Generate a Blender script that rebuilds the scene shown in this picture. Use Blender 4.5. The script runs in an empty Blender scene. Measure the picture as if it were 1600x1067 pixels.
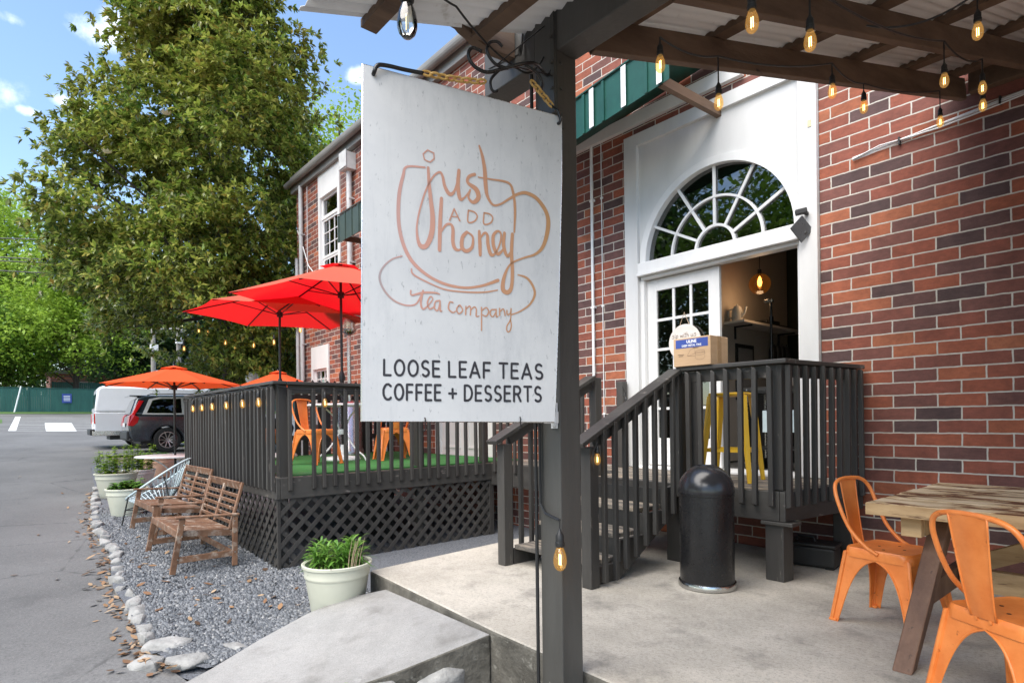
import bpy, bmesh, math, random
import numpy as np
from mathutils import Vector, Matrix, Euler

SC = bpy.context.scene
COL = SC.collection
R = math.radians
rnd = random.Random(7)

# ---------------------------------------------------------------- camera, sky, sun, exposure
cam = bpy.data.cameras.new('camera')
cam.sensor_width = 36.0
cam.lens = 930.0 / 1600.0 * 36.0
cam.shift_y = (657.0 - 533.5) / 1600.0
cam.clip_start = 0.05
cam.clip_end = 2000
camo = bpy.data.objects.new('camera', cam)
COL.objects.link(camo)
camo.matrix_world = Matrix.Translation((0, 0, 1.23)) @ (Euler((R(90), 0, R(49.3))).to_matrix() @ Matrix.Rotation(-0.0125, 3, 'Z')).to_4x4()
SC.camera = camo

SUN_EL, SUN_AZ = 57.0, 168.0          # azimuth measured clockwise from +Y
world = bpy.data.worlds.new('World')
SC.world = world
world.use_nodes = True
wt = world.node_tree
wt.nodes.clear()
def wn(kind, **kw):
    n = wt.nodes.new(kind)
    for k, v in kw.items():
        setattr(n, k, v)
    return n
sky = wn('ShaderNodeTexSky', sky_type='NISHITA', sun_disc=False)
sky.sun_elevation = R(SUN_EL)
sky.sun_rotation = R(SUN_AZ)
sky.air_density = 1.15
sky.dust_density = 0.35
sky.ozone_density = 2.2
bg = wn('ShaderNodeBackground')
bg.inputs['Strength'].default_value = 0.12
wo = wn('ShaderNodeOutputWorld')
wt.links.new(bg.outputs[0], wo.inputs[0])
# fair weather clouds: soft noisy puffs at a few directions of the sky
tc = wn('ShaderNodeTexCoord')
ns = wn('ShaderNodeTexNoise')
ns.inputs['Scale'].default_value = 11.0
ns.inputs['Detail'].default_value = 7.0
ns.inputs['Roughness'].default_value = 0.62
wt.links.new(tc.outputs['Generated'], ns.inputs['Vector'])
CLOUDS = [((150, 50), .046, .022), ((116, 163), .030, .011), ((42, 174), .015, .008), ((4, 24), .024, .009),
          ((182, 40), .030, .022), ((560, 118), .03, .016), ((-160, 120), .12, .05), ((1000, -420), .2, .08), ((-700, 20), .18, .07)]
def sky_dir(px, py):
    u, v = (px - 800) / 930.0, -(py - 657) / 930.0
    th = R(40.7)
    F = Vector((-math.cos(th), math.sin(th), 0)); RR = Vector((math.sin(th), math.cos(th), 0))
    c, s = math.cos(.0125), math.sin(.0125)
    return (F + RR * (u * c + v * s) + Vector((0, 0, 1)) * (v * c - u * s)).normalized()
prev = None
for (p, a, b) in CLOUDS:
    d = sky_dir(*p)
    ex = d.cross(Vector((0, 0, 1))).normalized()
    ez = ex.cross(d).normalized()
    def dotn(vec):
        n = wn('ShaderNodeVectorMath', operation='DOT_PRODUCT')
        wt.links.new(tc.outputs['Generated'], n.inputs[0])
        n.inputs[1].default_value = vec
        return n
    def mth(op, i0, i1):
        n = wn('ShaderNodeMath', operation=op)
        for k, i in enumerate((i0, i1)):
            if hasattr(i, 'is_output') or isinstance(i, bpy.types.NodeSocket):
                wt.links.new(i, n.inputs[k])
            else:
                n.inputs[k].default_value = i
        return n.outputs[0]
    x = mth('DIVIDE', dotn(ex).outputs['Value'], a)
    z = mth('DIVIDE', dotn(ez).outputs['Value'], b)
    r2 = mth('ADD', mth('MULTIPLY', x, x), mth('MULTIPLY', z, z))
    front = mth('GREATER_THAN', dotn(d).outputs['Value'], 0.2)
    m = mth('MULTIPLY', mth('SUBTRACT', .85, r2), front)
    prev = m if prev is None else mth('MAXIMUM', prev, m)
cl = mth('ADD', prev, mth('MULTIPLY', mth('SUBTRACT', ns.outputs['Fac'], .5), 4.2))
ramp = wn('ShaderNodeMapRange', interpolation_type='SMOOTHSTEP')
ramp.inputs['From Min'].default_value = 0.02
ramp.inputs['From Max'].default_value = 1.35
wt.links.new(cl, ramp.inputs['Value'])
gate = wn('ShaderNodeMath', operation='GREATER_THAN')
gate.inputs[1].default_value = -1.2
wt.links.new(prev, gate.inputs[0])
fac = mth('MULTIPLY', ramp.outputs[0], gate.outputs[0])
fac = mth('MULTIPLY', fac, 0.72)
mixc = wn('ShaderNodeMixRGB')
mixc.inputs['Color2'].default_value = (7.2, 7.4, 7.9, 1)
wt.links.new(fac, mixc.inputs['Fac'])
wt.links.new(sky.outputs[0], mixc.inputs['Color1'])
wt.links.new(mixc.outputs[0], bg.inputs['Color'])

sl = bpy.data.lights.new('sun', 'SUN')
sl.energy = 3.0
sl.angle = R(65)
sl.color = (1.0, .93, .83)
so = bpy.data.objects.new('sun', sl)
COL.objects.link(so)
sd = Vector((math.sin(R(SUN_AZ)) * math.cos(R(SUN_EL)), math.cos(R(SUN_AZ)) * math.cos(R(SUN_EL)), math.sin(R(SUN_EL))))
so.rotation_euler = sd.to_track_quat('Z', 'Y').to_euler()
so.location = sd * 60

SC.view_settings.view_transform = 'Standard'
SC.view_settings.look = 'None'
SC.view_settings.gamma = 1.0
SC.view_settings.exposure = 1.33
SC.render.resolution_x, SC.render.resolution_y = 1024, 682

# ---------------------------------------------------------------- mesh building helpers
class MB:
    def __init__(s):
        s.v = []; s.f = []
    def add(s, vs, fs):
        o = len(s.v)
        s.v += [tuple(v) for v in vs]
        s.f += [tuple(i + o for i in f) for f in fs]
        return s
    def box(s, x0, x1, y0, y1, z0, z1):
        return s.add([(x0, y0, z0), (x1, y0, z0), (x1, y1, z0), (x0, y1, z0), (x0, y0, z1), (x1, y0, z1), (x1, y1, z1), (x0, y1, z1)],
                     [(3, 2, 1, 0), (4, 5, 6, 7), (0, 1, 5, 4), (1, 2, 6, 5), (2, 3, 7, 6), (3, 0, 4, 7)])
    def beam(s, p0, p1, w, h, up=(0, 0, 1), w1=None, h1=None):
        p0, p1 = Vector(p0), Vector(p1)
        d = (p1 - p0).normalized()
        a = d.cross(Vector(up))
        if a.length < 1e-5:
            a = d.cross(Vector((1, 0, 0)))
        a.normalize(); b = a.cross(d).normalized()
        w1 = w if w1 is None else w1; h1 = h if h1 is None else h1
        vs = []
        for p, ww, hh in ((p0, w, h), (p1, w1, h1)):
            for i, j in ((-1, -1), (1, -1), (1, 1), (-1, 1)):
                vs.append(p + a * (ww / 2 * i) + b * (hh / 2 * j))
        return s.add(vs, [(3, 2, 1, 0), (4, 5, 6, 7), (0, 1, 5, 4), (1, 2, 6, 5), (2, 3, 7, 6), (3, 0, 4, 7)])
    def tube(s, pts, r, n=8, closed=False):
        pts = [Vector(p) for p in pts]
        m = len(pts)
        rs = r if isinstance(r, (list, tuple)) else [r] * m
        vs = []; fs = []
        prev = None
        for i, p in enumerate(pts):
            if closed:
                d = pts[(i + 1) % m] - pts[i - 1]
            else:
                d = pts[min(i + 1, m - 1)] - pts[max(i - 1, 0)]
            if d.length < 1e-9: d = Vector((0, 0, 1))
            d.normalize()
            if prev is None:
                a = d.cross(Vector((0, 0, 1)))
                if a.length < 1e-3: a = d.cross(Vector((1, 0, 0)))
            else:
                a = prev - d * prev.dot(d)
                if a.length < 1e-6: a = d.cross(Vector((1, 0, 0)))
            a.normalize(); prev = a
            b = d.cross(a)
            for k in range(n):
                t = 2 * math.pi * k / n
                vs.append(p + (a * math.cos(t) + b * math.sin(t)) * rs[i])
        for i in range(m if closed else m - 1):
            j = (i + 1) % m
            for k in range(n):
                l = (k + 1) % n
                fs.append((i * n + k, i * n + l, j * n + l, j * n + k))
        if not closed:
            fs.append(tuple(range(n - 1, -1, -1)))
            fs.append(tuple((m - 1) * n + k for k in range(n)))
        return s.add(vs, fs)
    def cyl(s, p0, p1, r0, r1=None, n=16):
        return s.tube([p0, p1], [r0, r0 if r1 is None else r1], n)
    def lathe(s, prof, n=32, c=(0, 0, 0), cap=True):
        vs = []; fs = []
        for (r, z) in prof:
            for k in range(n):
                t = 2 * math.pi * k / n
                vs.append((c[0] + r * math.cos(t), c[1] + r * math.sin(t), c[2] + z))
        for i in range(len(prof) - 1):
            for k in range(n):
                l = (k + 1) % n
                fs.append((i * n + k, i * n + l, (i + 1) * n + l, (i + 1) * n + k))
        if cap:
            fs.append(tuple(range(n - 1, -1, -1)))
            fs.append(tuple((len(prof) - 1) * n + k for k in range(n)))
        return s.add(vs, fs)
    def prism(s, poly, f0, f1):
        # poly: 2d points; f0/f1 map a 2d point to the two 3d faces
        m = len(poly)
        vs = [f0(*p) for p in poly] + [f1(*p) for p in poly]
        fs = [tuple(range(m - 1, -1, -1)), tuple(range(m, 2 * m))]
        for i in range(m):
            j = (i + 1) % m
            fs.append((i, j, m + j, m + i))
        return s.add(vs, fs)
    def xf(s, M):
        s.v = [tuple(M @ Vector(v)) for v in s.v]
        return s

def mesh_of(name, mb):
    me = bpy.data.meshes.new(name)
    me.from_pydata(mb.v, [], mb.f)
    bm = bmesh.new(); bm.from_mesh(me)
    bmesh.ops.recalc_face_normals(bm, faces=bm.faces)
    bm.to_mesh(me); bm.free()
    return me
def put(name, mb, mat, parent=None, smooth=False, bevel=0, label=None, seg=2):
    me = mb if isinstance(mb, bpy.types.Mesh) else mesh_of(name, mb)
    o = bpy.data.objects.new(name, me)
    COL.objects.link(o)
    if not me.materials: me.materials.append(mat)
    if parent is not None: o.parent = parent
    if smooth:
        for p in me.polygons: p.use_smooth = True
        if smooth != 'all':
            try: me.set_sharp_from_angle(angle=R(38))
            except Exception: pass
    if bevel:
        b = o.modifiers.new('bevel', 'BEVEL'); b.width = bevel; b.segments = seg; b.limit_method = 'ANGLE'; b.angle_limit = R(35)
        b.harden_normals = False
    if label: o['label'] = label
    return o
def thing(name, label, cat, group=None, loc=(0, 0, 0), rz=0):
    o = bpy.data.objects.new(name, None)
    o.empty_display_size = .1
    COL.objects.link(o)
    o.location = loc; o.rotation_euler = (0, 0, rz)
    o['label'] = label; o['category'] = cat
    if group: o['group'] = group
    return o
def tag(o, label, cat, group=None):
    o['label'] = label; o['category'] = cat
    if group: o['group'] = group
    return o
def kids(o):
    return list(o.children)
def rebase(t, loc=None):
    # parts were built in world coordinates under an Empty at the origin: move the Empty to the thing's base
    seen = {}; todo = [t]; allo = []
    while todo:
        q = todo.pop(); allo.append(q); todo += kids(q)
    if loc is None:
        lo = [1e9] * 3; hi = [-1e9] * 3
        for q in allo:
            if q.type == 'MESH':
                for v in q.data.vertices:
                    for k in range(3):
                        w = v.co[k] + (q.location[k] if q is not t else 0)
                        lo[k] = min(lo[k], w); hi[k] = max(hi[k], w)
        loc = ((lo[0] + hi[0]) / 2, (lo[1] + hi[1]) / 2, lo[2])
    M = Matrix.Translation(-Vector(loc))
    for q in allo:
        if q.type == 'MESH' and q.data.name not in seen and q.location.length < 1e-9:
            q.data.transform(M); seen[q.data.name] = 1
        elif q.type == 'MESH' and q is not t and q.location.length >= 1e-9 and q.parent is t:
            if q.data.name not in seen:
                pass
    t.location = loc
    return t
def copy_tree(o, parent=None):
    c = o.copy(); COL.objects.link(c)
    if parent is not None: c.parent = parent
    for ch in kids(o): copy_tree(ch, c)
    return c
def dup(o, loc, rz=0, label=None, scale=None):
    c = copy_tree(o)
    c.location = loc; c.rotation_euler = (0, 0, rz)
    if label: c['label'] = label
    if scale: c.scale = scale
    return c

# ---------------------------------------------------------------- materials
class NT:
    def __init__(s, name):
        s.m = bpy.data.materials.new(name); s.m.use_nodes = True
        s.t = s.m.node_tree; s.t.nodes.clear()
        s.out = s.n('ShaderNodeOutputMaterial')
        s.b = s.n('ShaderNodeBsdfPrincipled')
        s.l(s.b.outputs[0], s.out.inputs['Surface'])
        s.tc = s.n('ShaderNodeTexCoord')
        s.v = s.tc.outputs['Object']
    def n(s, k, **kw):
        n = s.t.nodes.new(k)
        for a, b in kw.items(): setattr(n, a, b)
        return n
    def l(s, a, b): s.t.links.new(a, b)
    def inp(s, n, key, val):
        if isinstance(val, bpy.types.NodeSocket): s.l(val, n.inputs[key])
        else:
            if isinstance(val, tuple) and len(val) == 3 and n.inputs[key].type == 'RGBA': val = val + (1,)
            n.inputs[key].default_value = val
    def P(s, **kw):
        for k, v in kw.items(): s.inp(s.b, k.replace('_', ' '), v)
    def mapping(s, scale=(1, 1, 1), rot=(0, 0, 0), loc=(0, 0, 0), v=None):
        m = s.n('ShaderNodeMapping')
        s.l(v or s.v, m.inputs['Vector'])
        m.inputs['Scale'].default_value = scale; m.inputs['Rotation'].default_value = rot; m.inputs['Location'].default_value = loc
        return m.outputs[0]
    def noise(s, scale, detail=5, rough=.6, v=None, dist=0):
        n = s.n('ShaderNodeTexNoise')
        s.l(v or s.v, n.inputs['Vector'])
        n.inputs['Scale'].default_value = scale; n.inputs['Detail'].default_value = detail; n.inputs['Roughness'].default_value = rough
        n.inputs['Distortion'].default_value = dist
        return n.outputs['Fac']
    def voro(s, scale, v=None, out='Distance', feature='F1'):
        n = s.n('ShaderNodeTexVoronoi', feature=feature)
        s.l(v or s.v, n.inputs['Vector']); n.inputs['Scale'].default_value = scale
        return n.outputs[out]
    def ramp(s, f, stops, interp='LINEAR'):
        n = s.n('ShaderNodeValToRGB'); n.color_ramp.interpolation = interp
        e = n.color_ramp.elements
        while len(e) > 1: e.remove(e[-1])
        for i, (p, c) in enumerate(stops):
            if isinstance(c, (int, float)): c = (c, c, c)
            x = e[0] if i == 0 else e.new(p)
            x.position = p; x.color = tuple(c) + (1,)
        s.l(f, n.inputs['Fac']); return n.outputs['Color']
    def mix(s, f, a, b, mode='MIX'):
        n = s.n('ShaderNodeMixRGB', blend_type=mode)
        s.inp(n, 'Fac', f); s.inp(n, 'Color1', a); s.inp(n, 'Color2', b); return n.outputs[0]
    def math(s, op, a, b=0.0):
        n = s.n('ShaderNodeMath', operation=op); s.inp(n, 0, a); s.inp(n, 1, b); return n.outputs[0]
    def bump(s, h, strength=.3, dist=.01):
        n = s.n('ShaderNodeBump'); s.l(h, n.inputs['Height'])
        n.inputs['Strength'].default_value = strength; n.inputs['Distance'].default_value = dist
        s.l(n.outputs[0], s.b.inputs['Normal'])
    def shift(s):
        # each copy reads another stretch of the pattern
        oi = s.n('ShaderNodeObjectInfo')
        c = s.n('ShaderNodeCombineXYZ')
        for k in range(3): s.l(s.math('MULTIPLY', oi.outputs['Random'], 7.3 + 3.1 * k), c.inputs[k])
        a = s.n('ShaderNodeVectorMath', operation='ADD'); s.l(s.v, a.inputs[0]); s.l(c.outputs[0], a.inputs[1])
        s.v = a.outputs[0]
        return oi.outputs['Random']

def surf(name, c1, c2, scale=5, lo=.35, hi=.65, rough=.6, bump=.15, bscale=60, metal=0, stretch=(1, 1, 1), c3=None, c3scale=18, c3lo=.62, c3hi=.68, spec=.5, shift=True, bdist=.004, rvar=.12, coat=0, pv=.10):
    s = NT(name)
    rv = s.shift() if shift else None
    v = s.mapping(stretch)
    f = s.noise(scale, 6, .62, v)
    col = s.ramp(f, [(lo, c1), (hi, c2)])
    if c3 is not None:
        g = s.noise(c3scale, 5, .65, v)
        col = s.mix(s.ramp(g, [(c3lo, 0), (c3hi, 1)]), col, c3)
    if rv is not None and pv: col = s.mix(1.0, col, s.ramp(rv, [(0, 1 - pv), (1, 1 + pv)]), 'MULTIPLY')
    s.P(Base_Color=col, Metallic=metal, Specular_IOR_Level=spec)
    h = s.noise(bscale, 4, .6, v)
    rr = s.n('ShaderNodeMapRange'); s.l(h, rr.inputs[0])
    rr.inputs['To Min'].default_value = max(.02, rough - rvar); rr.inputs['To Max'].default_value = min(1, rough + rvar)
    s.P(Roughness=rr.outputs[0])
    if coat: s.P(Coat_Weight=coat, Coat_Roughness=.05)
    if bump: s.bump(h, bump, bdist)
    return s.m

MAT = {}
MAT['charcoal'] = surf('charcoal_paint', (.034, .031, .028), (.054, .050, .045), 5, rough=.55, bump=.55, bscale=45, stretch=(1, 1, .16), c3=(.16, .145, .125), c3scale=22, c3lo=.66, c3hi=.72, pv=.22)
MAT['charcoal_h'] = surf('charcoal_paint_rail', (.037, .034, .031), (.060, .056, .050), 5, rough=.5, bump=.5, bscale=45, stretch=(.3, .3, 1), c3=(.19, .17, .15), c3scale=16, c3lo=.63, c3hi=.70)
MAT['post'] = surf('olive_grey_paint', (.052, .050, .045), (.074, .071, .064), 4, rough=.5, bump=.4, bscale=50, stretch=(1, 1, .2), c3=(.42, .41, .38), c3scale=30, c3lo=.72, c3hi=.74)
MAT['white'] = surf('white_paint', (.64, .635, .62), (.71, .705, .69), 4, rough=.42, bump=.12, bscale=30, stretch=(1, 1, .3), c3=(.55, .54, .50), c3scale=9, c3lo=.70, c3hi=.80)
MAT['white_metal'] = surf('white_metal', (.68, .68, .67), (.76, .76, .75), 6, rough=.4, bump=.05, c3=(.4, .36, .3), c3scale=20, c3lo=.72, c3hi=.76)
MAT['joist'] = surf('dark_stained_joist', (.085, .050, .030), (.155, .095, .058), 4, rough=.7, bump=.4, bscale=40, stretch=(2.5, .35, 2.5), c3=(.03, .018, .012), c3scale=14, c3lo=.66, c3hi=.72)
MAT['tin'] = surf('galvanised_sheet', (.74, .72, .69), (.82, .80, .77), 3, rough=.6, bump=.05, c3=(.50, .45, .38), c3scale=7, c3lo=.60, c3hi=.75, metal=0)
MAT['black_metal'] = surf('black_metal', (.008, .008, .009), (.014, .014, .015), 6, rough=.30, bump=.05)
MAT['black_plastic'] = surf('black_plastic', (.012, .012, .012), (.02, .02, .02), 6, rough=.5, bump=.08)
MAT['steel'] = surf('brushed_steel', (.55, .55, .54), (.65, .65, .64), 8, rough=.28, metal=1, bump=.03)
MAT['chrome'] = surf('dull_chrome', (.5, .5, .49), (.62, .62, .61), 8, rough=.22, metal=1, bump=.03)
MAT['orange'] = surf('orange_enamel', (.70, .185, .034), (.82, .255, .060), 9, rough=.34, bump=.08, c3=(.26, .06, .014), c3scale=22, c3lo=.64, c3hi=.74, spec=.5)
MAT['yellow'] = surf('yellow_enamel', (.80, .47, .02), (.84, .52, .035), 5, rough=.38, bump=.05)
MAT['teak'] = surf('weathered_hardwood', (.13, .062, .032), (.23, .12, .066), 6, rough=.6, bump=.4, bscale=50, stretch=(1, 1, 1), c3=(.36, .29, .23), c3scale=9, c3lo=.52, c3hi=.68, pv=.15)
MAT['table_old'] = surf('old_table_wood', (.30, .18, .085), (.50, .34, .18), 5, spec=.2, rough=.7, bump=.5, bscale=35, stretch=(.5, 3, 3), c3=(.10, .05, .03), c3scale=9, c3lo=.60, c3hi=.70)
MAT['leg_dark'] = surf('dark_oiled_wood', (.095, .045, .025), (.16, .085, .050), 5, rough=.6, bump=.4, bscale=45, stretch=(2, 2, .4), c3=(.04, .02, .012), c3scale=12, c3lo=.62, c3hi=.70)
MAT['pot'] = surf('sage_glazed_plastic', (.55, .555, .45), (.61, .61, .50), 3, rough=.45, bump=.06, c3=(.36, .36, .28), c3scale=8, c3lo=.66, c3hi=.80)
MAT['terracotta'] = surf('pale_terracotta', (.50, .29, .19), (.60, .39, .28), 5, rough=.8, bump=.15)
MAT['soil'] = surf('potting_soil', (.03, .02, .014), (.07, .05, .035), 30, rough=.95, bump=.8, bscale=60)
MAT['cardboard'] = surf('cardboard', (.50, .33, .19), (.55, .37, .22), 3, rough=.75, bump=.05, stretch=(1, 1, 8))
MAT['blue_print'] = surf('blue_print', (.035, .07, .30), (.045, .085, .34), 4, rough=.6, bump=0)
MAT['white_print'] = surf('white_print', (.78, .78, .78), (.82, .82, .82), 4, rough=.6, bump=0)
MAT['brown_print'] = surf('brown_print', (.16, .10, .06), (.2, .13, .08), 4, rough=.7, bump=0)
MAT['black_print'] = surf('black_print', (.022, .020, .026), (.03, .028, .034), 4, rough=.5, bump=0)
MAT['pale_wood'] = surf('limewashed_board', (.60, .55, .50), (.68, .63, .58), 5, rough=.6, bump=.1, stretch=(1, 1, 6))
MAT['green_metal'] = surf('green_awning_metal', (.006, .058, .042), (.010, .078, .056), 4, rough=.38, bump=.04, c3=(.10, .2, .17), c3scale=8, c3lo=.68, c3hi=.8, metal=.2)
MAT['dark_green_metal'] = surf('dark_green_awning_metal', (.035, .055, .045), (.05, .075, .06), 4, rough=.45, bump=.04)
MAT['green_fence'] = surf('green_fence_paint', (.012, .075, .062), (.02, .10, .082), 3, rough=.6, bump=.2, stretch=(1, 1, .2))
MAT['gutter'] = surf('grey_gutter', (.15, .145, .135), (.24, .235, .22), 4, rough=.5, bump=.05, stretch=(.3, 1, 1))
MAT['pipe'] = surf('galvanised_pipe', (.42, .42, .41), (.52, .52, .51), 5, rough=.45, bump=.03)
MAT['stone'] = surf('granite_edging', (.20, .197, .19), (.33, .325, .31), 9, rough=.85, bump=.9, bscale=30, c3=(.20, .20, .20), c3scale=26, c3lo=.60, c3hi=.72, bdist=.012)
MAT['pole_wood'] = surf('grey_utility_pole', (.22, .20, .18), (.30, .28, .25), 4, rough=.85, bump=.3, stretch=(1, 1, .1))
MAT['bark'] = surf('dark_bark', (.035, .028, .022), (.075, .06, .048), 6, rough=.9, bump=.9, bscale=14, stretch=(1, 1, .3), bdist=.03)
MAT['pale_blue'] = surf('pale_blue_cord', (.42, .52, .55), (.50, .60, .63), 5, rough=.45, bump=.05)
MAT['plaster'] = surf('cafe_wall_paint', (.42, .38, .335), (.46, .42, .37), 2, rough=.8, bump=.05)
MAT['dark_tile'] = surf('dark_tile', (.016, .02, .014), (.03, .04, .022), 4, rough=.35, bump=.05)
MAT['green_tile'] = surf('green_tile', (.07, .09, .02), (.10, .12, .03), 4, rough=.3, bump=.05)
MAT['grey_floor'] = surf('grey_floor', (.20, .20, .20), (.28, .28, .28), 3, rough=.4, bump=.05)
MAT['rubber'] = surf('tyre_rubber', (.014, .014, .014), (.022, .022, .022), 6, rough=.8, bump=.2)
MAT['van_white'] = surf('white_van_paint', (.68, .70, .74), (.73, .75, .79), 2, rough=.3, bump=0, coat=.5)
MAT['suv_paint'] = surf('dark_blue_grey_paint', (.030, .038, .050), (.036, .045, .058), 2, rough=.25, bump=0, metal=.4, coat=1)
MAT['tail_red'] = surf('red_lamp_lens', (.45, .008, .012), (.55, .012, .016), 8, rough=.15, bump=.05, bscale=200, coat=.5)
MAT['rust_chain'] = surf('ochre_chain_paint', (.50, .29, .07), (.58, .36, .11), 20, rough=.5, bump=.2, c3=(.22, .1, .03), c3scale=60, c3lo=.6, c3hi=.7)
MAT['red_enamel'] = surf('red_enamel', (.5, .02, .015), (.55, .03, .02), 5, rough=.3, bump=0)
MAT['brass'] = surf('pale_brass', (.6, .5, .3), (.66, .56, .36), 5, rough=.35, metal=.6, bump=0)

# charcoal deck boards worn to bare wood where people walk
def worn_boards():
    s = NT('worn_deck_boards'); s.shift()
    v = s.mapping((.5, 3.5, 1))
    f = s.noise(4, 7, .65, v)
    c = s.ramp(f, [(.42, (.075, .068, .06)), (.50, (.19, .165, .135)), (.64, (.32, .26, .19))])
    s.P(Base_Color=c, Roughness=.8); s.bump(f, .5, .006); return s.m
MAT['boards'] = worn_boards()

def worn_top():
    s = NT('flaking_table_top')
    v = s.mapping((1.0, 3.2, 1))
    f = s.noise(3.2, 8, .68, v, .6)
    c = s.ramp(f, [(.38, (.13, .055, .028)), (.45, (.21, .095, .05)), (.49, (.56, .38, .20)), (.60, (.80, .62, .40)), (.72, (.66, .48, .28))])
    pl = s.math('FRACT', s.math('MULTIPLY', s.n('ShaderNodeSeparateXYZ').outputs[1], 1.0))
    s.P(Base_Color=c, Roughness=.8, Specular_IOR_Level=.12); s.bump(f, .6, .004); return s.m
MAT['table_top'] = worn_top()

def brick():
    s = NT('mixed_red_brick')
    sep = s.n('ShaderNodeSeparateXYZ'); s.l(s.v, sep.inputs[0])
    cmb = s.n('ShaderNodeCombineXYZ')
    s.l(s.math('ADD', sep.outputs[0], 0.09), cmb.inputs[0]); s.l(s.math('ADD', sep.outputs[2], 60.96 + .028), cmb.inputs[1])
    # slightly wavy joints
    wob = s.n('ShaderNodeTexNoise'); wob.inputs['Scale'].default_value = 16; s.l(s.v, wob.inputs['Vector'])
    wv = s.n('ShaderNodeVectorMath', operation='MULTIPLY_ADD'); s.l(wob.outputs['Color'], wv.inputs[0])
    wv.inputs[1].default_value = (.009, .009, 0); s.l(cmb.outputs[0], wv.inputs[2])
    b = s.n('ShaderNodeTexBrick'); s.l(wv.outputs[0], b.inputs['Vector'])
    b.inputs['Color1'].default_value = (0, 0, 0, 1); b.inputs['Color2'].default_value = (1, 1, 1, 1); b.inputs['Mortar'].default_value = (.5, .5, .5, 1)
    b.inputs['Scale'].default_value = 1; b.inputs['Mortar Size'].default_value = .0055; b.inputs['Mortar Smooth'].default_value = .08
    b.inputs['Brick Width'].default_value = .3048; b.inputs['Row Height'].default_value = .1016
    b.inputs['Bias'].default_value = 0
    b.offset = .5
    col = s.ramp(b.outputs['Color'], [(0, (.074, .042, .040)), (.12, (.098, .050, .046)), (.24, (.140, .058, .048)), (.40, (.180, .062, .045)), (.54, (.220, .066, .042)), (.68, (.250, .070, .040)), (.82, (.280, .078, .040)), (.93, (.315, .095, .044)), (1, (.35, .115, .055))])
    f = s.noise(5, 6, .7)
    col = s.mix(.6, col, s.ramp(f, [(.3, .5), (.7, 1.45)]), 'MULTIPLY')
    col = s.mix(.5, col, s.ramp(s.noise(38, 5, .75, s.mapping((.4, 1, 1))), [(.3, .6), (.7, 1.4)]), 'MULTIPLY')
    sp = s.noise(160, 2, .6)
    col = s.mix(s.ramp(sp, [(.70, 0), (.76, .55)]), col, (.42, .38, .34))
    mor = s.ramp(s.noise(14, 6, .7), [(.3, (.44, .40, .345)), (.7, (.60, .555, .485))])
    col = s.mix(b.outputs['Fac'], col, mor)
    # soot and rain marks that belong to the wall
    st = s.noise(.7, 6, .6, s.mapping((1, 1, .35)))
    col = s.mix(s.ramp(st, [(.52, 0), (.75, .45)]), col, s.mix(1.0, col, (.55, .52, .5), 'MULTIPLY'))
    s.P(Base_Color=col, Roughness=.82)
    h = s.math('ADD', s.math('MULTIPLY', b.outputs['Fac'], -1.0), s.math('MULTIPLY', s.noise(70, 4, .7), .22))
    s.bump(h, .7, .006)
    return s.m
MAT['brick'] = brick()

def concrete(name, base, dark, spots, scale=1.0, grit=.6):
    s = NT(name)
    f = s.noise(1.3 * scale, 8, .65)
    col = s.ramp(f, [(.34, dark), (.60, base)])
    g = s.noise(6 * scale, 8, .75)
    col = s.mix(s.ramp(g, [(.45, 0), (.70, .55)]), col, spots)
    sp = s.noise(120, 3, .7)
    col = s.mix(s.ramp(sp, [(.30, .45), (.45, 0)]), col, (.06, .058, .055))
    sp2 = s.noise(190, 3, .7)
    col = s.mix(s.ramp(sp2, [(.60, 0), (.72, .5)]), col, (.62, .60, .55))
    gr = s.noise(42, 6, .8)
    col = s.mix(s.ramp(gr, [(.36, .75 * grit), (.50, 0)]), col, (.13, .125, .115))
    col = s.mix(s.ramp(gr, [(.56, 0), (.70, .5 * grit)]), col, (.66, .635, .585))
    ag = s.voro(95)
    col = s.mix(s.ramp(ag, [(.10, .5), (.22, 0)]), col, (.10, .095, .09))
    st = s.noise(2.6 * scale, 6, .6, s.mapping((1, 1, 1), (0, 0, .6), (4, 2, 0)))
    col = s.mix(s.ramp(st, [(.54, 0), (.70, .6)]), col, (.115, .108, .096))
    s.P(Base_Color=col, Roughness=.85)
    s.bump(s.math('ADD', s.noise(90, 5, .7), s.math('MULTIPLY', g, .6)), .45, .006)
    return s.m
MAT['slab'] = concrete('patio_concrete', (.50, .46, .395), (.31, .285, .24), (.39, .36, .305))
MAT['ramp'] = concrete('pale_ramp_concrete', (.29, .285, .275), (.225, .22, .21), (.34, .33, .315), grit=.25)
MAT['slab_side'] = surf('dark_concrete_edge', (.055, .05, .04), (.13, .12, .10), 5, rough=.9, bump=.9, bscale=20, c3=(.22, .21, .18), c3scale=14, c3lo=.58, c3hi=.7, bdist=.015)  # darker, rougher concrete for the upright faces

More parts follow.
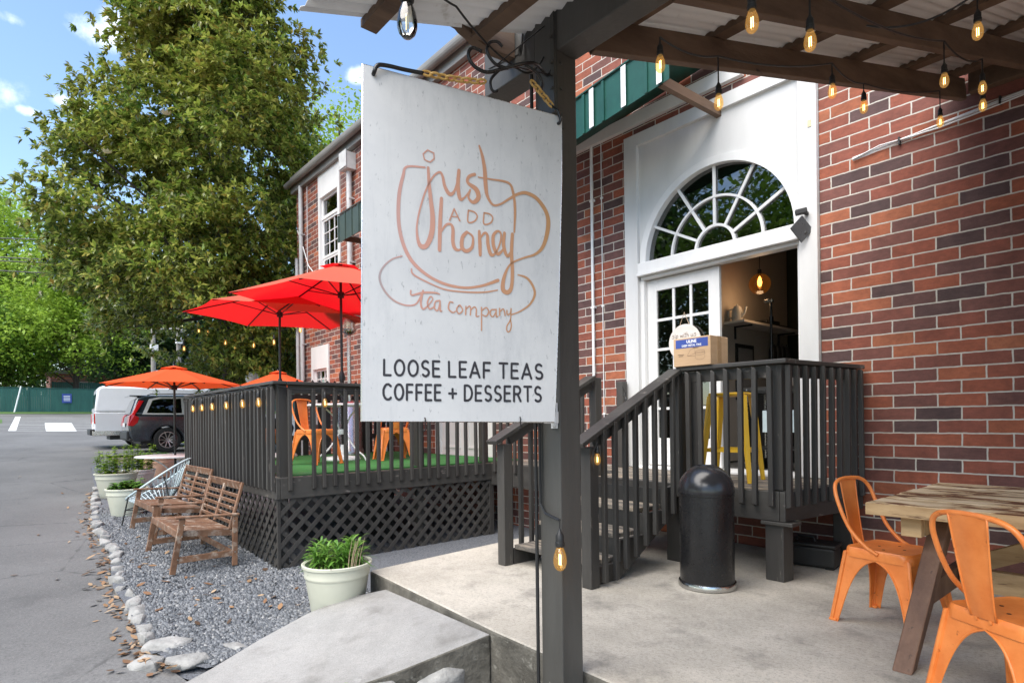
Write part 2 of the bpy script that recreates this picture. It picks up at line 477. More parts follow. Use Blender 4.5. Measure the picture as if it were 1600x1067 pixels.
def asphalt():
    s = NT('asphalt')
    f = s.noise(.5, 6, .6)
    col = s.ramp(f, [(.35, (.100, .099, .097)), (.65, (.150, .148, .145))])
    pt = s.noise(3.1, 8, .75)
    col = s.mix(s.ramp(pt, [(.50, 0), (.66, .45)]), col, (.10, .099, .097))
    gr = s.noise(48, 6, .8)
    col = s.mix(s.ramp(gr, [(.36, .6), (.5, 0)]), col, (.06, .06, .06))
    col = s.mix(s.ramp(gr, [(.56, 0), (.7, .45)]), col, (.34, .335, .325))
    sp = s.noise(170, 3, .7)
    col = s.mix(s.ramp(sp, [(.55, 0), (.72, .7)]), col, (.25, .245, .24))
    col = s.mix(s.ramp(sp, [(.28, .6), (.42, 0)]), col, (.03, .03, .03))
    cr = s.voro(.42, s.mapping((1, 1, 1), (0, 0, .4)), 'Distance', 'DISTANCE_TO_EDGE')
    wob = s.noise(5, 6, .7)
    cr = s.math('ADD', cr, s.math('MULTIPLY', s.math('SUBTRACT', wob, .5), .05))
    col = s.mix(s.ramp(cr, [(0, .5), (.006, 0)]), col, (.03, .03, .03))
    st = s.noise(1.4, 7, .65, s.mapping((1, 1, 1), (0, 0, 0), (9, 3, 0)))
    col = s.mix(s.ramp(st, [(.60, 0), (.74, .5)]), col, (.05, .05, .05))
    s.P(Base_Color=col, Roughness=.82)
    s.bump(s.noise(140, 4, .7), .5, .006)
    return s.m
MAT['asphalt'] = asphalt()
MAT['dirt'] = surf('bare_earth', (.09, .07, .05), (.16, .13, .10), 3, rough=.95, bump=.6, bscale=40)
MAT['road_paint'] = surf('worn_road_paint', (.55, .55, .53), (.68, .68, .66), 6, rough=.7, bump=.2, c3=(.14, .14, .14), c3scale=10, c3lo=.60, c3hi=.72)

def island(name, stops, rough=.6, back=None, spec=.4, trans=0, hue=None):
    # colour varies leaf by leaf / stone by stone
    s = NT(name)
    g = s.n('ShaderNodeNewGeometry')
    col = s.ramp(g.outputs['Random Per Island'], stops)
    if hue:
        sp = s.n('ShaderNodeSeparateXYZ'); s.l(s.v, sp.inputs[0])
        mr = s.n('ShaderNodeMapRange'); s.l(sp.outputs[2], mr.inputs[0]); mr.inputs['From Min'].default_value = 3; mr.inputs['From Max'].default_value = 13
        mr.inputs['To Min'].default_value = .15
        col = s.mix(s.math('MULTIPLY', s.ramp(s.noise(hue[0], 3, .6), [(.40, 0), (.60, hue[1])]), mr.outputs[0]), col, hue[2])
    if back: col = s.mix(s.math('MULTIPLY', g.outputs['Backfacing'], .45), col, back)
    if hue:
        col = s.mix(.40, col, s.ramp(s.noise(1.7, 4, .6), [(.34, .55), (.66, 1.45)]), 'MULTIPLY')  # clump-scale highlights and shadows multiplied into the leaf colour
    s.P(Base_Color=col, Roughness=rough, Specular_IOR_Level=spec)
    if trans:
        tr = s.n('ShaderNodeBsdfTranslucent'); s.l(col, tr.inputs['Color'])
        mx = s.n('ShaderNodeMixShader'); mx.inputs[0].default_value = trans
        s.l(s.b.outputs[0], mx.inputs[1]); s.l(tr.outputs[0], mx.inputs[2]); s.l(mx.outputs[0], s.out.inputs['Surface'])
    return s.m
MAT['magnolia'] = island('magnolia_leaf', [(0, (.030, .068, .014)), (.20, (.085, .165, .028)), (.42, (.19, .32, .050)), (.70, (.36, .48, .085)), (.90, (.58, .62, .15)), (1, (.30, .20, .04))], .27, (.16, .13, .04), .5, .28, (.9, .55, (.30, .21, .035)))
MAT['bright_leaf'] = island('bright_leaf', [(0, (.17, .28, .03)), (.5, (.26, .40, .045)), (1, (.38, .52, .08))], .5, None, .35, .4)
MAT['mid_leaf'] = island('mid_leaf', [(0, (.09, .18, .026)), (.5, (.135, .26, .036)), (1, (.20, .34, .055))], .5, None, .35, .35)
MAT['dark_leaf'] = island('dark_leaf', [(0, (.030, .080, .028)), (.5, (.048, .115, .038)), (1, (.075, .16, .05))], .55, None, .3, .3)
MAT['plant_leaf'] = island('lily_leaf', [(0, (.07, .17, .025)), (.5, (.11, .25, .035)), (1, (.18, .33, .055))], .4, None, .4, .25)
MAT['dry_leaf'] = island('dry_leaf', [(0, (.07, .042, .024)), (.3, (.18, .092, .044)), (.55, (.26, .15, .075)), (.8, (.38, .28, .18)), (1, (.15, .11, .075))], .65)
MAT['gravel'] = island('blue_grey_gravel', [(0, (.055, .062, .072)), (.4, (.105, .114, .126)), (.75, (.165, .175, .188)), (.94, (.21, .216, .226)), (1, (.32, .32, .315))], .7)
MAT['gravel_base'] = surf('gravel_bed', (.07, .075, .085), (.17, .18, .20), 60, rough=.9, bump=1, bscale=70, bdist=.02)
MAT['turf'] = surf('artificial_turf', (.018, .115, .022), (.030, .16, .032), 3, rough=.9, bump=.8, bscale=160, c3=(.05, .10, .05), c3scale=2, c3lo=.55, c3hi=.75)
MAT['grass'] = surf('verge_grass', (.04, .10, .02), (.09, .17, .03), 12, rough=.9, bump=.8, bscale=60)
MAT['flower'] = surf('cream_petals', (.75, .68, .52), (.82, .76, .62), 8, rough=.6, bump=0)
MAT['twig'] = surf('dry_twig', (.35, .26, .17), (.45, .35, .24), 8, rough=.8, bump=.1)

def cloth(name, col, tr, amt):
    s = NT(name)
    f = s.noise(2.2, 5, .6)
    c = s.mix(s.ramp(f, [(.35, 0), (.7, .35)]), col, tuple(min(1, x * 1.12) for x in col))
    s.P(Base_Color=c, Roughness=.8, Specular_IOR_Level=.2)
    w = s.noise(400, 2, .5); s.bump(w, .08, .002)
    t = s.n('ShaderNodeBsdfTranslucent'); t.inputs['Color'].default_value = tr + (1,)
    mx = s.n('ShaderNodeMixShader'); mx.inputs[0].default_value = amt
    s.l(s.b.outputs[0], mx.inputs[1]); s.l(t.outputs[0], mx.inputs[2]); s.l(mx.outputs[0], s.out.inputs['Surface'])
    return s.m
MAT['red_cloth'] = cloth('red_umbrella_cloth', (.85, .22, .14), (.66, .006, .012), .58)  # salmon base holds the light-bleached look of the tops; transmitted colour is deep red
MAT['orange_cloth'] = cloth('orange_umbrella_cloth', (.74, .105, .030), (.85, .09, .02), .30)

def glass(name, tint=(.9, .95, .95), rough=.01, refl=.12, dark=None):
    s = NT(name)
    t = s.n('ShaderNodeBsdfTransparent'); t.inputs[0].default_value = tint + (1,)
    g = s.n('ShaderNodeBsdfGlossy'); g.inputs['Roughness'].default_value = rough
    fr = s.n('ShaderNodeFresnel'); fr.inputs[0].default_value = 1.5
    f = s.math('ADD', s.math('MULTIPLY', fr.outputs[0], 1.6), refl)
    mx = s.n('ShaderNodeMixShader'); s.l(f, mx.inputs[0]); s.l(t.outputs[0], mx.inputs[1]); s.l(g.outputs[0], mx.inputs[2])
    s.l(mx.outputs[0], s.out.inputs['Surface'])
    return s.m
MAT['pane'] = glass('window_pane', (.40, .44, .42), .01, .10)
MAT['car_glass'] = glass('tinted_car_glass', (.06, .07, .08), .01, .05)
MAT['bulb_glass'] = glass('clear_bulb_glass', (.95, .93, .88), .01, .02)
def amber(name, tint, em, st):
    s = NT(name)
    t = s.n('ShaderNodeBsdfTransparent'); t.inputs[0].default_value = tint + (1,)
    g = s.n('ShaderNodeBsdfGlossy'); g.inputs['Roughness'].default_value = .02
    e = s.n('ShaderNodeEmission'); e.inputs[0].default_value = em + (1,); e.inputs[1].default_value = st
    a = s.n('ShaderNodeAddShader'); s.l(t.outputs[0], a.inputs[0]); s.l(e.outputs[0], a.inputs[1])
    mx = s.n('ShaderNodeMixShader'); mx.inputs[0].default_value = .07
    s.l(a.outputs[0], mx.inputs[1]); s.l(g.outputs[0], mx.inputs[2]); s.l(mx.outputs[0], s.out.inputs['Surface'])
    return s.m
MAT['amber_glass'] = amber('glowing_amber_bulb', (.98, .80, .50), (1.0, .55, .16), .07)
MAT['pendant_glass'] = amber('amber_pendant_glass', (.70, .36, .12), (1.0, .38, .06), .02)
def emit(name, c, st):
    s = NT(name); s.P(Base_Color=c, Emission_Color=c, Emission_Strength=st); return s.m
MAT['filament'] = emit('hot_filament', (1.0, .62, .26), 5.0)

def sign_panel():
    s = NT('weathered_white_sign_panel')
    f = s.noise(2.2, 8, .7)
    c = s.ramp(f, [(.35, (.55, .553, .555)), (.65, (.63, .63, .622))])
    g = s.noise(7, 9, .75, s.mapping((1, 1, .35)))
    c = s.mix(s.ramp(g, [(.50, 0), (.74, .55)]), c, (.36, .375, .39))
    sk = s.noise(16, 7, .75, s.mapping((1, 1, .08)))
    c = s.mix(s.ramp(sk, [(.52, 0), (.72, .30)]), c, (.32, .335, .35))
    k = s.noise(60, 3, .7, s.mapping((1, 1, .4)))
    c = s.mix(s.ramp(k, [(.64, 0), (.72, .6)]), c, (.20, .21, .22))
    s.P(Base_Color=c, Roughness=.45); s.bump(f, .05, .004); return s.m
MAT['sign'] = sign_panel()
def sign_ink():
    s = NT('copper_sign_print')
    sep = s.n('ShaderNodeSeparateXYZ'); s.l(s.v, sep.inputs[0])
    c = s.ramp(s.math('ADD', s.math('MULTIPLY', sep.outputs[1], 1.15), .5), [(0.04, (.28, .29, .31)), (.11, (.42, .29, .27)), (.2, (.54, .29, .24)), (.5, (.52, .26, .16)), (.9, (.47, .25, .11))])
    s.P(Base_Color=c, Roughness=.5); return s.m
MAT['sign_ink'] = sign_ink()
# ================================================================ THE SETTING
ZG = [(-400, 18.0), (-120, 6.0), (-62, 2.4), (-57, 2.0), (-38, 1.0), (-24, .43), (-19, .36), (-15, .12), (-11.5, -.08), (-9, -.19), (-6.5, -.28), (-4, -.34), (0, -.40), (60, -.55)]
def zg(x, y=0):
    for (a, za), (b, zb) in zip(ZG, ZG[1:]):
        if a <= x <= b:
            t = (x - a) / (b - a)
            return za + (zb - za) * t
    return ZG[0][1] if x < ZG[0][0] else ZG[-1][1]
def sheet(xs, ylo, yhi, dz, ny=2):
    mb = MB(); vs = []; fs = []
    for x in xs:
        a = ylo(x) if callable(ylo) else ylo; b = yhi(x) if callable(yhi) else yhi
        for k in range(ny + 1):
            y = a + (b - a) * k / ny
            vs.append((x, y, zg(x) + dz))
    w = ny + 1
    for i in range(len(xs) - 1):
        for k in range(ny):
            fs.append((i * w + k, (i + 1) * w + k, (i + 1) * w + k + 1, i * w + k + 1))
    return mb.add(vs, fs)
def structure(name, mb, mat, smooth=False):
    o = put(name, mb, mat, smooth=smooth); o['kind'] = 'structure'; return o
XS = [-400, -250, -120, -90, -62, -57, -48, -38, -30, -24, -21, -19, -17, -15, -13, -11.5, -10, -9, -8, -7, -6.5, -5, -4, -3, -2, 0, 4, 12, 40, 60]
structure('ground', sheet(XS, -320, 320, -.05, 4), MAT['dirt'])
# edge of the asphalt against the stone edging (measured along the kerb)
EDGE = [(-22, 2.35), (-17, 1.60), (-14.3, 1.42), (-11.5, 1.10), (-9.6, .93), (-7.85, .93), (-6.6, .78), (-5.69, .80), (-4.84, .74), (-4.45, .78), (-4.12, .96), (-3.9, .78), (-3.2, .9), (-2.6, 1.1), (6, 1.25)]
def edge(x):
    for (a, ya), (b, yb) in zip(EDGE, EDGE[1:]):
        if a <= x <= b: return ya + (yb - ya) * (x - a) / (b - a)
    return EDGE[0][1] if x < EDGE[0][0] else EDGE[-1][1]
XA = [-62, -57, -50, -44, -38, -33, -30, -27, -24, -22, -21, -20, -19, -18, -17, -16, -15, -14, -13, -12, -11.5, -11, -10, -9, -8, -7, -6.5, -6, -5.5, -5, -4.5, -4, -3, -2, 0, 4, 12, 40]
def far_edge(x):
    if x < -20.3: return 24.0
    if x < -17: return 2.2
    return edge(x)
structure('driveway', sheet([x for x in XA], -9.0, far_edge, .004, 6), MAT['asphalt'])
# gravel strip between the edging and the deck
gx = [-17.5, -16, -14, -12, -11, -10, -9, -8, -7, -6.5, -6, -5.5, -5, -4.6]
def gtop(x): return 6.4 if x < -14.5 else 5.6
structure('gravel_bed', sheet(gx, lambda x: edge(x) - .015, gtop, .03, 6), MAT['gravel_base'])
structure('strip_by_slab', sheet([-4.64, -4.42, -4.2, -4.13], lambda x: edge(x) + .02, 2.4, .026, 3), MAT['gravel_base'])
structure('soil_margin', sheet([-4.75, -4.4, -4.1, -3.85], lambda x: edge(x) - .06, 1.35, -.014, 2), MAT['gravel_base'])
structure('planting_strip', sheet([-3.3, -2.6, -1.9, -1, 0, 3], lambda x: edge(x) + .02, 2.25, .03, 2), MAT['soil'])

# loose crushed stone lying on the bed: one mass nobody could count
def gravel_mesh(n):
    rng = np.random.default_rng(3)
    px = []
    while len(px) < n:
        d = rng.random() ** 1.6
        x = -4.0 - d * 7.3
        y0 = edge(x) + .08
        y = y0 + rng.random() * (2.5 - y0 if x < -4.75 else 1.75 - y0 + .2)
        if x > -4.40 and y > 2.0: continue
        if x > float(np.interp(y, [.66, 1.0, 1.35, 1.72, 2.02, 2.29], [-3.95, -4.12, -4.28, -4.36, -4.33, -4.22])) - .01: continue
        px.append((x, y, zg(x) + .03))
    P = np.array(px)
    base = np.array([(-1, -1, -.6), (1, -1, -.6), (1, 1, -.6), (-1, 1, -.6), (-.7, -.6, .7), (.8, -.7, .6), (.6, .8, .8), (-.8, .6, .6)])
    F = np.array([(0, 1, 5, 4), (1, 2, 6, 5), (2, 3, 7, 6), (3, 0, 4, 7), (4, 5, 6, 7)])
    ang = rng.random(n) * 6.28
    sz = .006 + .010 * rng.random((n, 3)) ** 1.4
    tilt = (rng.random((n, 2)) - .5) * 1.0
    B = base[None] * (1 + .5 * (rng.random((n, 8, 3)) - .5)) * sz[:, None, :]
    ca, sa = np.cos(ang)[:, None], np.sin(ang)[:, None]
    X = B[..., 0] * ca - B[..., 1] * sa; Y = B[..., 0] * sa + B[..., 1] * ca
    Zz = B[..., 2] + X * tilt[:, :1] + Y * tilt[:, 1:]
    V = np.stack([X, Y, Zz + .007], -1) + P[:, None, :]
    return V.reshape(-1, 3), (F[None] + (np.arange(n) * 8)[:, None, None]).reshape(-1, 4)
def np_mesh(name, V, F):
    me = bpy.data.meshes.new(name)
    k = F.shape[1]
    me.vertices.add(len(V)); me.vertices.foreach_set('co', np.ascontiguousarray(V, dtype=np.float32).ravel())
    me.loops.add(F.size); me.loops.foreach_set('vertex_index', np.ascontiguousarray(F, dtype=np.int32).ravel())
    me.polygons.add(len(F)); me.polygons.foreach_set('loop_start', np.arange(0, F.size, k, dtype=np.int32))
    try: me.polygons.foreach_set('loop_total', np.full(len(F), k, dtype=np.int32))
    except Exception: pass
    me.update(calc_edges=True); me.validate()
    return me
V, F = gravel_mesh(26000)
g = put('gravel', np_mesh('gravel', V, F), MAT['gravel']); g['kind'] = 'stuff'
g['label'] = 'blue grey crushed stone between the stone edging and the deck'; g['category'] = 'gravel'

# fallen leaves drifted along the edging
def leaf_mesh(pts, size, rng, flat=.35):
    n = len(pts); P = np.array(pts)
    base = np.array([(-1, 0, 0), (-.3, .42, .10), (.45, .34, .12), (1, 0, .22), (.45, -.34, .12), (-.3, -.42, .10)])
    F = np.array([(0, 1, 4, 5), (1, 2, 3, 4)])
    F = np.array([(0, 1, 2, 3), (0, 3, 4, 5)])
    s = size * (.5 + rng.random(n) * .9)
    ang = rng.random(n) * 6.28; tx = (rng.random(n) - .5) * flat * 2; ty = (rng.random(n) - .5) * flat * 2
    curl = rng.random(n) * 1.6
    B = np.repeat(base[None], n, 0) * s[:, None, None]
    B[..., 2] *= curl[:, None]
    ca, sa = np.cos(ang)[:, None], np.sin(ang)[:, None]
    X = B[..., 0] * ca - B[..., 1] * sa; Y = B[..., 0] * sa + B[..., 1] * ca
    Zz = B[..., 2] + X * tx[:, None] + Y * ty[:, None]
    Zz = Zz - Zz.min(1, keepdims=True) + .003
    V = np.stack([X, Y, Zz], -1) + P[:, None, :]
    return V.reshape(-1, 3), (F[None] + (np.arange(n) * 6)[:, None, None]).reshape(-1, 4)
rng = np.random.default_rng(11)
pts = []
for i in range(480):
    x = -4.2 - rng.random() ** 1.2 * 9
    side = rng.random()
    y = edge(x) - abs(rng.normal(0, .085)) - .0 if side < .72 else edge(x) + .15 + rng.random() * 1.1
    if side >= .72 and x > -4.75: y = edge(x) - .1
    pts.append((x, y, zg(x) + (.008 if side < .72 else .045)))
for i in range(26):
    x = -3.2 - rng.random() * 14; y = edge(x) - rng.random() * 2.2 - .2
    pts.append((x, y, zg(x) + .008))
V, F = leaf_mesh(pts, .036, rng)
l = put('leaf_litter', np_mesh('leaf_litter', V, F), MAT['dry_leaf']); l['kind'] = 'stuff'
l['label'] = 'dry brown leaves drifted along the stone edging of the driveway'; l['category'] = 'leaves'

# concrete patio slab and the ramp that runs down to the driveway
mb = MB()
top = [(-4.54, 2.32), (-2.74, 2.18), (-1.8, 2.15), (6, 2.12), (6, 5.50), (-4.80, 5.50), (-4.69, 3.9)]
mb.prism(top, lambda x, y: (x, y, -.50), lambda x, y: (x, y, 0))
slab = structure('patio_slab', mb, MAT['slab'])
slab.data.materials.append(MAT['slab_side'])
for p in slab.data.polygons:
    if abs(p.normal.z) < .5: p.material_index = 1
b = slab.modifiers.new('bevel', 'BEVEL'); b.width = .018; b.segments = 2; b.limit_method = 'ANGLE'; b.angle_limit = R(50)
# ramp: curved left edge, falls from just under the slab to the asphalt
RL = [(-4.22, 2.29, -.085), (-4.33, 2.02, -.13), (-4.36, 1.72, -.19), (-4.28, 1.35, -.26), (-4.12, 1.00, -.305), (-3.95, .66, -.325)]
RR_ = [(-2.745, 2.165, -.02), (-2.83, 1.95, -.07), (-2.93, 1.66, -.14), (-3.02, 1.38, -.20), (-3.12, 1.05, -.27), (-3.22, .62, -.345)]
vs = []; fs = []; NX = 10
for i in range(len(RL)):
    for k in range(NX + 1):
        t = k / NX
        p = Vector(RL[i]).lerp(Vector(RR_[i]), t)
        p.z += .012 * math.sin(t * 3.1 + i) * (0 if i == 0 else 1)
        if i == 0: p.y = max(p.y, 0) ; p.y = 2.30 - .125 * t
        vs.append(tuple(p))
w = NX + 1
for i in range(len(RL) - 1):
    for k in range(NX): fs.append((i * w + k, i * w + k + 1, (i + 1) * w + k + 1, (i + 1) * w + k))
n0 = len(vs)
for v in list(vs): vs.append((v[0], v[1], min(-.52, v[2] - .1)))
rim = [i * w for i in range(len(RL))] + [(len(RL) - 1) * w + k for k in range(1, w)] + [i * w + NX for i in range(len(RL) - 2, -1, -1)] + [k for k in range(NX - 1, 0, -1)]
for a, b_ in zip(rim, rim[1:] + rim[:1]): fs.append((a, b_, b_ + n0, a + n0))
mb = MB(); mb.add(vs, fs)
ramp_o = structure('concrete_ramp', mb, MAT['ramp'], smooth=True)
ramp_o.data.materials.append(MAT['slab_side'])
rb = ramp_o.modifiers.new('bevel', 'BEVEL'); rb.width = .012; rb.segments = 2; rb.limit_method = 'ANGLE'; rb.angle_limit = R(50)
for p in ramp_o.data.polygons:
    if abs(p.normal.z) < .6: p.material_index = 1

# parking markings painted on the asphalt up the slope
def ground_quad(mb, pts, dz=.008):
    mb.add([(x, y, zg(x) + dz) for x, y in pts], [tuple(range(len(pts)))])
mb = MB()
def strip(a, b, w):
    d = Vector((b[0] - a[0], b[1] - a[1])); n = Vector((-d.y, d.x)).normalized() * w / 2
    m = 6
    for i in range(m):
        p = Vector(a) + d * (i / m); q = Vector(a) + d * ((i + 1) / m)
        ground_quad(mb, [(p.x - n.x, p.y - n.y), (q.x - n.x, q.y - n.y), (q.x + n.x, q.y + n.y), (p.x + n.x, p.y + n.y)])
strip((-38.6, .45), (-56.2, 1.0), .30)
strip((-38.6, .3), (-36.6, 8.0), .16)
for k in range(9): strip((-40.3 - k * 1.8, .6 + k * .05), (-39.2 - k * 1.75, 8.5), .13)
structure('parking_hatch', mb, MAT['road_paint'])
mb = MB(); ground_quad(mb, [(-37.5, 1.73), (-36.95, 2.92), (-41.0, 3.12), (-41.6, 1.88)], .014); ground_quad(mb, [(-41.6, 1.88), (-41.0, 3.12), (-45.85, 3.37), (-46.2, 2.07)], .014)
structure('parking_panel', mb, MAT['road_paint'])
structure('grass_verge', sheet([-62, -60.5, -59.5], -8, 26, .03, 3), MAT['grass'])
structure('grass_corner', sheet([-52, -46.5], -2.5, .1, .012, 2), MAT['grass'])

# granite edging stones, each one its own
edging = [(-4.68, .86, .17, .06), (-4.32, .90, .16, .055), (-4.46, .70, .13, .05), (-4.36, 1.20, .12, .045)]
x = -4.9
while x > -13.6:
    edging.append((x, edge(x) + .02 + .04 * rnd.random(), .10 + .06 * rnd.random(), .045 + .03 * rnd.random())); x -= .23 + .09 * rnd.random() + (0.12 if x < -10 else 0)
def stone_mb(sx, sy, sz, seed):
    # broken granite: hull of scattered points, edges knocked off
    r = random.Random(seed)
    bm = bmesh.new()
    for k in range(26):
        a, b_ = r.random() * 6.283, (r.random() - .5) * 2
        q = math.sqrt(max(0, 1 - b_ * b_)); c = Vector((math.cos(a) * q, math.sin(a) * q, b_))
        m = max(abs(c.x), abs(c.y), abs(c.z)); c = c.lerp(c / m, .75) * (.80 + .20 * r.random())
        bm.verts.new((c.x * sx, c.y * sy, c.z * sz))
    res = bmesh.ops.convex_hull(bm, input=bm.verts)
    bmesh.ops.delete(bm, geom=[v for v in bm.verts if not v.link_faces], context='VERTS')
    bmesh.ops.bevel(bm, geom=list(bm.edges), offset=min(sx, sz) * .07, segments=1, affect='EDGES')
    bmesh.ops.triangulate(bm, faces=bm.faces)
    bmesh.ops.subdivide_edges(bm, edges=bm.edges, cuts=1, use_grid_fill=True)
    from mathutils import noise as mn
    off = Vector((r.random() * 50, r.random() * 50, r.random() * 50))
    for v in bm.verts: v.co += v.normal * (.05 * min(sx, sy) * mn.noise(v.co * 14 + off))
    bm.verts.index_update()
    m = MB(); m.v = [tuple(v.co) for v in bm.verts]; m.f = [tuple(v.index for v in f.verts) for f in bm.faces]
    bm.free(); return m
STONE_WORDS = ['pale', 'mid grey', 'chalky', 'speckled', 'light grey']
for i, (x, y, a, h) in enumerate(edging):
    dx = .3; d = Vector((dx, edge(x + dx) - edge(x)))
    m = stone_mb(a, a * (.45 + .2 * rnd.random()), h, i)
    o = put('edging_stone', m, MAT['stone'], smooth=True)
    rz = math.atan2(d.y, d.x) + (rnd.random() - .5) * .5
    if i == 0: rz = .9
    if i == 1: rz = .75
    o.rotation_euler = (0, 0, rz); o.location = (x, y, zg(x) + h * .35)
    if i == 0: lab = 'large flat granite edging stone at the bend beside the foot of the ramp'
    elif i == 1: lab = 'flat granite edging stone nearest the camera, touching the corner of the ramp'
    elif i == 2: lab = 'small granite stone tucked against the curved ramp edge, lowest of the two there'
    elif i == 3: lab = 'small granite stone tucked against the curved ramp edge, beside the gravel'
    else: lab = 'rough granite edging stone in the row between asphalt and gravel'
    tag(o, lab, 'stone', 'granite edging stones along the driveway')
for i, (x, y, a, h, rz, lab) in enumerate([(-2.90, 1.95, .22, .11, 1.35, 'long granite block lying against the ramp side under the slab'), (-3.02, 1.55, .17, .10, 1.2, 'granite block lying beside the ramp with weeds at its foot'), (-2.70, 1.72, .10, .06, .3, 'small rounded granite stone beside the long block under the slab')]):
    o = put('edging_stone', stone_mb(a, a * .55, h, 90 + i), MAT['stone'], smooth=True)
    o.rotation_euler = (0, 0, rz); o.location = (x, y, zg(x) + h * .5 + .03)
    tag(o, lab, 'stone', 'granite stones beside the ramp')
# ================================================================ THE BRICK BUILDING
YF = 5.54
bld = thing('brick_building', 'two storey mixed red brick building with white arched entrance and grey gutter', 'building', loc=(-4, YF, -.4))
OB = Vector((4, -YF, .4))
def bput(name, mb, mat, parent=None, **kw):
    mb.v = [tuple(Vector(v) + OB) for v in mb.v]
    return put(name, mb, mat, parent or bld, **kw)
XL, XR, ZT = -14.4, 7.0, 7.05
HOLES = [(-4.35, -2.21, .50, 4.46), (-13.06, -11.95, 4.10, 6.90), (-13.56, -12.60, 1.20, 2.98), (-8.38, -6.86, .66, 3.0)]
xs = sorted({XL, XR} | {h[0] for h in HOLES} | {h[1] for h in HOLES})
zs = sorted({-.5, ZT} | {h[2] for h in HOLES} | {h[3] for h in HOLES})
mb = MB()
for a, b_ in zip(xs, xs[1:]):
    for c, d in zip(zs, zs[1:]):
        mx, mz = (a + b_) / 2, (c + d) / 2
        if any(h[0] < mx < h[1] and h[2] < mz < h[3] for h in HOLES): continue
        mb.add([(a, YF, c), (b_, YF, c), (b_, YF, d), (a, YF, d)], [(0, 1, 2, 3)])
for h in HOLES:     # reveals
    a, b_, c, d = h
    for q in ([(a, YF, c), (a, YF + .22, c), (a, YF + .22, d), (a, YF, d)], [(b_, YF, c), (b_, YF, d), (b_, YF + .22, d), (b_, YF + .22, c)],
              [(a, YF, d), (a, YF + .22, d), (b_, YF + .22, d), (b_, YF, d)], [(a, YF, c), (b_, YF, c), (b_, YF + .22, c), (a, YF + .22, c)]):
        mb.add(q, [(0, 1, 2, 3)])
mb.add([(XL, YF, -.5), (XL, YF + 14, -.5), (XL, YF + 14, ZT), (XL, YF, ZT)], [(0, 1, 2, 3)])
mb.add([(XR, YF, -.5), (XR, YF + 14, -.5), (XR, YF + 14, ZT), (XR, YF, ZT)], [(0, 3, 2, 1)])
mb.add([(XL, YF + 14, -.5), (XR, YF + 14, -.5), (XR, YF + 14, ZT), (XL, YF + 14, ZT)], [(0, 1, 2, 3)])
me = bpy.data.meshes.new('wall'); me.from_pydata([tuple(Vector(v) + OB) for v in mb.v], [], mb.f)
put('wall', me, MAT['brick'], bld)
mb = MB(); mb.box(XL - .1, XR + .1, YF - .12, YF + 14.1, ZT + .002, ZT + .16)
roof = bput('roof', mb, MAT['gutter'])
mb = MB(); mb.box(XL - .12, XR + .1, YF - .10, YF - .002, ZT - .24, ZT - .004)
bput('fascia', mb, MAT['gutter'], bevel=.01)
# half round gutter with hangers
mb = MB()
prof = [(YF - .115 - .065 + .065 * math.cos(t), ZT - .02 - .09 * math.sin(t)) for t in [math.pi * k / 8 for k in range(9)]]
for (x0, x1) in ((XL - .2, XR),):
    n = len(prof)
    mb.add([(x0, y, z) for y, z in prof] + [(x1, y, z) for y, z in prof], [(i, i + 1, n + i + 1, n + i) for i in range(n - 1)])
for k in range(26):
    x = XL + .4 + k * .8; mb.box(x - .012, x + .012, YF - .245, YF - .10, ZT - .035, ZT - .022)
gut = bput('gutter', mb, MAT['gutter'])
so_ = gut.modifiers.new('thick', 'SOLIDIFY'); so_.thickness = .006

# ---- arched white entrance
CX, CZ, RA = -3.255, 2.985, .855
def arch(r, n=28, a0=0, a1=180): return [(CX + r * math.cos(R(a0 + (a1 - a0) * k / n)), CZ + r * math.sin(R(a0 + (a1 - a0) * k / n))) for k in range(n + 1)]
surr = MB()
# outer casing boards
surr.box(-4.345, -4.17, YF - .05, YF + .10, .69, 4.455)
surr.box(-2.375, -2.215, YF - .05, YF + .10, .69, 4.455)
surr.box(-4.17, -2.375, YF - .05, YF + .10, 4.32, 4.455)
# tympanum panel with the arch cut out
pts = [(-4.17, CZ), (-4.17, 4.32), (-2.375, 4.32), (-2.375, CZ)]
ar = arch(RA + .035)
left = [p for p in ar if p[0] <= CX][::-1]; right = [p for p in ar if p[0] > CX]
def panel(mb, poly, y0, y1): mb.prism(poly, lambda x, z: (x, y0, z), lambda x, z: (x, y1, z))
# strip the panel into columns above the arch so that the mesh stays clean
N = 40
for k in range(N):
    xa = -4.17 + (1.795) * k / N; xb = -4.17 + 1.795 * (k + 1) / N
    def low(x):
        d = (RA + .035) ** 2 - (x - CX) ** 2
        return CZ + math.sqrt(d) if d > 0 else CZ - .001
    za, zb = low(xa), low(xb)
    y0, y1 = YF - .005, YF + .03
    vs = [(xa, y0, za), (xb, y0, zb), (xb, y0, 4.32), (xa, y0, 4.32), (xa, y1, za), (xb, y1, zb), (xb, y1, 4.32), (xa, y1, 4.32)]
    surr.add(vs, [(0, 1, 2, 3), (4, 7, 6, 5), (0, 4, 5, 1)])
surround = bput('door_surround', surr, MAT['white'])
# moulded transom under the fanlight
mb = MB()
mb.box(-4.17, -2.375, YF - .055, YF + .10, 2.87, 2.985); mb.box(-4.17, -2.375, YF - .075, YF + .06, 2.835, 2.868); mb.box(-4.15, -2.39, YF - .02, YF + .10, 2.80, 2.833)
bput('transom', mb, MAT['white'], surround, bevel=.006)
for a, b_ in ((-4.17, -4.12), (-2.41, -2.375)):
    mb = MB(); mb.box(a, b_, YF + .0, YF + .14, .70, 2.80); bput('door_frame', mb, MAT['white'], surround)
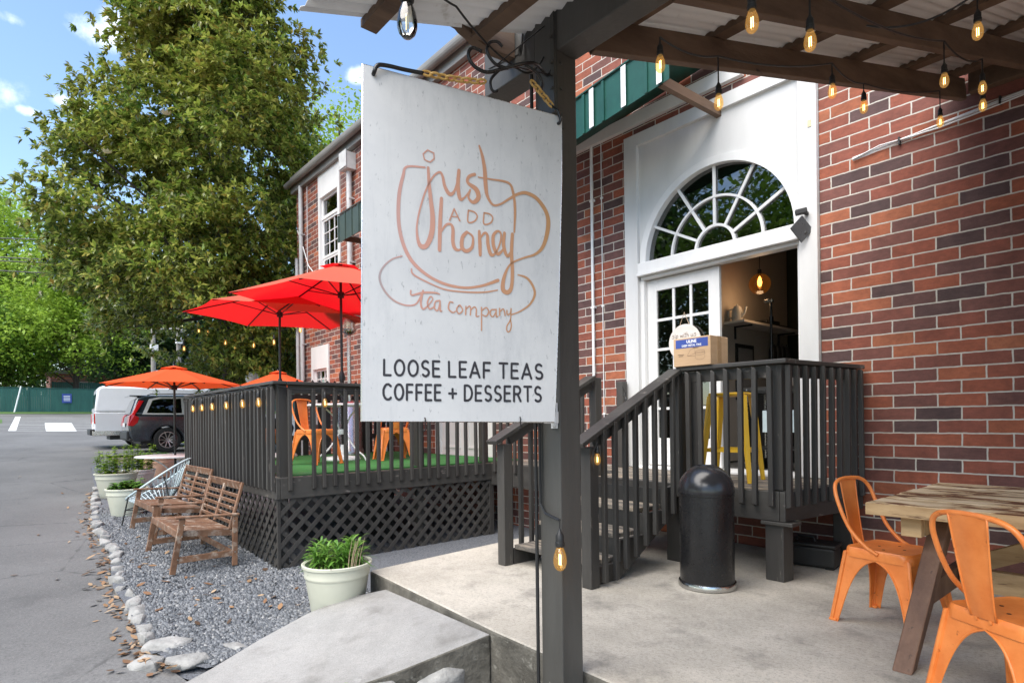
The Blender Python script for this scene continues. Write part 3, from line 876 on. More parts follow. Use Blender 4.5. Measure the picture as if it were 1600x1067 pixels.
# fanlight: ring, glazing bars, pane
fan = MB()
def ringband(mb, r0, r1, y0, y1, n=40, a0=0, a1=180, c=(CX, CZ)):
    A = [(R(a0 + (a1 - a0) * k / n)) for k in range(n + 1)]
    vs = []
    for t in A:
        for (r, y) in ((r0, y0), (r1, y0), (r1, y1), (r0, y1)):
            vs.append((c[0] + r * math.cos(t), y, c[1] + r * math.sin(t)))
    fs = []
    for i in range(n):
        for k in range(4):
            l = (k + 1) % 4
            fs.append((i * 4 + k, i * 4 + l, (i + 1) * 4 + l, (i + 1) * 4 + k))
    fs += [(0, 1, 2, 3), (n * 4 + 3, n * 4 + 2, n * 4 + 1, n * 4)]
    return mb.add(vs, fs)
ringband(fan, RA - .028, RA + .05, YF - .022, YF + .06)
fanlight = bput('fanlight', fan, MAT['white'], surround)
bars = MB()
ringband(bars, .50, .522, YF + .02, YF + .05)
ringband(bars, .205, .230, YF + .019, YF + .051)
for a in (28, 59, 90, 121, 152):
    c, s_ = math.cos(R(a)), math.sin(R(a))
    bars.beam((CX + .222 * c, YF + .035, CZ + .222 * s_), (CX + (RA - .02) * c, YF + .035, CZ + (RA - .02) * s_), .028, .020, (0, 1, 0))
bput('glazing_bars', bars, MAT['white'], fanlight)
mb = MB(); panel(mb, arch(RA - .01, 40), YF + .052, YF + .058)
bput('pane', mb, MAT['pane'], fanlight)
# french door leaf (left, closed), 3 by 5 panes
DX0, DX1, DY, DZ0, DZ1 = -4.118, -3.225, YF + .055, .715, 2.79
mb = MB()
mb.box(DX0, DX0 + .125, DY, DY + .045, DZ0, DZ1); mb.box(DX1 - .125, DX1, DY, DY + .045, DZ0, DZ1)
mb.box(DX0 + .125, DX1 - .125, DY, DY + .045, DZ1 - .13, DZ1); mb.box(DX0 + .125, DX1 - .125, DY, DY + .045, DZ0, DZ0 + .30)
door = bput('french_door', mb, MAT['white'], bevel=.004)
mb = MB()
gx0, gx1, gz0, gz1 = DX0 + .125, DX1 - .125, DZ0 + .30, DZ1 - .13
for k in (1, 2): x = gx0 + (gx1 - gx0) * k / 3; mb.box(x - .014, x + .014, DY + .008, DY + .036, gz0, gz1)
for k in range(1, 5): z = gz0 + (gz1 - gz0) * k / 5; mb.box(gx0, gx1, DY + .006, DY + .038, z - .014, z + .014)
bput('glazing_bars', mb, MAT['white'], door)
mb = MB(); mb.box(gx0, gx1, DY + .020, DY + .025, gz0, gz1)
bput('pane', mb, MAT['pane'], door)
mb = MB(); mb.cyl((DX1 - .06, DY - .045, 1.70), (DX1 - .06, DY, 1.70), .012); mb.tube([(DX1 - .06, DY - .045, 1.70), (DX1 - .17, DY - .05, 1.70)], .010)
bput('handle', mb, MAT['steel'], door, smooth=True)
mb = MB(); mb.box(-4.17, -2.375, YF - .12, YF + .25, .655, .705)
bput('threshold', mb, MAT['white'], bevel=.006)
# cafe interior seen through the open leaf
mb = MB(); mb.box(-3.86, -3.78, 6.6, 8.34, .70, 4.6); mb.box(-4.6, -4.5, YF + .25, 6.6, .70, 4.6); mb.box(-4.5, -3.86, 6.52, 6.60, .70, 4.6)
bput('interior_wall', mb, MAT['plaster'])
mb = MB(); mb.box(-5.5, 1.0, 8.42, 8.5, .68, 4.6); mb.box(.92, 1.0, YF + .25, 8.42, .68, 4.6)
tile = bput('tiled_wall', mb, MAT['dark_tile'])
mb = MB()
for i in range(8):
    for j in range(4):
        if (i * 3 + j * 5) % 3: continue
        cx_, cz_ = -3.55 + j * .24 + (.12 if i % 2 else 0), 1.5 + i * .36
        mb.prism([(cx_ + .13 * math.cos(R(60 * k + 30)), cz_ + .13 * math.sin(R(60 * k + 30))) for k in range(6)], lambda x, z: (x, 8.405, z), lambda x, z: (x, 8.419, z))
bput('hexagon_tile', mb, MAT['green_tile'], tile)
mb = MB(); mb.box(-5.5, 1.0, YF + .25, 8.5, .60, .68)
bput('interior_floor', mb, MAT['grey_floor'])
mb = MB(); mb.box(-5.5, 1.0, YF + .25, 8.5, 4.6, 4.68)
bput('interior_ceiling', mb, MAT['plaster'])

# ---- first floor sash window and ground floor window
def sash(x0, x1, z0, z1, head, trans=None, rows=3, cols=3):
    mb = MB(); w = .10
    mb.box(x0, x0 + w, YF - .03, YF + .08, z0, z1); mb.box(x1 - w, x1, YF - .03, YF + .08, z0, z1)
    mb.box(x0 + w, x1 - w, YF - .028, YF + .08, z1 - head, z1); mb.box(x0 + w, x1 - w, YF - .05, YF + .08, z0, z0 + .09)
    win = bput('window', mb, MAT['white'])
    zt = z1 - head
    mb = MB(); a, b_, c, d = x0 + w, x1 - w, z0 + .09, zt
    y0, y1 = YF + .03, YF + .07
    if trans:
        mb.box(a, b_, y0 - .02, y1, d - trans - .07, d - trans)
        mb.box(a, a + .05, y0, y1, d - trans, d); mb.box(b_ - .05, b_, y0, y1, d - trans, d); mb.box(a + .05, b_ - .05, y0, y1, d - .05, d)
        d = d - trans - .07
    mid = c + (d - c) * .46
    for (p, q, yo) in ((c, mid, .012), (mid, d, 0)):
        mb.box(a, a + .05, y0 + yo, y1 + yo, p, q); mb.box(b_ - .05, b_, y0 + yo, y1 + yo, p, q)
        mb.box(a + .05, b_ - .05, y0 + yo, y1 + yo, p, p + .05); mb.box(a + .05, b_ - .05, y0 + yo, y1 + yo, q - .05, q)
    bput('sash_frame', mb, MAT['white'], win)
    mb = MB()
    for (p, q) in ((c, mid), (mid, d)):
        for k in range(1, cols): x = a + .05 + (b_ - a - .1) * k / cols; mb.box(x - .009, x + .009, y0 + .013, y1 - .002, p + .05, q - .05)
        for k in range(1, rows): z = p + .05 + (q - p - .1) * k / rows; mb.box(a + .05, b_ - .05, y0 + .014, y1 - .003, z - .009, z + .009)
    bput('glazing_bars', mb, MAT['white'], win)
    mb = MB(); mb.box(a, b_, y0 + .026, y0 + .030, z0 + .09, zt); bput('pane', mb, MAT['pane'], win)
    mb = MB(); mb.box(x0, x1, YF + .24, YF + .26, z0 - .1, z1); bput('window_back', mb, MAT['dark_tile'], win)  # last piece is a dark plate closing the opening behind the pane
sash(-13.06, -11.95, 4.10, 6.90, .62, .42)
sash(-13.56, -12.60, 1.20, 2.98, .52, None)
# white double door under the awning
mb = MB(); mb.box(-8.38, -8.26, YF - .03, YF + .1, .66, 3.0); mb.box(-6.98, -6.86, YF - .03, YF + .1, .66, 3.0); mb.box(-8.26, -6.98, YF - .03, YF + .1, 2.86, 3.0)
wd = bput('side_door', mb, MAT['white'])
for a, b_ in ((-8.26, -7.625), (-7.615, -6.98)):
    mb = MB(); mb.box(a, b_, YF + .02, YF + .065, .68, 2.86)
    for (p, q) in ((.80, 1.55), (1.68, 2.74)):
        for (u0, u1, v0, v1) in ((a + .10, b_ - .10, p, p + .03), (a + .10, b_ - .10, q - .03, q), (a + .10, a + .13, p + .03, q - .03), (b_ - .13, b_ - .10, p + .03, q - .03)):
            mb.box(u0, u1, YF + .008, YF + .02, v0, v1)
    bput('door_leaf', mb, MAT['white'], wd)
# pipes on the wall
def pipe(x, z0, z1, r, m, name='downpipe', off=.05):
    mb = MB(); mb.cyl((x, YF - off, z0), (x, YF - off, z1), r, n=10)
    z = z0 + .5
    while z < z1: mb.box(x - r - .012, x + r + .012, YF - off - r * .6, YF - .001, z - .012, z + .012); z += 1.3
    return bput(name, mb, m, smooth=True)
pipe(-4.86, .8, 4.9, .018, MAT['white_metal'], 'conduit', .03)
pipe(-4.72, .8, 4.9, .006, MAT['white_metal'], 'cable', .012)
vp = pipe(-11.35, 4.0, 6.36, .055, MAT['pipe'], 'flue_pipe', .09)
mb = MB(); mb.box(-11.48, -11.20, YF - .22, YF - .002, 6.36, 6.70); mb.box(-11.5, -11.18, YF - .24, YF - .22, 6.38, 6.72)
bput('hood', mb, MAT['pipe'], vp, bevel=.008)
pipe(-13.95, 0, 6.85, .05, MAT['pipe'], 'downpipe', .08)
pipe(-14.25, 0, 5.2, .045, MAT['pipe'], 'downpipe', .07)
pipe(-9.85, .7, 2.75, .05, MAT['pipe'], 'downpipe', .08)
mb = MB()
pp = [(-14.3, YF - .03, 5.9), (-14.0, YF - .05, 5.55), (-13.6, YF - .05, 4.9), (-13.2, YF - .04, 4.6)]
mb.tube(pp, .012, 6); mb.tube([(-13.7, YF - .02, 6.8), (-13.72, YF - .03, 4.0)], .008, 6)
bput('wall_cable', mb, MAT['white_metal'])
# bundle of white cables across the brick right of the door
mb = MB()
for k in range(4):
    pts = []
    for t in range(15):
        u = t / 14
        x = -1.93 + u * 2.9; z = 3.405 + (.02 if k else .0) * u + .115 * min(1, u * 2.4) + .010 * k * math.sin(u * 5 + k) + (.035 * math.sin(min(1, u * 6) * math.pi) if k == 3 else 0)
        pts.append((x, YF - .012 - .006 * k, z))
    mb.tube(pts, .0055, 6)
cb = bput('cable_bundle', mb, MAT['white_metal'], smooth=True)
mb = MB()
for u in (.12, .34, .40, .6):
    x = -1.93 + u * 2.9; z = 3.405 + .115 * min(1, u * 2.4) + .01 * u
    mb.box(x - .006, x + .006, YF - .045, YF - .002, z - .028, z + .030)
bput('cable_tie', mb, MAT['black_plastic'], cb)
mb = MB(); mb.box(-2.285, -2.255, YF - .056, YF - .0505, 3.81, 3.87)
bput('door_contact', mb, MAT['brass'], surround)
# white frieze board and dark beam below the awning
mb = MB(); mb.box(-5.2, -2.9, YF - .06, YF - .002, 4.56, 4.70)
bput('frieze_board', mb, MAT['white'], bevel=.004)

# ---- metal awnings
def awning(x0, x1, yb, z0, z1, zw, m, label, tilt=0.0):
    def shear(mb): mb.v = [(v[0], v[1], v[2] + tilt * (v[0] - x0)) for v in mb.v]; return mb
    t = thing('metal_awning', label, 'awning')
    mb = MB(); n = int((x1 - x0) / .23)
    for i in range(n):
        a = x0 + (x1 - x0) * i / n; b_ = x0 + (x1 - x0) * (i + 1) / n; w = (b_ - a)
        mb.box(a, b_, yb, yb + .006, z0, z1)
        mb.box(a + w * .0, a + w * .12, yb - .016, yb, z0, z1)
    put('fascia', shear(mb), m, t)
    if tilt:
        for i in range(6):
            mb = MB(); xa = x0 + .18 + i * .40; mb.box(xa, xa + .055, yb - .022, yb - .0165, z0 + .004, z1 - .004); put('rib_highlight', shear(mb), MAT['white_metal'], t)  # pale strips painted in for the sky highlights on the ribs
    mb = MB()
    for i in range(n):
        a = x0 + (x1 - x0) * i / n; b_ = x0 + (x1 - x0) * (i + 1) / n; w = (b_ - a)
        mb.add([(a, yb - .02, z1 + .008), (b_, yb - .02, z1 + .008), (b_, YF - .01, zw), (a, YF - .01, zw), (a, yb - .02, z1 + .022), (b_, yb - .02, z1 + .022), (b_, YF - .01, zw + .014), (a, YF - .01, zw + .014)],
               [(3, 2, 1, 0), (4, 5, 6, 7), (0, 1, 5, 4), (1, 2, 6, 5), (2, 3, 7, 6), (3, 0, 4, 7)])
    put('roof_sheet', shear(mb), m, t)
    k = max(2, int((x1 - x0) / .9))
    for i in range(k):
        x = x0 + .12 + (x1 - x0 - .24) * i / (k - 1)
        mb = MB(); mb.beam((x, yb + .04, z0 + .06), (x, YF - .003, z0 + .10), .05, .09); put('bracket', shear(mb), MAT['joist'], t)
    rebase(t); return t
awning(-10.02, -8.2, 4.60, 4.43, 4.90, 5.25, MAT['dark_green_metal'], 'dark green ribbed metal awning high over the far end of the deck')
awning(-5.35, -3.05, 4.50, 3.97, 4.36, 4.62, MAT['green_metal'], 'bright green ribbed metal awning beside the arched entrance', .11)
# ================================================================ PATIO CANOPY
can = thing('patio_canopy', 'open timber lean-to canopy with corrugated metal roof on a square grey post', 'canopy')
SL = .183
def roof_z(y): return 2.95 + SL * (y - 2.05)          # underside of the joists
mb = MB(); mb.box(-2.10, -1.96, 1.98, 2.12, -.50, 3.22)
post = put('post', mb, MAT['post'], can, bevel=.006)
mb = MB()      # bolted steel strap at the head of the post
mb.box(-1.985, -1.962, 1.972, 1.98, 2.62, 3.2); mb.box(-1.96, -1.953, 1.985, 2.03, 2.60, 3.2)
for k in range(5):
    z = 2.66 + k * .12; mb.cyl((-1.974, 1.972, z), (-1.974, 1.962, z), .008, n=8); mb.cyl((-1.953, 2.007, z), (-1.943, 2.007, z), .008, n=8)
put('post_strap', mb, MAT['post'], post)
mb = MB(); mb.box(2.4, 2.54, 1.98, 2.12, -.5, 3.22); put('post', mb, MAT['post'], can, bevel=.006)
# front beam, in two lengths that butt against the post
mb = MB(); mb.box(-2.50, -2.102, 1.985, 2.115, 2.955, 3.215); mb.box(-1.958, 2.398, 1.985, 2.115, 2.955, 3.215)
put('front_beam', mb, MAT['post'], can, bevel=.006)
mb = MB()
mb.beam((-2.46, 1.981, 3.10), (-2.20, 1.981, 3.06), .003, .010); 
mb.tube([(-2.18, 1.975, 3.14), (-2.18, 1.965, 3.05), (-2.175, 1.95, 3.02), (-2.165, 1.94, 3.03), (-2.16, 1.94, 3.05)], .007, 6)
put('hook', mb, MAT['post'], can, smooth=True)
# joists, skewed a little to the wall
SK = .74 / 3.4
def joist(x, y0, y1, h=.15, w=.045):
    mb = MB()
    a = (x + (y0 - 2.12) * SK, y0, roof_z(y0) + h / 2); b_ = (x + (y1 - 2.12) * SK, y1, roof_z(y1) + h / 2)
    mb.beam(a, b_, w, h); return put('joist', mb, MAT['joist'], can, bevel=.004)
for x in (-1.88, -1.42, -.62, .15, .95, 1.75): joist(x, 2.13, 5.46)
# rotten tail of an old joist in front of the beam
poly = [(.62, 0), (1.93, 0), (1.93, .17), (.62, .17)]
r = random.Random(5)
e = [(1.79 + .05 * (r.random() - .5) - .30 * (k / 11) ** .8, .14 * k / 11) for k in range(12)]
poly = e + [(1.98, .14), (1.98, 0)]
mb = MB(); mb.prism(poly, lambda y, z: (-2.30, y, 3.035 + z + SL * (y - 1.8) * .5), lambda y, z: (-2.245, y, 3.035 + z + SL * (y - 1.8) * .5))
put('broken_joist_tail', mb, MAT['joist'], can)
# purlins across the joists
for k, y in enumerate((1.25, 1.75, 2.35, 2.95, 3.55, 4.15, 4.75, 5.3)):
    mb = MB(); z = roof_z(y) + .152
    x0 = -2.47 + (y - .96) * .27
    mb.beam((x0, y, z + .019), (2.7, y, z + .019), .075, .036); put('purlin', mb, MAT['joist'], can)
mb = MB(); mb.box(-1.12, 2.6, 5.462, 5.538, 3.62, 3.80); put('ledger', mb, MAT['joist'], can, bevel=.004)
# corrugated sheets
SKR = .27
def corr(x0, x1, y0, y1, z_of):
    mb = MB(); n = int((x1 - x0) / .019); vs = []; fs = []
    for i in range(n + 1):
        x = x0 + (x1 - x0) * i / n
        dz = .0085 * math.sin(i * math.pi / 2)
        for y in (y0, (y0 + y1) / 2, y1):
            vs.append((x + (y - .96) * SKR * max(0, 1 - i / n * 1.6), y + .03 * math.sin(i * .05), z_of(y) + dz))
    for i in range(n):
        for k in range(2): fs.append((i * 3 + k, i * 3 + k + 1, (i + 1) * 3 + k + 1, (i + 1) * 3 + k))
    mb.add(vs, fs); return mb
o = put('roof_sheet', corr(-2.45, 2.6, .96, 5.50, lambda y: roof_z(y) + .20), MAT['tin'], can, smooth='all')
s_ = o.modifiers.new('thick', 'SOLIDIFY'); s_.thickness = .002
rebase(can, (-2.03, 2.05, -.40))

# ---- string of lamps under the canopy
def bulb_parts(par, p, hang=.10, lit=True, s=1.0, up=None):
    # p = centre of the glass; socket above, filament inside
    x, y, z = p
    prof = [(.011, .050), (.016, .040), (.0235, .018), (.0265, -.002), (.026, -.016), (.021, -.032), (.012, -.042), (.003, -.0455)]
    mb = MB(); mb.lathe([(r_ * s, h * s) for r_, h in prof], 16, (x, y, z))
    b_ = put('bulb', mb, MAT['amber_glass'] if lit else MAT['bulb_glass'], par, smooth='all')
    mb = MB(); mb.lathe([(.014 * s, .048 * s), (.0185 * s, .052 * s), (.0185 * s, .068 * s), (.0165 * s, .070 * s), (.0165 * s, .095 * s), (.010 * s, .105 * s), (.004 * s, .12 * s)], 14, (x, y, z))
    mb.tube([(x, y, z + .11 * s), (x, y, z + .11 * s + hang)], .0035, 6)
    put('socket', mb, MAT['black_plastic'], b_, smooth=True)
    mb = MB()
    mb.tube([(x - .0045 * s, y, z - .022 * s), (x - .004 * s, y, z + .02 * s)], .0019 * s, 5); mb.tube([(x + .0045 * s, y, z - .022 * s), (x + .004 * s, y, z + .02 * s)], .0019 * s, 5)
    put('filament', mb, MAT['filament'] if lit else MAT['brass'], b_)
    return (x, y, z + .11 * s + hang)
def sag(a, b_, d, n=10):
    a, b_ = Vector(a), Vector(b_)
    return [tuple(a.lerp(b_, k / n) - Vector((0, 0, d * 4 * (k / n) * (1 - k / n)))) for k in range(n + 1)]
def string_lights(label, bulbs, mat_cable='black_plastic', sagd=.07, r=.0045, s=.82, unlit=(), extra_pre=(), extra_post=()):
    t = thing('string_lights', label, 'string lights', 'strings of filament lamps')
    tops = []
    for i, (p, h) in enumerate(bulbs): tops.append(bulb_parts(t, p, h, i not in unlit, s))
    chain = list(extra_pre) + tops + list(extra_post); pts = []
    for a, b_ in zip(chain, chain[1:]): pts += sag(a, b_, sagd)[:-1]
    pts.append(tuple(chain[-1]))
    mb = MB(); mb.tube(pts, r, 6); put('cable', mb, MAT[mat_cable], t, smooth=True)
    rebase(t); return t
string_lights('string of glowing amber bulbs hooked along the two joists nearest the post', [((-1.56, 2.235, 2.80), .03), ((-1.49, 2.60, 2.725), .13), ((-1.27, 3.36, 2.95), .06), ((-1.29, 3.87, 3.045), .05), ((-1.14, 4.81, 3.20), .12)], sagd=.03)
string_lights('string of glowing amber bulbs under the middle of the canopy roof', [((-.97, 1.91, 2.545), .12), ((-.92, 2.24, 2.59), .11), ((-.88, 3.80, 2.995), .12), ((-.83, 4.38, 3.14), .08), ((-.89, 4.70, 3.17), .14)], sagd=.05)
string_lights('glowing amber bulb hanging from a slack wire near the right corner of the canopy', [((-.63, 3.25, 2.90), .08)], extra_pre=[(-1.05, 3.2, 3.12)], extra_post=[(-.25, 3.6, 3.18)], sagd=.06)

# ---- hanging sign on a wrought iron bracket
SB = Vector((-2.06, 1.04, 0)); SE = Vector((.215, .83, 0)).normalized(); SNn = SE.cross(Vector((0, 0, 1)))
if SNn.x < 0: SNn = -SNn
def sp(u, z, d=0): return tuple(SB + SE * u + Vector((0, 0, z)) + SNn * d)
sgn = thing('hanging_sign', 'white weathered shop sign with copper lettering hanging on chains from the post', 'sign')
CS = [(.0104, 2.581), (.8827, 2.567), (.878, 2.30), (.858, 1.80), (.832, 1.30), (.826, 1.222), (-.011, 1.2347)]
mb = MB(); mb.prism(CS, lambda u, z: sp(u, z, -.007), lambda u, z: sp(u, z, 0))
pnl = put('panel', mb, MAT['sign'], sgn)
mb = MB(); edge_pts = [sp(u, z, -.0035) for u, z in CS]
mb.tube(edge_pts, .0042, 5, closed=True); put('edge_trim', mb, MAT['steel'], pnl)
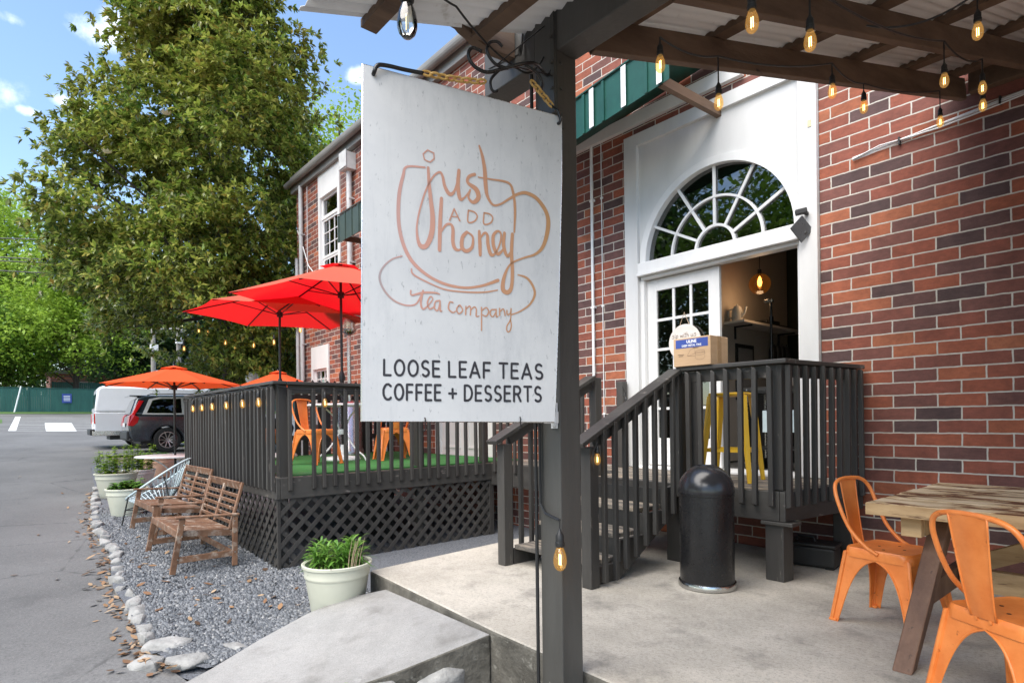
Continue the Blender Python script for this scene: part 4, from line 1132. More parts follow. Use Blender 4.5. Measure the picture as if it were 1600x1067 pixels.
SIGN = [[(0,[(248,2232,9.4),(176,2222,10.8),(160,2184,15.4),(143,2105,18.4),(140,2005,18.4),(156,1923,18.4),(191,1857,18.6),(251,1809,15.6),(325,1780,14.3),(409,1772,12.9),(488,1787,13.1),(561,1816,18.2)]),(0,[(189,1826,7.7),(198,1804,9.3),(267,1775,7.8),(333,1757,7.9),(418,1755,8.1),(497,1761,8.2),(558,1775,6.6)]),(1,[(261,2303,7.0),(273,2299,7.1),(286,2296,7.1),(287,2273,7.1),(271,2257,7.1),(258,2259,7.0),(247,2263,7.0),(242,2284,7.0),(261,2303,7.0)]),(0,[(262,2233,14.1),(265,2171,17.2),(271,2109,20.4),(278,2039,25.1),(273,1976,26.7),(252,1926,23.5),(229,1919,23.4),(216,1945,15.5),(213,1999,9.3),(228,2071,9.3),(253,2146,9.4),(282,2201,9.4),(310,2224,11.1),(322,2208,14.3),(331,2170,17.5),(350,2143,20.7),(370,2156,12.8),(385,2199,11.2),(392,2244,16.0)]),(0,[(392,2245,17.7),(387,2183,20.8),(395,2132,19.3),(413,2137,9.7),(438,2169,8.1)]),(0,[(461,2241,16.3),(435,2227,16.2),(430,2202,16.2),(467,2180,26.0),(476,2148,24.4),(453,2125,17.9),(432,2142,12.1),(440,2174,9.7)]),(0,[(483,2362,9.8),(496,2323,16.4),(506,2268,21.3),(509,2211,23.0),(516,2163,18.1),(540,2129,12.4),(574,2135,10.8),(621,2167,12.5),(659,2191,15.1),(701,2202,18.7),(754,2183,22.2),(798,2129,24.1),(804,2069,25.9),(781,1989,20.6),(741,1946,13.7),(683,1923,10.1),(631,1898,10.1),(607,1873,11.7),(587,1825,19.9),(583,1779,24.9),(606,1770,23.3),(623,1795,20.1),(628,1862,20.1),(625,1937,20.1),(630,2017,18.4)]),(0,[(477,2232,6.5),(530,2233,8.2),(612,2232,12.5),(635,2198,15.1),(644,2124,15.1),(639,2027,10.1)]),(1,[(349,2037,8.0),(369,2086,8.0),(393,2041,8.0)]),(1,[(358,2054,6.4),(386,2056,6.4)]),(0,[(431,2089,8.1),(429,2042,8.1),(457,2048,8.1),(470,2070,8.1),(457,2086,8.1),(431,2089,8.1)]),(0,[(501,2089,8.2),(499,2044,8.2),(528,2050,8.2),(540,2072,8.2),(528,2087,8.2),(501,2089,8.2)]),(0,[(316,2120,17.4),(309,2020,20.5),(305,1913,19.0)]),(0,[(309,1980,7.9),(332,2015,11.9),(353,2022,12.7),(363,2003,17.6),(362,1955,19.2),(370,1928,19.2),(387,1922,11.2),(401,1934,8.0)]),(0,[(423,1999,16.1),(404,1976,19.3),(401,1936,20.9),(420,1922,19.4),(445,1941,16.2),(449,1982,12.2),(430,1998,9.7)]),(0,[(478,2010,14.7),(480,1962,19.6),(481,1913,16.3)]),(0,[(480,1978,8.2),(500,2005,12.3),(514,1998,16.4),(517,1958,19.7),(530,1920,19.7),(551,1929,9.9),(572,1973,9.9),(577,2011,10.0),(561,2021,12.4),(541,1998,18.1),(543,1953,19.8),(562,1926,18.2),(588,1950,10.0)]),(0,[(593,2017,16.6),(588,1966,20.0),(604,1922,16.7),(623,1941,13.4)]),(0,[(152,1872,6.1),(113,1856,6.9),(78,1822,8.3),(63,1783,10.6),(77,1739,10.6),(114,1700,9.1),(161,1683,7.7),(201,1688,7.7),(221,1713,9.3),(235,1745,9.4)]),(0,[(654,1848,6.7),(696,1839,12.7),(725,1808,14.5),(734,1770,14.5),(709,1726,11.0),(661,1693,7.6),(619,1676,6.7)]),(0,[(185,1741,8.5),(189,1724,8.5),(233,1737,10.9),(283,1741,9.4),(303,1737,6.3)]),(0,[(235,1745,10.1),(225,1697,10.1),(234,1673,9.4),(256,1690,6.3),(274,1715,6.3),(264,1724,7.1),(252,1700,8.6),(261,1675,8.6),(283,1688,6.3)]),(0,[(303,1711,8.7),(286,1706,7.1),(280,1682,8.6),(294,1671,7.1),(304,1704,7.1)]),(0,[(304,1710,8.7),(305,1672,8.7),(312,1671,5.5)]),(0,[(359,1708,7.2),(345,1708,7.2),(340,1682,8.7),(357,1668,7.2),(370,1674,5.6)]),(0,[(383,1697,7.2),(374,1681,7.2),(384,1665,7.2),(400,1679,7.2),(391,1698,7.2),(383,1697,7.2)]),(0,[(415,1696,7.3),(413,1663,7.3)]),(0,[(415,1684,6.4),(430,1699,6.5),(436,1689,7.3),(434,1663,7.3)]),(0,[(436,1683,6.5),(452,1697,6.5),(461,1687,7.3),(460,1660,7.3),(473,1661,4.9)]),(0,[(484,1697,7.3),(483,1603,7.3)]),(0,[(484,1683,6.5),(505,1698,6.6),(516,1683,7.4),(505,1663,7.4),(487,1668,5.7)]),(0,[(545,1693,7.4),(527,1689,7.4),(523,1671,7.4),(536,1663,6.6),(550,1685,6.6)]),(0,[(550,1694,7.4),(551,1664,7.4),(559,1667,5.0)]),(0,[(566,1699,7.5),(566,1670,7.5)]),(0,[(566,1684,6.6),(582,1698,6.6),(588,1688,7.5),(591,1671,7.5)]),(0,[(600,1693,7.5),(601,1676,7.5),(614,1681,6.7),(619,1698,6.7)]),(0,[(620,1702,7.5),(616,1656,7.5),(599,1626,7.5),(601,1605,7.5),(613,1608,7.5),(620,1631,7.5),(616,1660,5.8)])],[(1,[(77,1468,11.2),(76,1410,11.2),(101,1410,11.3)]),(1,[(137,1469,11.4),(131,1467,11.4),(126,1463,11.4),(122,1456,11.3),(119,1448,11.3),(118,1439,11.3),(119,1430,11.3),(121,1422,11.3),(125,1415,11.4),(130,1411,11.4),(136,1410,11.4),(142,1411,11.4),(147,1415,11.4),(151,1422,11.4),(154,1430,11.4),(155,1439,11.4),(154,1448,11.4),(152,1456,11.4),(148,1463,11.4),(142,1467,11.4),(137,1469,11.4)]),(1,[(191,1469,11.5),(185,1467,11.5),(180,1463,11.5),(176,1457,11.5),(173,1448,11.5),(172,1439,11.5),(173,1430,11.5),(175,1422,11.5),(179,1415,11.5),(184,1411,11.5),(190,1409,11.5),(196,1411,11.5),(201,1415,11.5),(206,1422,11.5),(208,1430,11.5),(209,1439,11.5),(209,1448,11.5),(206,1457,11.5),(202,1463,11.5),(197,1467,11.5),(191,1469,11.5)]),(1,[(251,1464,11.6),(246,1468,11.6),(241,1469,11.6),(235,1467,11.6),(231,1463,11.6),(228,1457,11.6),(228,1450,11.6),(231,1444,11.6),(235,1440,11.6),(241,1439,11.6),(241,1439,11.6),(246,1437,11.6),(251,1433,11.6),(254,1427,11.6),(254,1421,11.6),(251,1415,11.6),(246,1411,11.6),(240,1409,11.6),(234,1411,11.6),(230,1415,11.6)]),(1,[(298,1469,11.7),(272,1469,11.7),(272,1409,11.7),(298,1409,11.7)]),(1,[(272,1440,11.7),(295,1440,11.7)]),(1,[(339,1469,11.8),(339,1409,11.8),(366,1409,11.9)]),(1,[(413,1470,12.0),(385,1470,11.9),(385,1409,11.9),(412,1409,12.0)]),(1,[(385,1441,11.9),(409,1441,12.0)]),(1,[(430,1409,12.0),(451,1470,12.1),(471,1409,12.1)]),(1,[(438,1427,12.0),(464,1427,12.1)]),(1,[(519,1470,12.2),(491,1470,12.1),(490,1409,12.1)]),(1,[(490,1439,12.1),(515,1439,12.2)]),(1,[(563,1470,12.3),(599,1470,12.4)]),(1,[(581,1470,12.3),(580,1409,12.3)]),(1,[(649,1470,12.5),(619,1470,12.4),(618,1409,12.4),(648,1409,12.5)]),(1,[(619,1441,12.4),(645,1441,12.5)]),(1,[(668,1409,12.5),(691,1471,12.6),(712,1409,12.6)]),(1,[(676,1427,12.6),(705,1427,12.6)]),(1,[(762,1465,12.7),(757,1469,12.7),(750,1471,12.7),(743,1469,12.7),(738,1465,12.7),(735,1458,12.7),(735,1451,12.7),(738,1445,12.7),(743,1441,12.7),(750,1439,12.7),(750,1439,12.7),(757,1438,12.7),(763,1433,12.7),(766,1427,12.8),(766,1421,12.8),(763,1414,12.7),(757,1410,12.7),(750,1409,12.7),(742,1410,12.7),(737,1414,12.7)]),(1,[(101,1368,11.3),(97,1372,11.3),(93,1375,11.3),(88,1375,11.3),(83,1373,11.3),(79,1368,11.3),(76,1362,11.2),(73,1354,11.2),(73,1346,11.2),(73,1338,11.2),(75,1330,11.2),(78,1324,11.3),(82,1319,11.3),(87,1317,11.3),(92,1317,11.3),(97,1319,11.3),(101,1324,11.3)]),(1,[(134,1375,11.4),(129,1374,11.4),(124,1370,11.3),(120,1363,11.3),(118,1355,11.3),(117,1346,11.3),(118,1337,11.3),(120,1329,11.3),(123,1322,11.3),(128,1318,11.4),(133,1316,11.4),(138,1318,11.4),(143,1322,11.4),(146,1328,11.4),(149,1337,11.4),(150,1346,11.4),(149,1355,11.4),(147,1363,11.4),(143,1370,11.4),(139,1374,11.4),(134,1375,11.4)]),(1,[(187,1375,11.5),(165,1375,11.4),(164,1316,11.4)]),(1,[(165,1346,11.4),(184,1346,11.5)]),(1,[(225,1375,11.6),(203,1375,11.5),(202,1316,11.5)]),(1,[(202,1345,11.5),(222,1345,11.6)]),(1,[(263,1375,11.7),(241,1375,11.6),(240,1315,11.6),(263,1315,11.7)]),(1,[(240,1346,11.6),(260,1346,11.6)]),(1,[(302,1375,11.7),(279,1375,11.7),(278,1315,11.7),(301,1315,11.7)]),(1,[(279,1346,11.7),(299,1346,11.7)]),(1,[(338,1342,11.8),(368,1342,11.9)]),(1,[(353,1324,11.8),(353,1360,11.9)]),(1,[(405,1314,12.0),(406,1375,12.0),(418,1375,12.0),(418,1375,12.0),(424,1373,12.0),(429,1369,12.0),(433,1362,12.0),(436,1354,12.0),(437,1344,12.0),(436,1335,12.0),(433,1326,12.0),(429,1320,12.0),(423,1316,12.0),(417,1314,12.0),(405,1314,12.0)]),(1,[(478,1374,12.1),(454,1374,12.1),(453,1314,12.1),(478,1314,12.1)]),(1,[(453,1345,12.1),(475,1345,12.1)]),(1,[(519,1369,12.2),(514,1373,12.2),(509,1374,12.2),(503,1373,12.2),(499,1368,12.2),(497,1362,12.2),(497,1355,12.2),(499,1349,12.2),(503,1345,12.2),(509,1343,12.2),(509,1343,12.2),(514,1342,12.2),(519,1338,12.2),(522,1332,12.2),(522,1325,12.2),(519,1319,12.2),(514,1315,12.2),(509,1313,12.2),(503,1315,12.2),(498,1319,12.2)]),(1,[(563,1369,12.3),(559,1373,12.3),(554,1374,12.3),(548,1373,12.3),(544,1368,12.3),(541,1362,12.3),(541,1355,12.3),(544,1349,12.3),(548,1345,12.3),(553,1343,12.3),(553,1343,12.3),(559,1342,12.3),(564,1337,12.3),(567,1331,12.3),(567,1325,12.3),(564,1319,12.3),(559,1315,12.3),(553,1313,12.3),(547,1314,12.3),(542,1318,12.3)]),(1,[(611,1374,12.4),(585,1374,12.4),(584,1313,12.4),(610,1313,12.4)]),(1,[(585,1345,12.4),(607,1345,12.4)]),(1,[(628,1312,12.4),(629,1374,12.5),(644,1374,12.5),(644,1374,12.5),(650,1373,12.5),(654,1369,12.5),(657,1364,12.5),(658,1358,12.5),(657,1352,12.5),(654,1347,12.5),(649,1343,12.5),(644,1342,12.5),(628,1342,12.5)]),(1,[(645,1342,12.5),(659,1312,12.5)]),(1,[(678,1374,12.6),(711,1374,12.6)]),(1,[(694,1374,12.6),(694,1312,12.6)]),(1,[(755,1368,12.7),(750,1372,12.7),(744,1374,12.7),(738,1372,12.7),(734,1368,12.7),(731,1361,12.7),(731,1354,12.7),(733,1348,12.7),(738,1344,12.7),(744,1342,12.7),(744,1342,12.7),(750,1341,12.7),(755,1336,12.7),(758,1330,12.7),(758,1324,12.7),(755,1317,12.7),(750,1313,12.7),(744,1312,12.7),(737,1313,12.7),(732,1317,12.7)])]]
def smooth_path(P, n=6):
    out = []
    m = len(P)
    for i in range(m - 1):
        p0, p1, p2, p3 = P[max(i - 1, 0)], P[i], P[i + 1], P[min(i + 2, m - 1)]
        for k in range(n):
            t = k / n
            out.append(tuple(.5 * ((2 * p1[j]) + (-p0[j] + p2[j]) * t + (2 * p0[j] - 5 * p1[j] + 4 * p2[j] - p3[j]) * t * t + (-p0[j] + 3 * p1[j] - 3 * p2[j] + p3[j]) * t ** 3) for j in range(3)))
    out.append(P[-1]); return out
def ribbon(mb, P, f, d):
    # P: (u, z, width); flat stroke with round-ish ends, d = proud of the panel
    m = len(P); vs = []
    for i in range(m):
        a = P[max(i - 1, 0)]; b_ = P[min(i + 1, m - 1)]
        dx, dz = b_[0] - a[0], b_[1] - a[1]; l = math.hypot(dx, dz) or 1e-6
        nx, nz = -dz / l, dx / l; w = P[i][2] / 2
        for sgn_ in (-1, 1):
            vs.append(f(P[i][0] + nx * w * sgn_, P[i][1] + nz * w * sgn_, d))
    mb.add(vs, [(2 * i, 2 * i + 1, 2 * i + 3, 2 * i + 2) for i in range(m - 1)])
    for i in (0, m - 1):
        c = P[i]; w = c[2] / 2
        mb.add([f(c[0] + w * math.cos(k * math.pi / 5), c[1] + w * math.sin(k * math.pi / 5), d + .00008) for k in range(10)], [tuple(range(10))])
WS = .80
def strokes(mb, data, f, d):
    for j, (sharp, P) in enumerate(data):
        P = [(u / 1000, z / 1000, w * WS / 1000) for u, z, w in P]
        dd = d + .00012 * (j % 9)
        if sharp:
            for a, b_ in zip(P, P[1:]): ribbon(mb, [a, b_], f, dd); dd += .00001
        else: ribbon(mb, smooth_path(P), f, dd)
mb = MB(); strokes(mb, SIGN[0], sp, .0012); lg = put('logo_lettering', mb, MAT['sign_ink'], pnl)
cut = [0, 6, 13, 20, 30, 32, 44]
for a_, b_ in zip(cut, cut[1:]):
    mb = MB(); strokes(mb, SIGN[1][a_:b_], sp, .0012); put('black_lettering', mb, MAT['black_print'], pnl)
# chains with carabiners
def chain(mb, a, b_, n, sag_=.0, r=.0048, L=.034, W=.018):
    pts = [Vector(a).lerp(Vector(b_), k / n) - Vector((0, 0, sag_ * 4 * (k / n) * (1 - k / n))) for k in range(n + 1)]
    for k in range(n):
        c = (pts[k] + pts[k + 1]) / 2; d = (pts[k + 1] - pts[k]).normalized()
        s1 = d.cross(Vector((0, 0, 1))).normalized(); s2 = s1.cross(d)
        s = (s1 + s2 * .3).normalized() if k % 2 else (s2 - s1 * .3).normalized()
        loop = []
        for q in range(16):
            t = 2 * math.pi * q / 16
            loop.append(c + d * (math.cos(t) * L * .5 * 1.15) + s * (math.sin(t) * W * .62))
        mb.tube(loop, r, 6, closed=True)
mb = MB(); chain(mb, sp(.245, 2.602, .006), sp(.50, 2.615, .03), 8, .006); put('chain', mb, MAT['rust_chain'], sgn, smooth='all')
mb = MB(); chain(mb, sp(.745, 2.70, -.02), sp(.832, 2.605, .0), 5); put('chain', mb, MAT['rust_chain'], sgn, smooth='all')
mb = MB(); mb.tube(smooth_path([sp(.05, 2.552, -.012), sp(.05, 2.553, .012), sp(.062, 2.578, .018), sp(.10, 2.590, .012), sp(.17, 2.594, .008), sp(.245, 2.600, .006)], 5), .008, 8)
put('carabiner', mb, MAT['black_metal'], sgn, smooth='all')
mb = MB(); mb.tube([sp(.832, 2.603, 0), sp(.855, 2.580, .014), sp(.868, 2.545, .014), sp(.864, 2.532, .010), sp(.860, 2.534, -.012)], .007, 8)
put('carabiner', mb, MAT['black_metal'], sgn, smooth='all')
mb = MB()
for u in (.235, .655):
    mb = MB(); mb.tube([sp(u, 1.246, .004), sp(u, 1.236, .008), sp(u, 1.222, .006), sp(u + .006, 1.205, .0), sp(u, 1.192, -.004), sp(u - .006, 1.20, -.002)], .0028, 6); put('hook', mb, MAT['black_metal'], sgn, smooth='all')
rebase(sgn, tuple(SB + SE * .44 + Vector((0, 0, 1.22))))

brk = thing('sign_bracket', 'black wrought iron scroll bracket reaching out from the post above the sign', 'bracket')
mb = MB()
bp = [(-2.03, 1.99, 2.80), sp(.80, 2.765, -.01), sp(.70, 2.745, -.01), sp(.58, 2.70, -.01), sp(.48, 2.645, -.01)]
mb.tube(smooth_path([(-1.985, 1.978, 2.87), (-1.99, 1.95, 2.84), sp(.74, 2.77, 0), sp(.60, 2.71, 0), sp(.52, 2.675, 0), sp(.46, 2.69, 0), sp(.44, 2.73, 0), sp(.46, 2.76, 0), sp(.50, 2.755, 0)], 5), .0075, 8)
put('scroll_bar', mb, MAT['black_metal'], brk, smooth='all')
mb = MB(); mb.tube(smooth_path([sp(.62, 2.715, 0), sp(.56, 2.72, 0), sp(.525, 2.76, 0), sp(.535, 2.80, 0), sp(.57, 2.815, 0), sp(.595, 2.80, 0)], 5), .0065, 8)
put('scroll', mb, MAT['black_metal'], brk, smooth='all')
mb = MB(); mb.tube(smooth_path([sp(.58, 2.70, 0), sp(.54, 2.65, .004), sp(.535, 2.61, .01), sp(.55, 2.595, .01), sp(.565, 2.605, .01)], 5), .006, 8); put('scroll', mb, MAT['black_metal'], brk, smooth='all')
mb = MB(); mb.tube(smooth_path([sp(.70, 2.75, 0), sp(.76, 2.735, -.005), sp(.79, 2.70, -.01), sp(.785, 2.67, -.01)], 5), .0065, 8)
put('scroll', mb, MAT['black_metal'], brk, smooth='all')
mb = MB(); mb.tube([(-2.03, 1.978, 3.10), sp(.57, 2.72, .0)], .003, 6); mb.tube([(-1.975, 1.975, 2.84), sp(.62, 2.73, 0)], .0025, 6)
put('stay_wire', mb, MAT['black_metal'], brk)
rebase(brk, (-2.03, 1.98, 2.8))
# cast hinge that holds the lower corner of the sign to the post
mb = MB()
mb.box(-1.95, -1.875, 1.868, 1.888, 1.215, 1.268); mb.cyl((-1.985, 1.965, 1.20), (-1.985, 1.965, 1.30), .012, n=10); mb.box(-2.01, -1.97, 1.970, 1.979, 1.19, 1.31)
mb.beam((-1.935, 1.885, 1.238), (-1.99, 1.965, 1.25), .022, .03)
h = put('sign_clamp', mb, MAT['white_metal'], bevel=.003); tag(h, 'small white metal clamp on the post at the lower right corner of the sign', 'clamp'); rebase(h)

# hanging unlit bulb outside the eave and its cable; lamp on the post
pts_b = [((-1.735, 1.05, 2.575), .10)]
t = string_lights('large clear unlit bulb hanging outside the eave above the driveway side of the sign', pts_b, s=1.3, unlit=(0,), extra_pre=[(-1.70, .95, 3.02)], extra_post=[(-1.78, 1.03, 2.86), (-1.87, 1.35, 2.83), (-1.99, 1.80, 2.80), (-2.03, 1.972, 2.95)], sagd=.03)
t = string_lights('clear bulb glowing orange on a cable hung down the grey post', [((-1.905, 1.915, .60), .05)], s=1.15, extra_pre=[], extra_post=[(-2.04, 1.955, .79), (-2.083, 1.966, .83), (-2.086, 1.966, 1.6), (-2.086, 1.966, 2.6)], sagd=.0, r=.007)
mb = MB(); mb.tube([(-2.112, 1.966, -.36), (-2.112, 1.966, 1.0), (-2.110, 1.966, 2.90)], .009, 6)
c = put('power_cable', mb, MAT['black_plastic'], smooth=True); tag(c, 'black power cable running down the left edge of the grey post', 'cable'); rebase(c)
# ================================================================ DECK, LANDING AND STEPS
FZ = .68
def bal_mesh(h=1.06, w=.037):
    mb = MB()
    mb.add([(-w / 2, -w / 2, 0.012), (w / 2, -w / 2, 0), (w / 2, w / 2, 0), (-w / 2, w / 2, 0.012), (-w / 2, -w / 2, h - .02), (w / 2, -w / 2, h - .045), (w / 2, w / 2, h), (-w / 2, w / 2, h)],
           [(3, 2, 1, 0), (4, 5, 6, 7), (0, 1, 5, 4), (1, 2, 6, 5), (2, 3, 7, 6), (3, 0, 4, 7)])
    me = mesh_of('baluster', mb); me.materials.append(MAT['charcoal']); return me
BAL = bal_mesh()
def baluster(t, x, y, z, rz=0, me=None):
    o = bpy.data.objects.new('baluster', me or BAL); COL.objects.link(o); o.parent = t
    j = (rnd.random() - .5)
    o.location = (x, y, z + j * .012); o.rotation_euler = ((rnd.random() - .5) * .016, (rnd.random() - .5) * .016, rz + (rnd.random() - .5) * .06)
    b = o.modifiers.new('bevel', 'BEVEL'); b.width = .003; b.segments = 1
    return o
def fix_children(t, loc):
    # children placed with their own location follow the Empty
    L = Vector(loc)
    for c in t.children:
        if c.location.length > 1e-9: c.location = c.location - L
    seen = set()
    todo = [c for c in t.children if c.location.length < 1e-9 or c.name.startswith('~')]
def finish(t, loc):
    loc = Vector(loc); M = Matrix.Translation(-loc); seen = set()
    def rec(o, top):
        if o.type == 'MESH':
            if o.get('_own'):
                if top: o.location = o.location - loc
                del o['_own']
            elif o.data.name not in seen:
                o.data.transform(M); seen.add(o.data.name)
        for c in o.children: rec(c, False)
    for c in t.children: rec(c, True)
    t.location = loc

deck = thing('wooden_deck', 'raised charcoal painted deck with lattice skirt, railings and green turf', 'deck')
DX = -6.15; DL = -9.85; DY0 = 2.15
mb = MB(); mb.box(DL, DX, DY0, 5.50, FZ - .04, FZ); put('deck_floor', mb, MAT['boards'], deck)
mb = MB(); mb.box(DL - .03, DX + .045, DY0 - .045, DY0 - .002, .46, FZ - .005); mb.box(DX + .002, DX + .045, DY0 - .0, 4.90, .46, FZ - .005)
put('rim_board', mb, MAT['charcoal_h'], deck, bevel=.005)
for (x, y) in ((DX - .05, DY0 + .05), (DX - .05, 3.84), (DX - .05, 4.83), (-8.0, DY0 + .05), (DL + .05, DY0 + .05)):
    mb = MB(); mb.box(x - .045, x + .045, y - .045, y + .045, -.45, 1.625); put('railing_post', mb, MAT['charcoal'], deck, bevel=.005)
mb = MB()
mb.box(DL - .03, DX + .07, DY0 - .075, DY0 + .065, 1.628, 1.662); mb.box(DX - .07, DX + .07, DY0 + .068, 4.92, 1.626, 1.660)
put('top_rail', mb, MAT['charcoal_h'], deck, bevel=.006)
mb = MB()
mb.box(DL + .1, DX - .1, DY0 - .02, DY0 + .018, 1.535, 1.625); mb.box(DX - .018, DX + .020, DY0 + .1, 4.8, 1.535, 1.625)
mb.box(DL + .1, DX - .1, DY0 - .001, DY0 + .037, .72, .80)
put('sub_rail', mb, MAT['charcoal_h'], deck, bevel=.004)
n = 29
for k in range(n):
    x = DL + .03 + (DX - DL - .02) * k / (n - 1)
    o = baluster(deck, x, DY0 - .066, .54, R(90)); o['_own'] = 1
ys = [2.24, 2.49, 2.60, 2.72, 2.85, 2.98, 3.11, 3.24, 3.40, 3.53, 3.67, 3.79, 3.91, 4.04, 4.18, 4.32, 4.46, 4.62, 4.74]
for y in ys:
    o = baluster(deck, DX + .066, y, .54, R(180)); o['_own'] = 1
# lattice skirts: two crossing layers of laths in each panel
def lattice(p0, p1, z0, z1, nrm, step=.160, w=.045, th=.008):
    mb = MB(); p0, p1 = Vector(p0), Vector(p1); L = (p1 - p0).length; d = (p1 - p0).normalized(); n_ = Vector(nrm); H = z1 - z0
    def seg(a, b_, off):
        A = p0 + d * a[0] + Vector((0, 0, z0 + a[1])) + n_ * off; B = p0 + d * b_[0] + Vector((0, 0, z0 + b_[1])) + n_ * off
        mb.beam(A, B, w, th, n_)
    k = -H
    while k < L:
        for s_ in (1, -1):
            if s_ == 1: a, b_ = [k, 0], [k + H, H]
            else: a, b_ = [k + H, 0], [k, H]
            pts = []
            # clip in the u direction
            (u0, v0), (u1, v1) = a, b_
            def clip(u, lo):
                t = (lo - u0) / (u1 - u0); return [lo, v0 + (v1 - v0) * t]
            if max(u0, u1) < .02 or min(u0, u1) > L - .02: continue
            A = [u0, v0]; B = [u1, v1]
            if A[0] < 0: A = clip(u0, 0)
            if A[0] > L: A = clip(u0, L)
            if B[0] < 0: B = clip(u0, 0)
            if B[0] > L: B = clip(u0, L)
            if abs(A[0] - B[0]) < .03: continue
            seg(A, B, .012 if s_ == 1 else .002)
        k += step
    return mb
put('lattice_panel', lattice((DX + .012, DY0 - .02, 0), (DX + .012, 4.90, 0), -.31, .60, (1, 0, 0)), MAT['charcoal'], deck)
put('lattice_panel', lattice((DL, DY0 - .012, 0), (DX, DY0 - .012, 0), -.27, .47, (0, -1, 0)), MAT['charcoal'], deck)
mb = MB(); mb.box(DX - .004, DX + .03, DY0 - .03, DY0 + .003, -.34, .455); put('corner_trim', mb, MAT['charcoal'], deck, bevel=.003)
mb = MB(); mb.box(DX - .004, DX + .034, 4.86, 4.93, -.34, .455); put('corner_trim', mb, MAT['charcoal'], deck, bevel=.003)
mb = MB(); mb.box(DL + .02, DX - .3, 3.6, 3.64, -.4, .60); put('dark_backing', mb, MAT['black_plastic'], deck)  # black sheet backing the lattice, standing in for the dark under the deck
finish(deck, ((DL + DX) / 2, 3.8, -.3))
mb = MB(); mb.box(DL + .02, DX - .02, DY0 + .12, 5.48, FZ + .002, FZ + .016)
tf = put('turf_mat', mb, MAT['turf']); tag(tf, 'green artificial turf laid over the floor of the raised deck', 'turf mat'); rebase(tf)

st = thing('entrance_steps', 'charcoal timber landing with railings and steps up to the arched door', 'steps')
PX0, PX1, PY = -3.95, -2.06, 4.42
SKL = .13                                  # the right side runs out a little towards the wall
def skx(mb): mb.v = [(v[0] + max(0, v[1] - PY) * SKL * (1 if v[0] > -2.25 else 0), v[1], v[2]) for v in mb.v]; return mb
# boards of the landing
for k in range(8):
    y0 = PY + .01 + k * .137; mb = MB(); mb.box(-6.08 if y0 > 4.9 else PX0, PX1, y0, y0 + .131, FZ - .036, FZ + (.002 if k % 2 else 0)); put('landing_board', skx(mb), MAT['boards'], st, bevel=.004)
mb = MB(); mb.box(PX0, PX1 + .0, PY - .045, PY - .004, .455, FZ - .003); mb.box(PX1 + .002, PX1 + .045, PY - .045, 5.50, .455, FZ - .003)
mb.box(-6.08, PX0 - .002, 4.86, 4.90, .40, FZ - .003); mb.box(PX0 - .04, PX0 - .002, PY - .04, 4.858, .455, FZ - .003)
put('rim_board', skx(mb), MAT['charcoal_h'], st, bevel=.005)
for (x, y, z0, z1) in ((-2.115, PY + .05, 0, .455), (-2.115, 5.42, 0, .455), (-3.0, PY + .05, 0, .455), (-4.9, 4.95, 0, .40)):
    mb = MB(); mb.box(x - .07, x + .07, y - .065, y + .065, z0, z1); put('landing_leg', skx(mb), MAT['charcoal'], st, bevel=.006)
mb = MB(); mb.box(-2.2, -1.96, PY - .055, PY + .10, .425, .452); put('shim_block', mb, MAT['charcoal_h'], st, bevel=.004)
for (x, y, z1) in ((PX1 - .03, PY + .03, 1.625), (-2.80, PY + .03, 1.625), (-2.94, PY + .02, 1.62), (-3.91, PY + .03, 1.64), (-4.36, 5.42, 1.66), (PX1 - .03, 5.44, 1.625)):
    mb = MB(); mb.box(x - .045, x + .045, y - .045, y + .045, FZ + .004, z1); put('railing_post', skx(mb), MAT['charcoal'], st, bevel=.005)
mb = MB(); mb.box(-2.92, PX1 + .07, PY - .065, PY + .075, 1.628, 1.662); mb.box(PX1 - .07, PX1 + .07, PY + .078, 5.50, 1.626, 1.660)
put('top_rail', skx(mb), MAT['charcoal_h'], st, bevel=.006)
mb = MB(); mb.box(-2.88, PX1 - .02, PY - .018, PY + .02, 1.53, 1.625); mb.box(PX1 - .018, PX1 + .02, PY + .03, 5.48, 1.53, 1.625)
put('sub_rail', skx(mb), MAT['charcoal_h'], st, bevel=.004)
for x in (-2.905, -2.80, -2.69, -2.575, -2.46, -2.345, -2.235, -2.105):
    o = baluster(st, x, PY - .066, .56, R(90)); o['_own'] = 1
for y in (PY - .02, 4.52, 4.63, 4.74, 4.86, 4.98, 5.10, 5.22, 5.33, 5.44):
    o = baluster(st, PX1 + .066 + max(0, y - PY) * SKL, y, .56, R(180)); o['_own'] = 1
for x in (-5.98, -5.85, -5.72, -5.58, -4.6, -4.45):
    o = baluster(st, x, 4.84, .56, R(90)); o['_own'] = 1
# flight of steps between two sloping handrails
for k in range(3):
    z = .17 * (k + 1); y = 3.33 + .29 * k
    mb = MB(); mb.box(-3.86, -2.99, y, y + .145, z - .036, z); mb.box(-3.86, -2.99, y + .152, y + .30, z - .036, z); put('tread', mb, MAT['boards'], st, bevel=.004)
    mb = MB(); mb.box(-3.86, -2.99, y + .292, y + .31, z, z + .133); put('riser', mb, MAT['black_plastic'], st)
def stringer(x0, x1):
    poly = [(3.33, .0), (3.62, .0), (PY - .05, .44), (PY - .05, .665), (4.20, .645), (4.2, .47), (3.91, .47), (3.91, .30), (3.62, .30), (3.62, .132), (3.33, .132)]
    mb = MB(); mb.prism(poly, lambda y, z: (x0, y, z), lambda y, z: (x1, y, z)); return mb
for a, b_ in ((-2.985, -2.945), (-3.905, -3.865)): put('stringer', stringer(a, b_), MAT['charcoal'], st, bevel=.003)
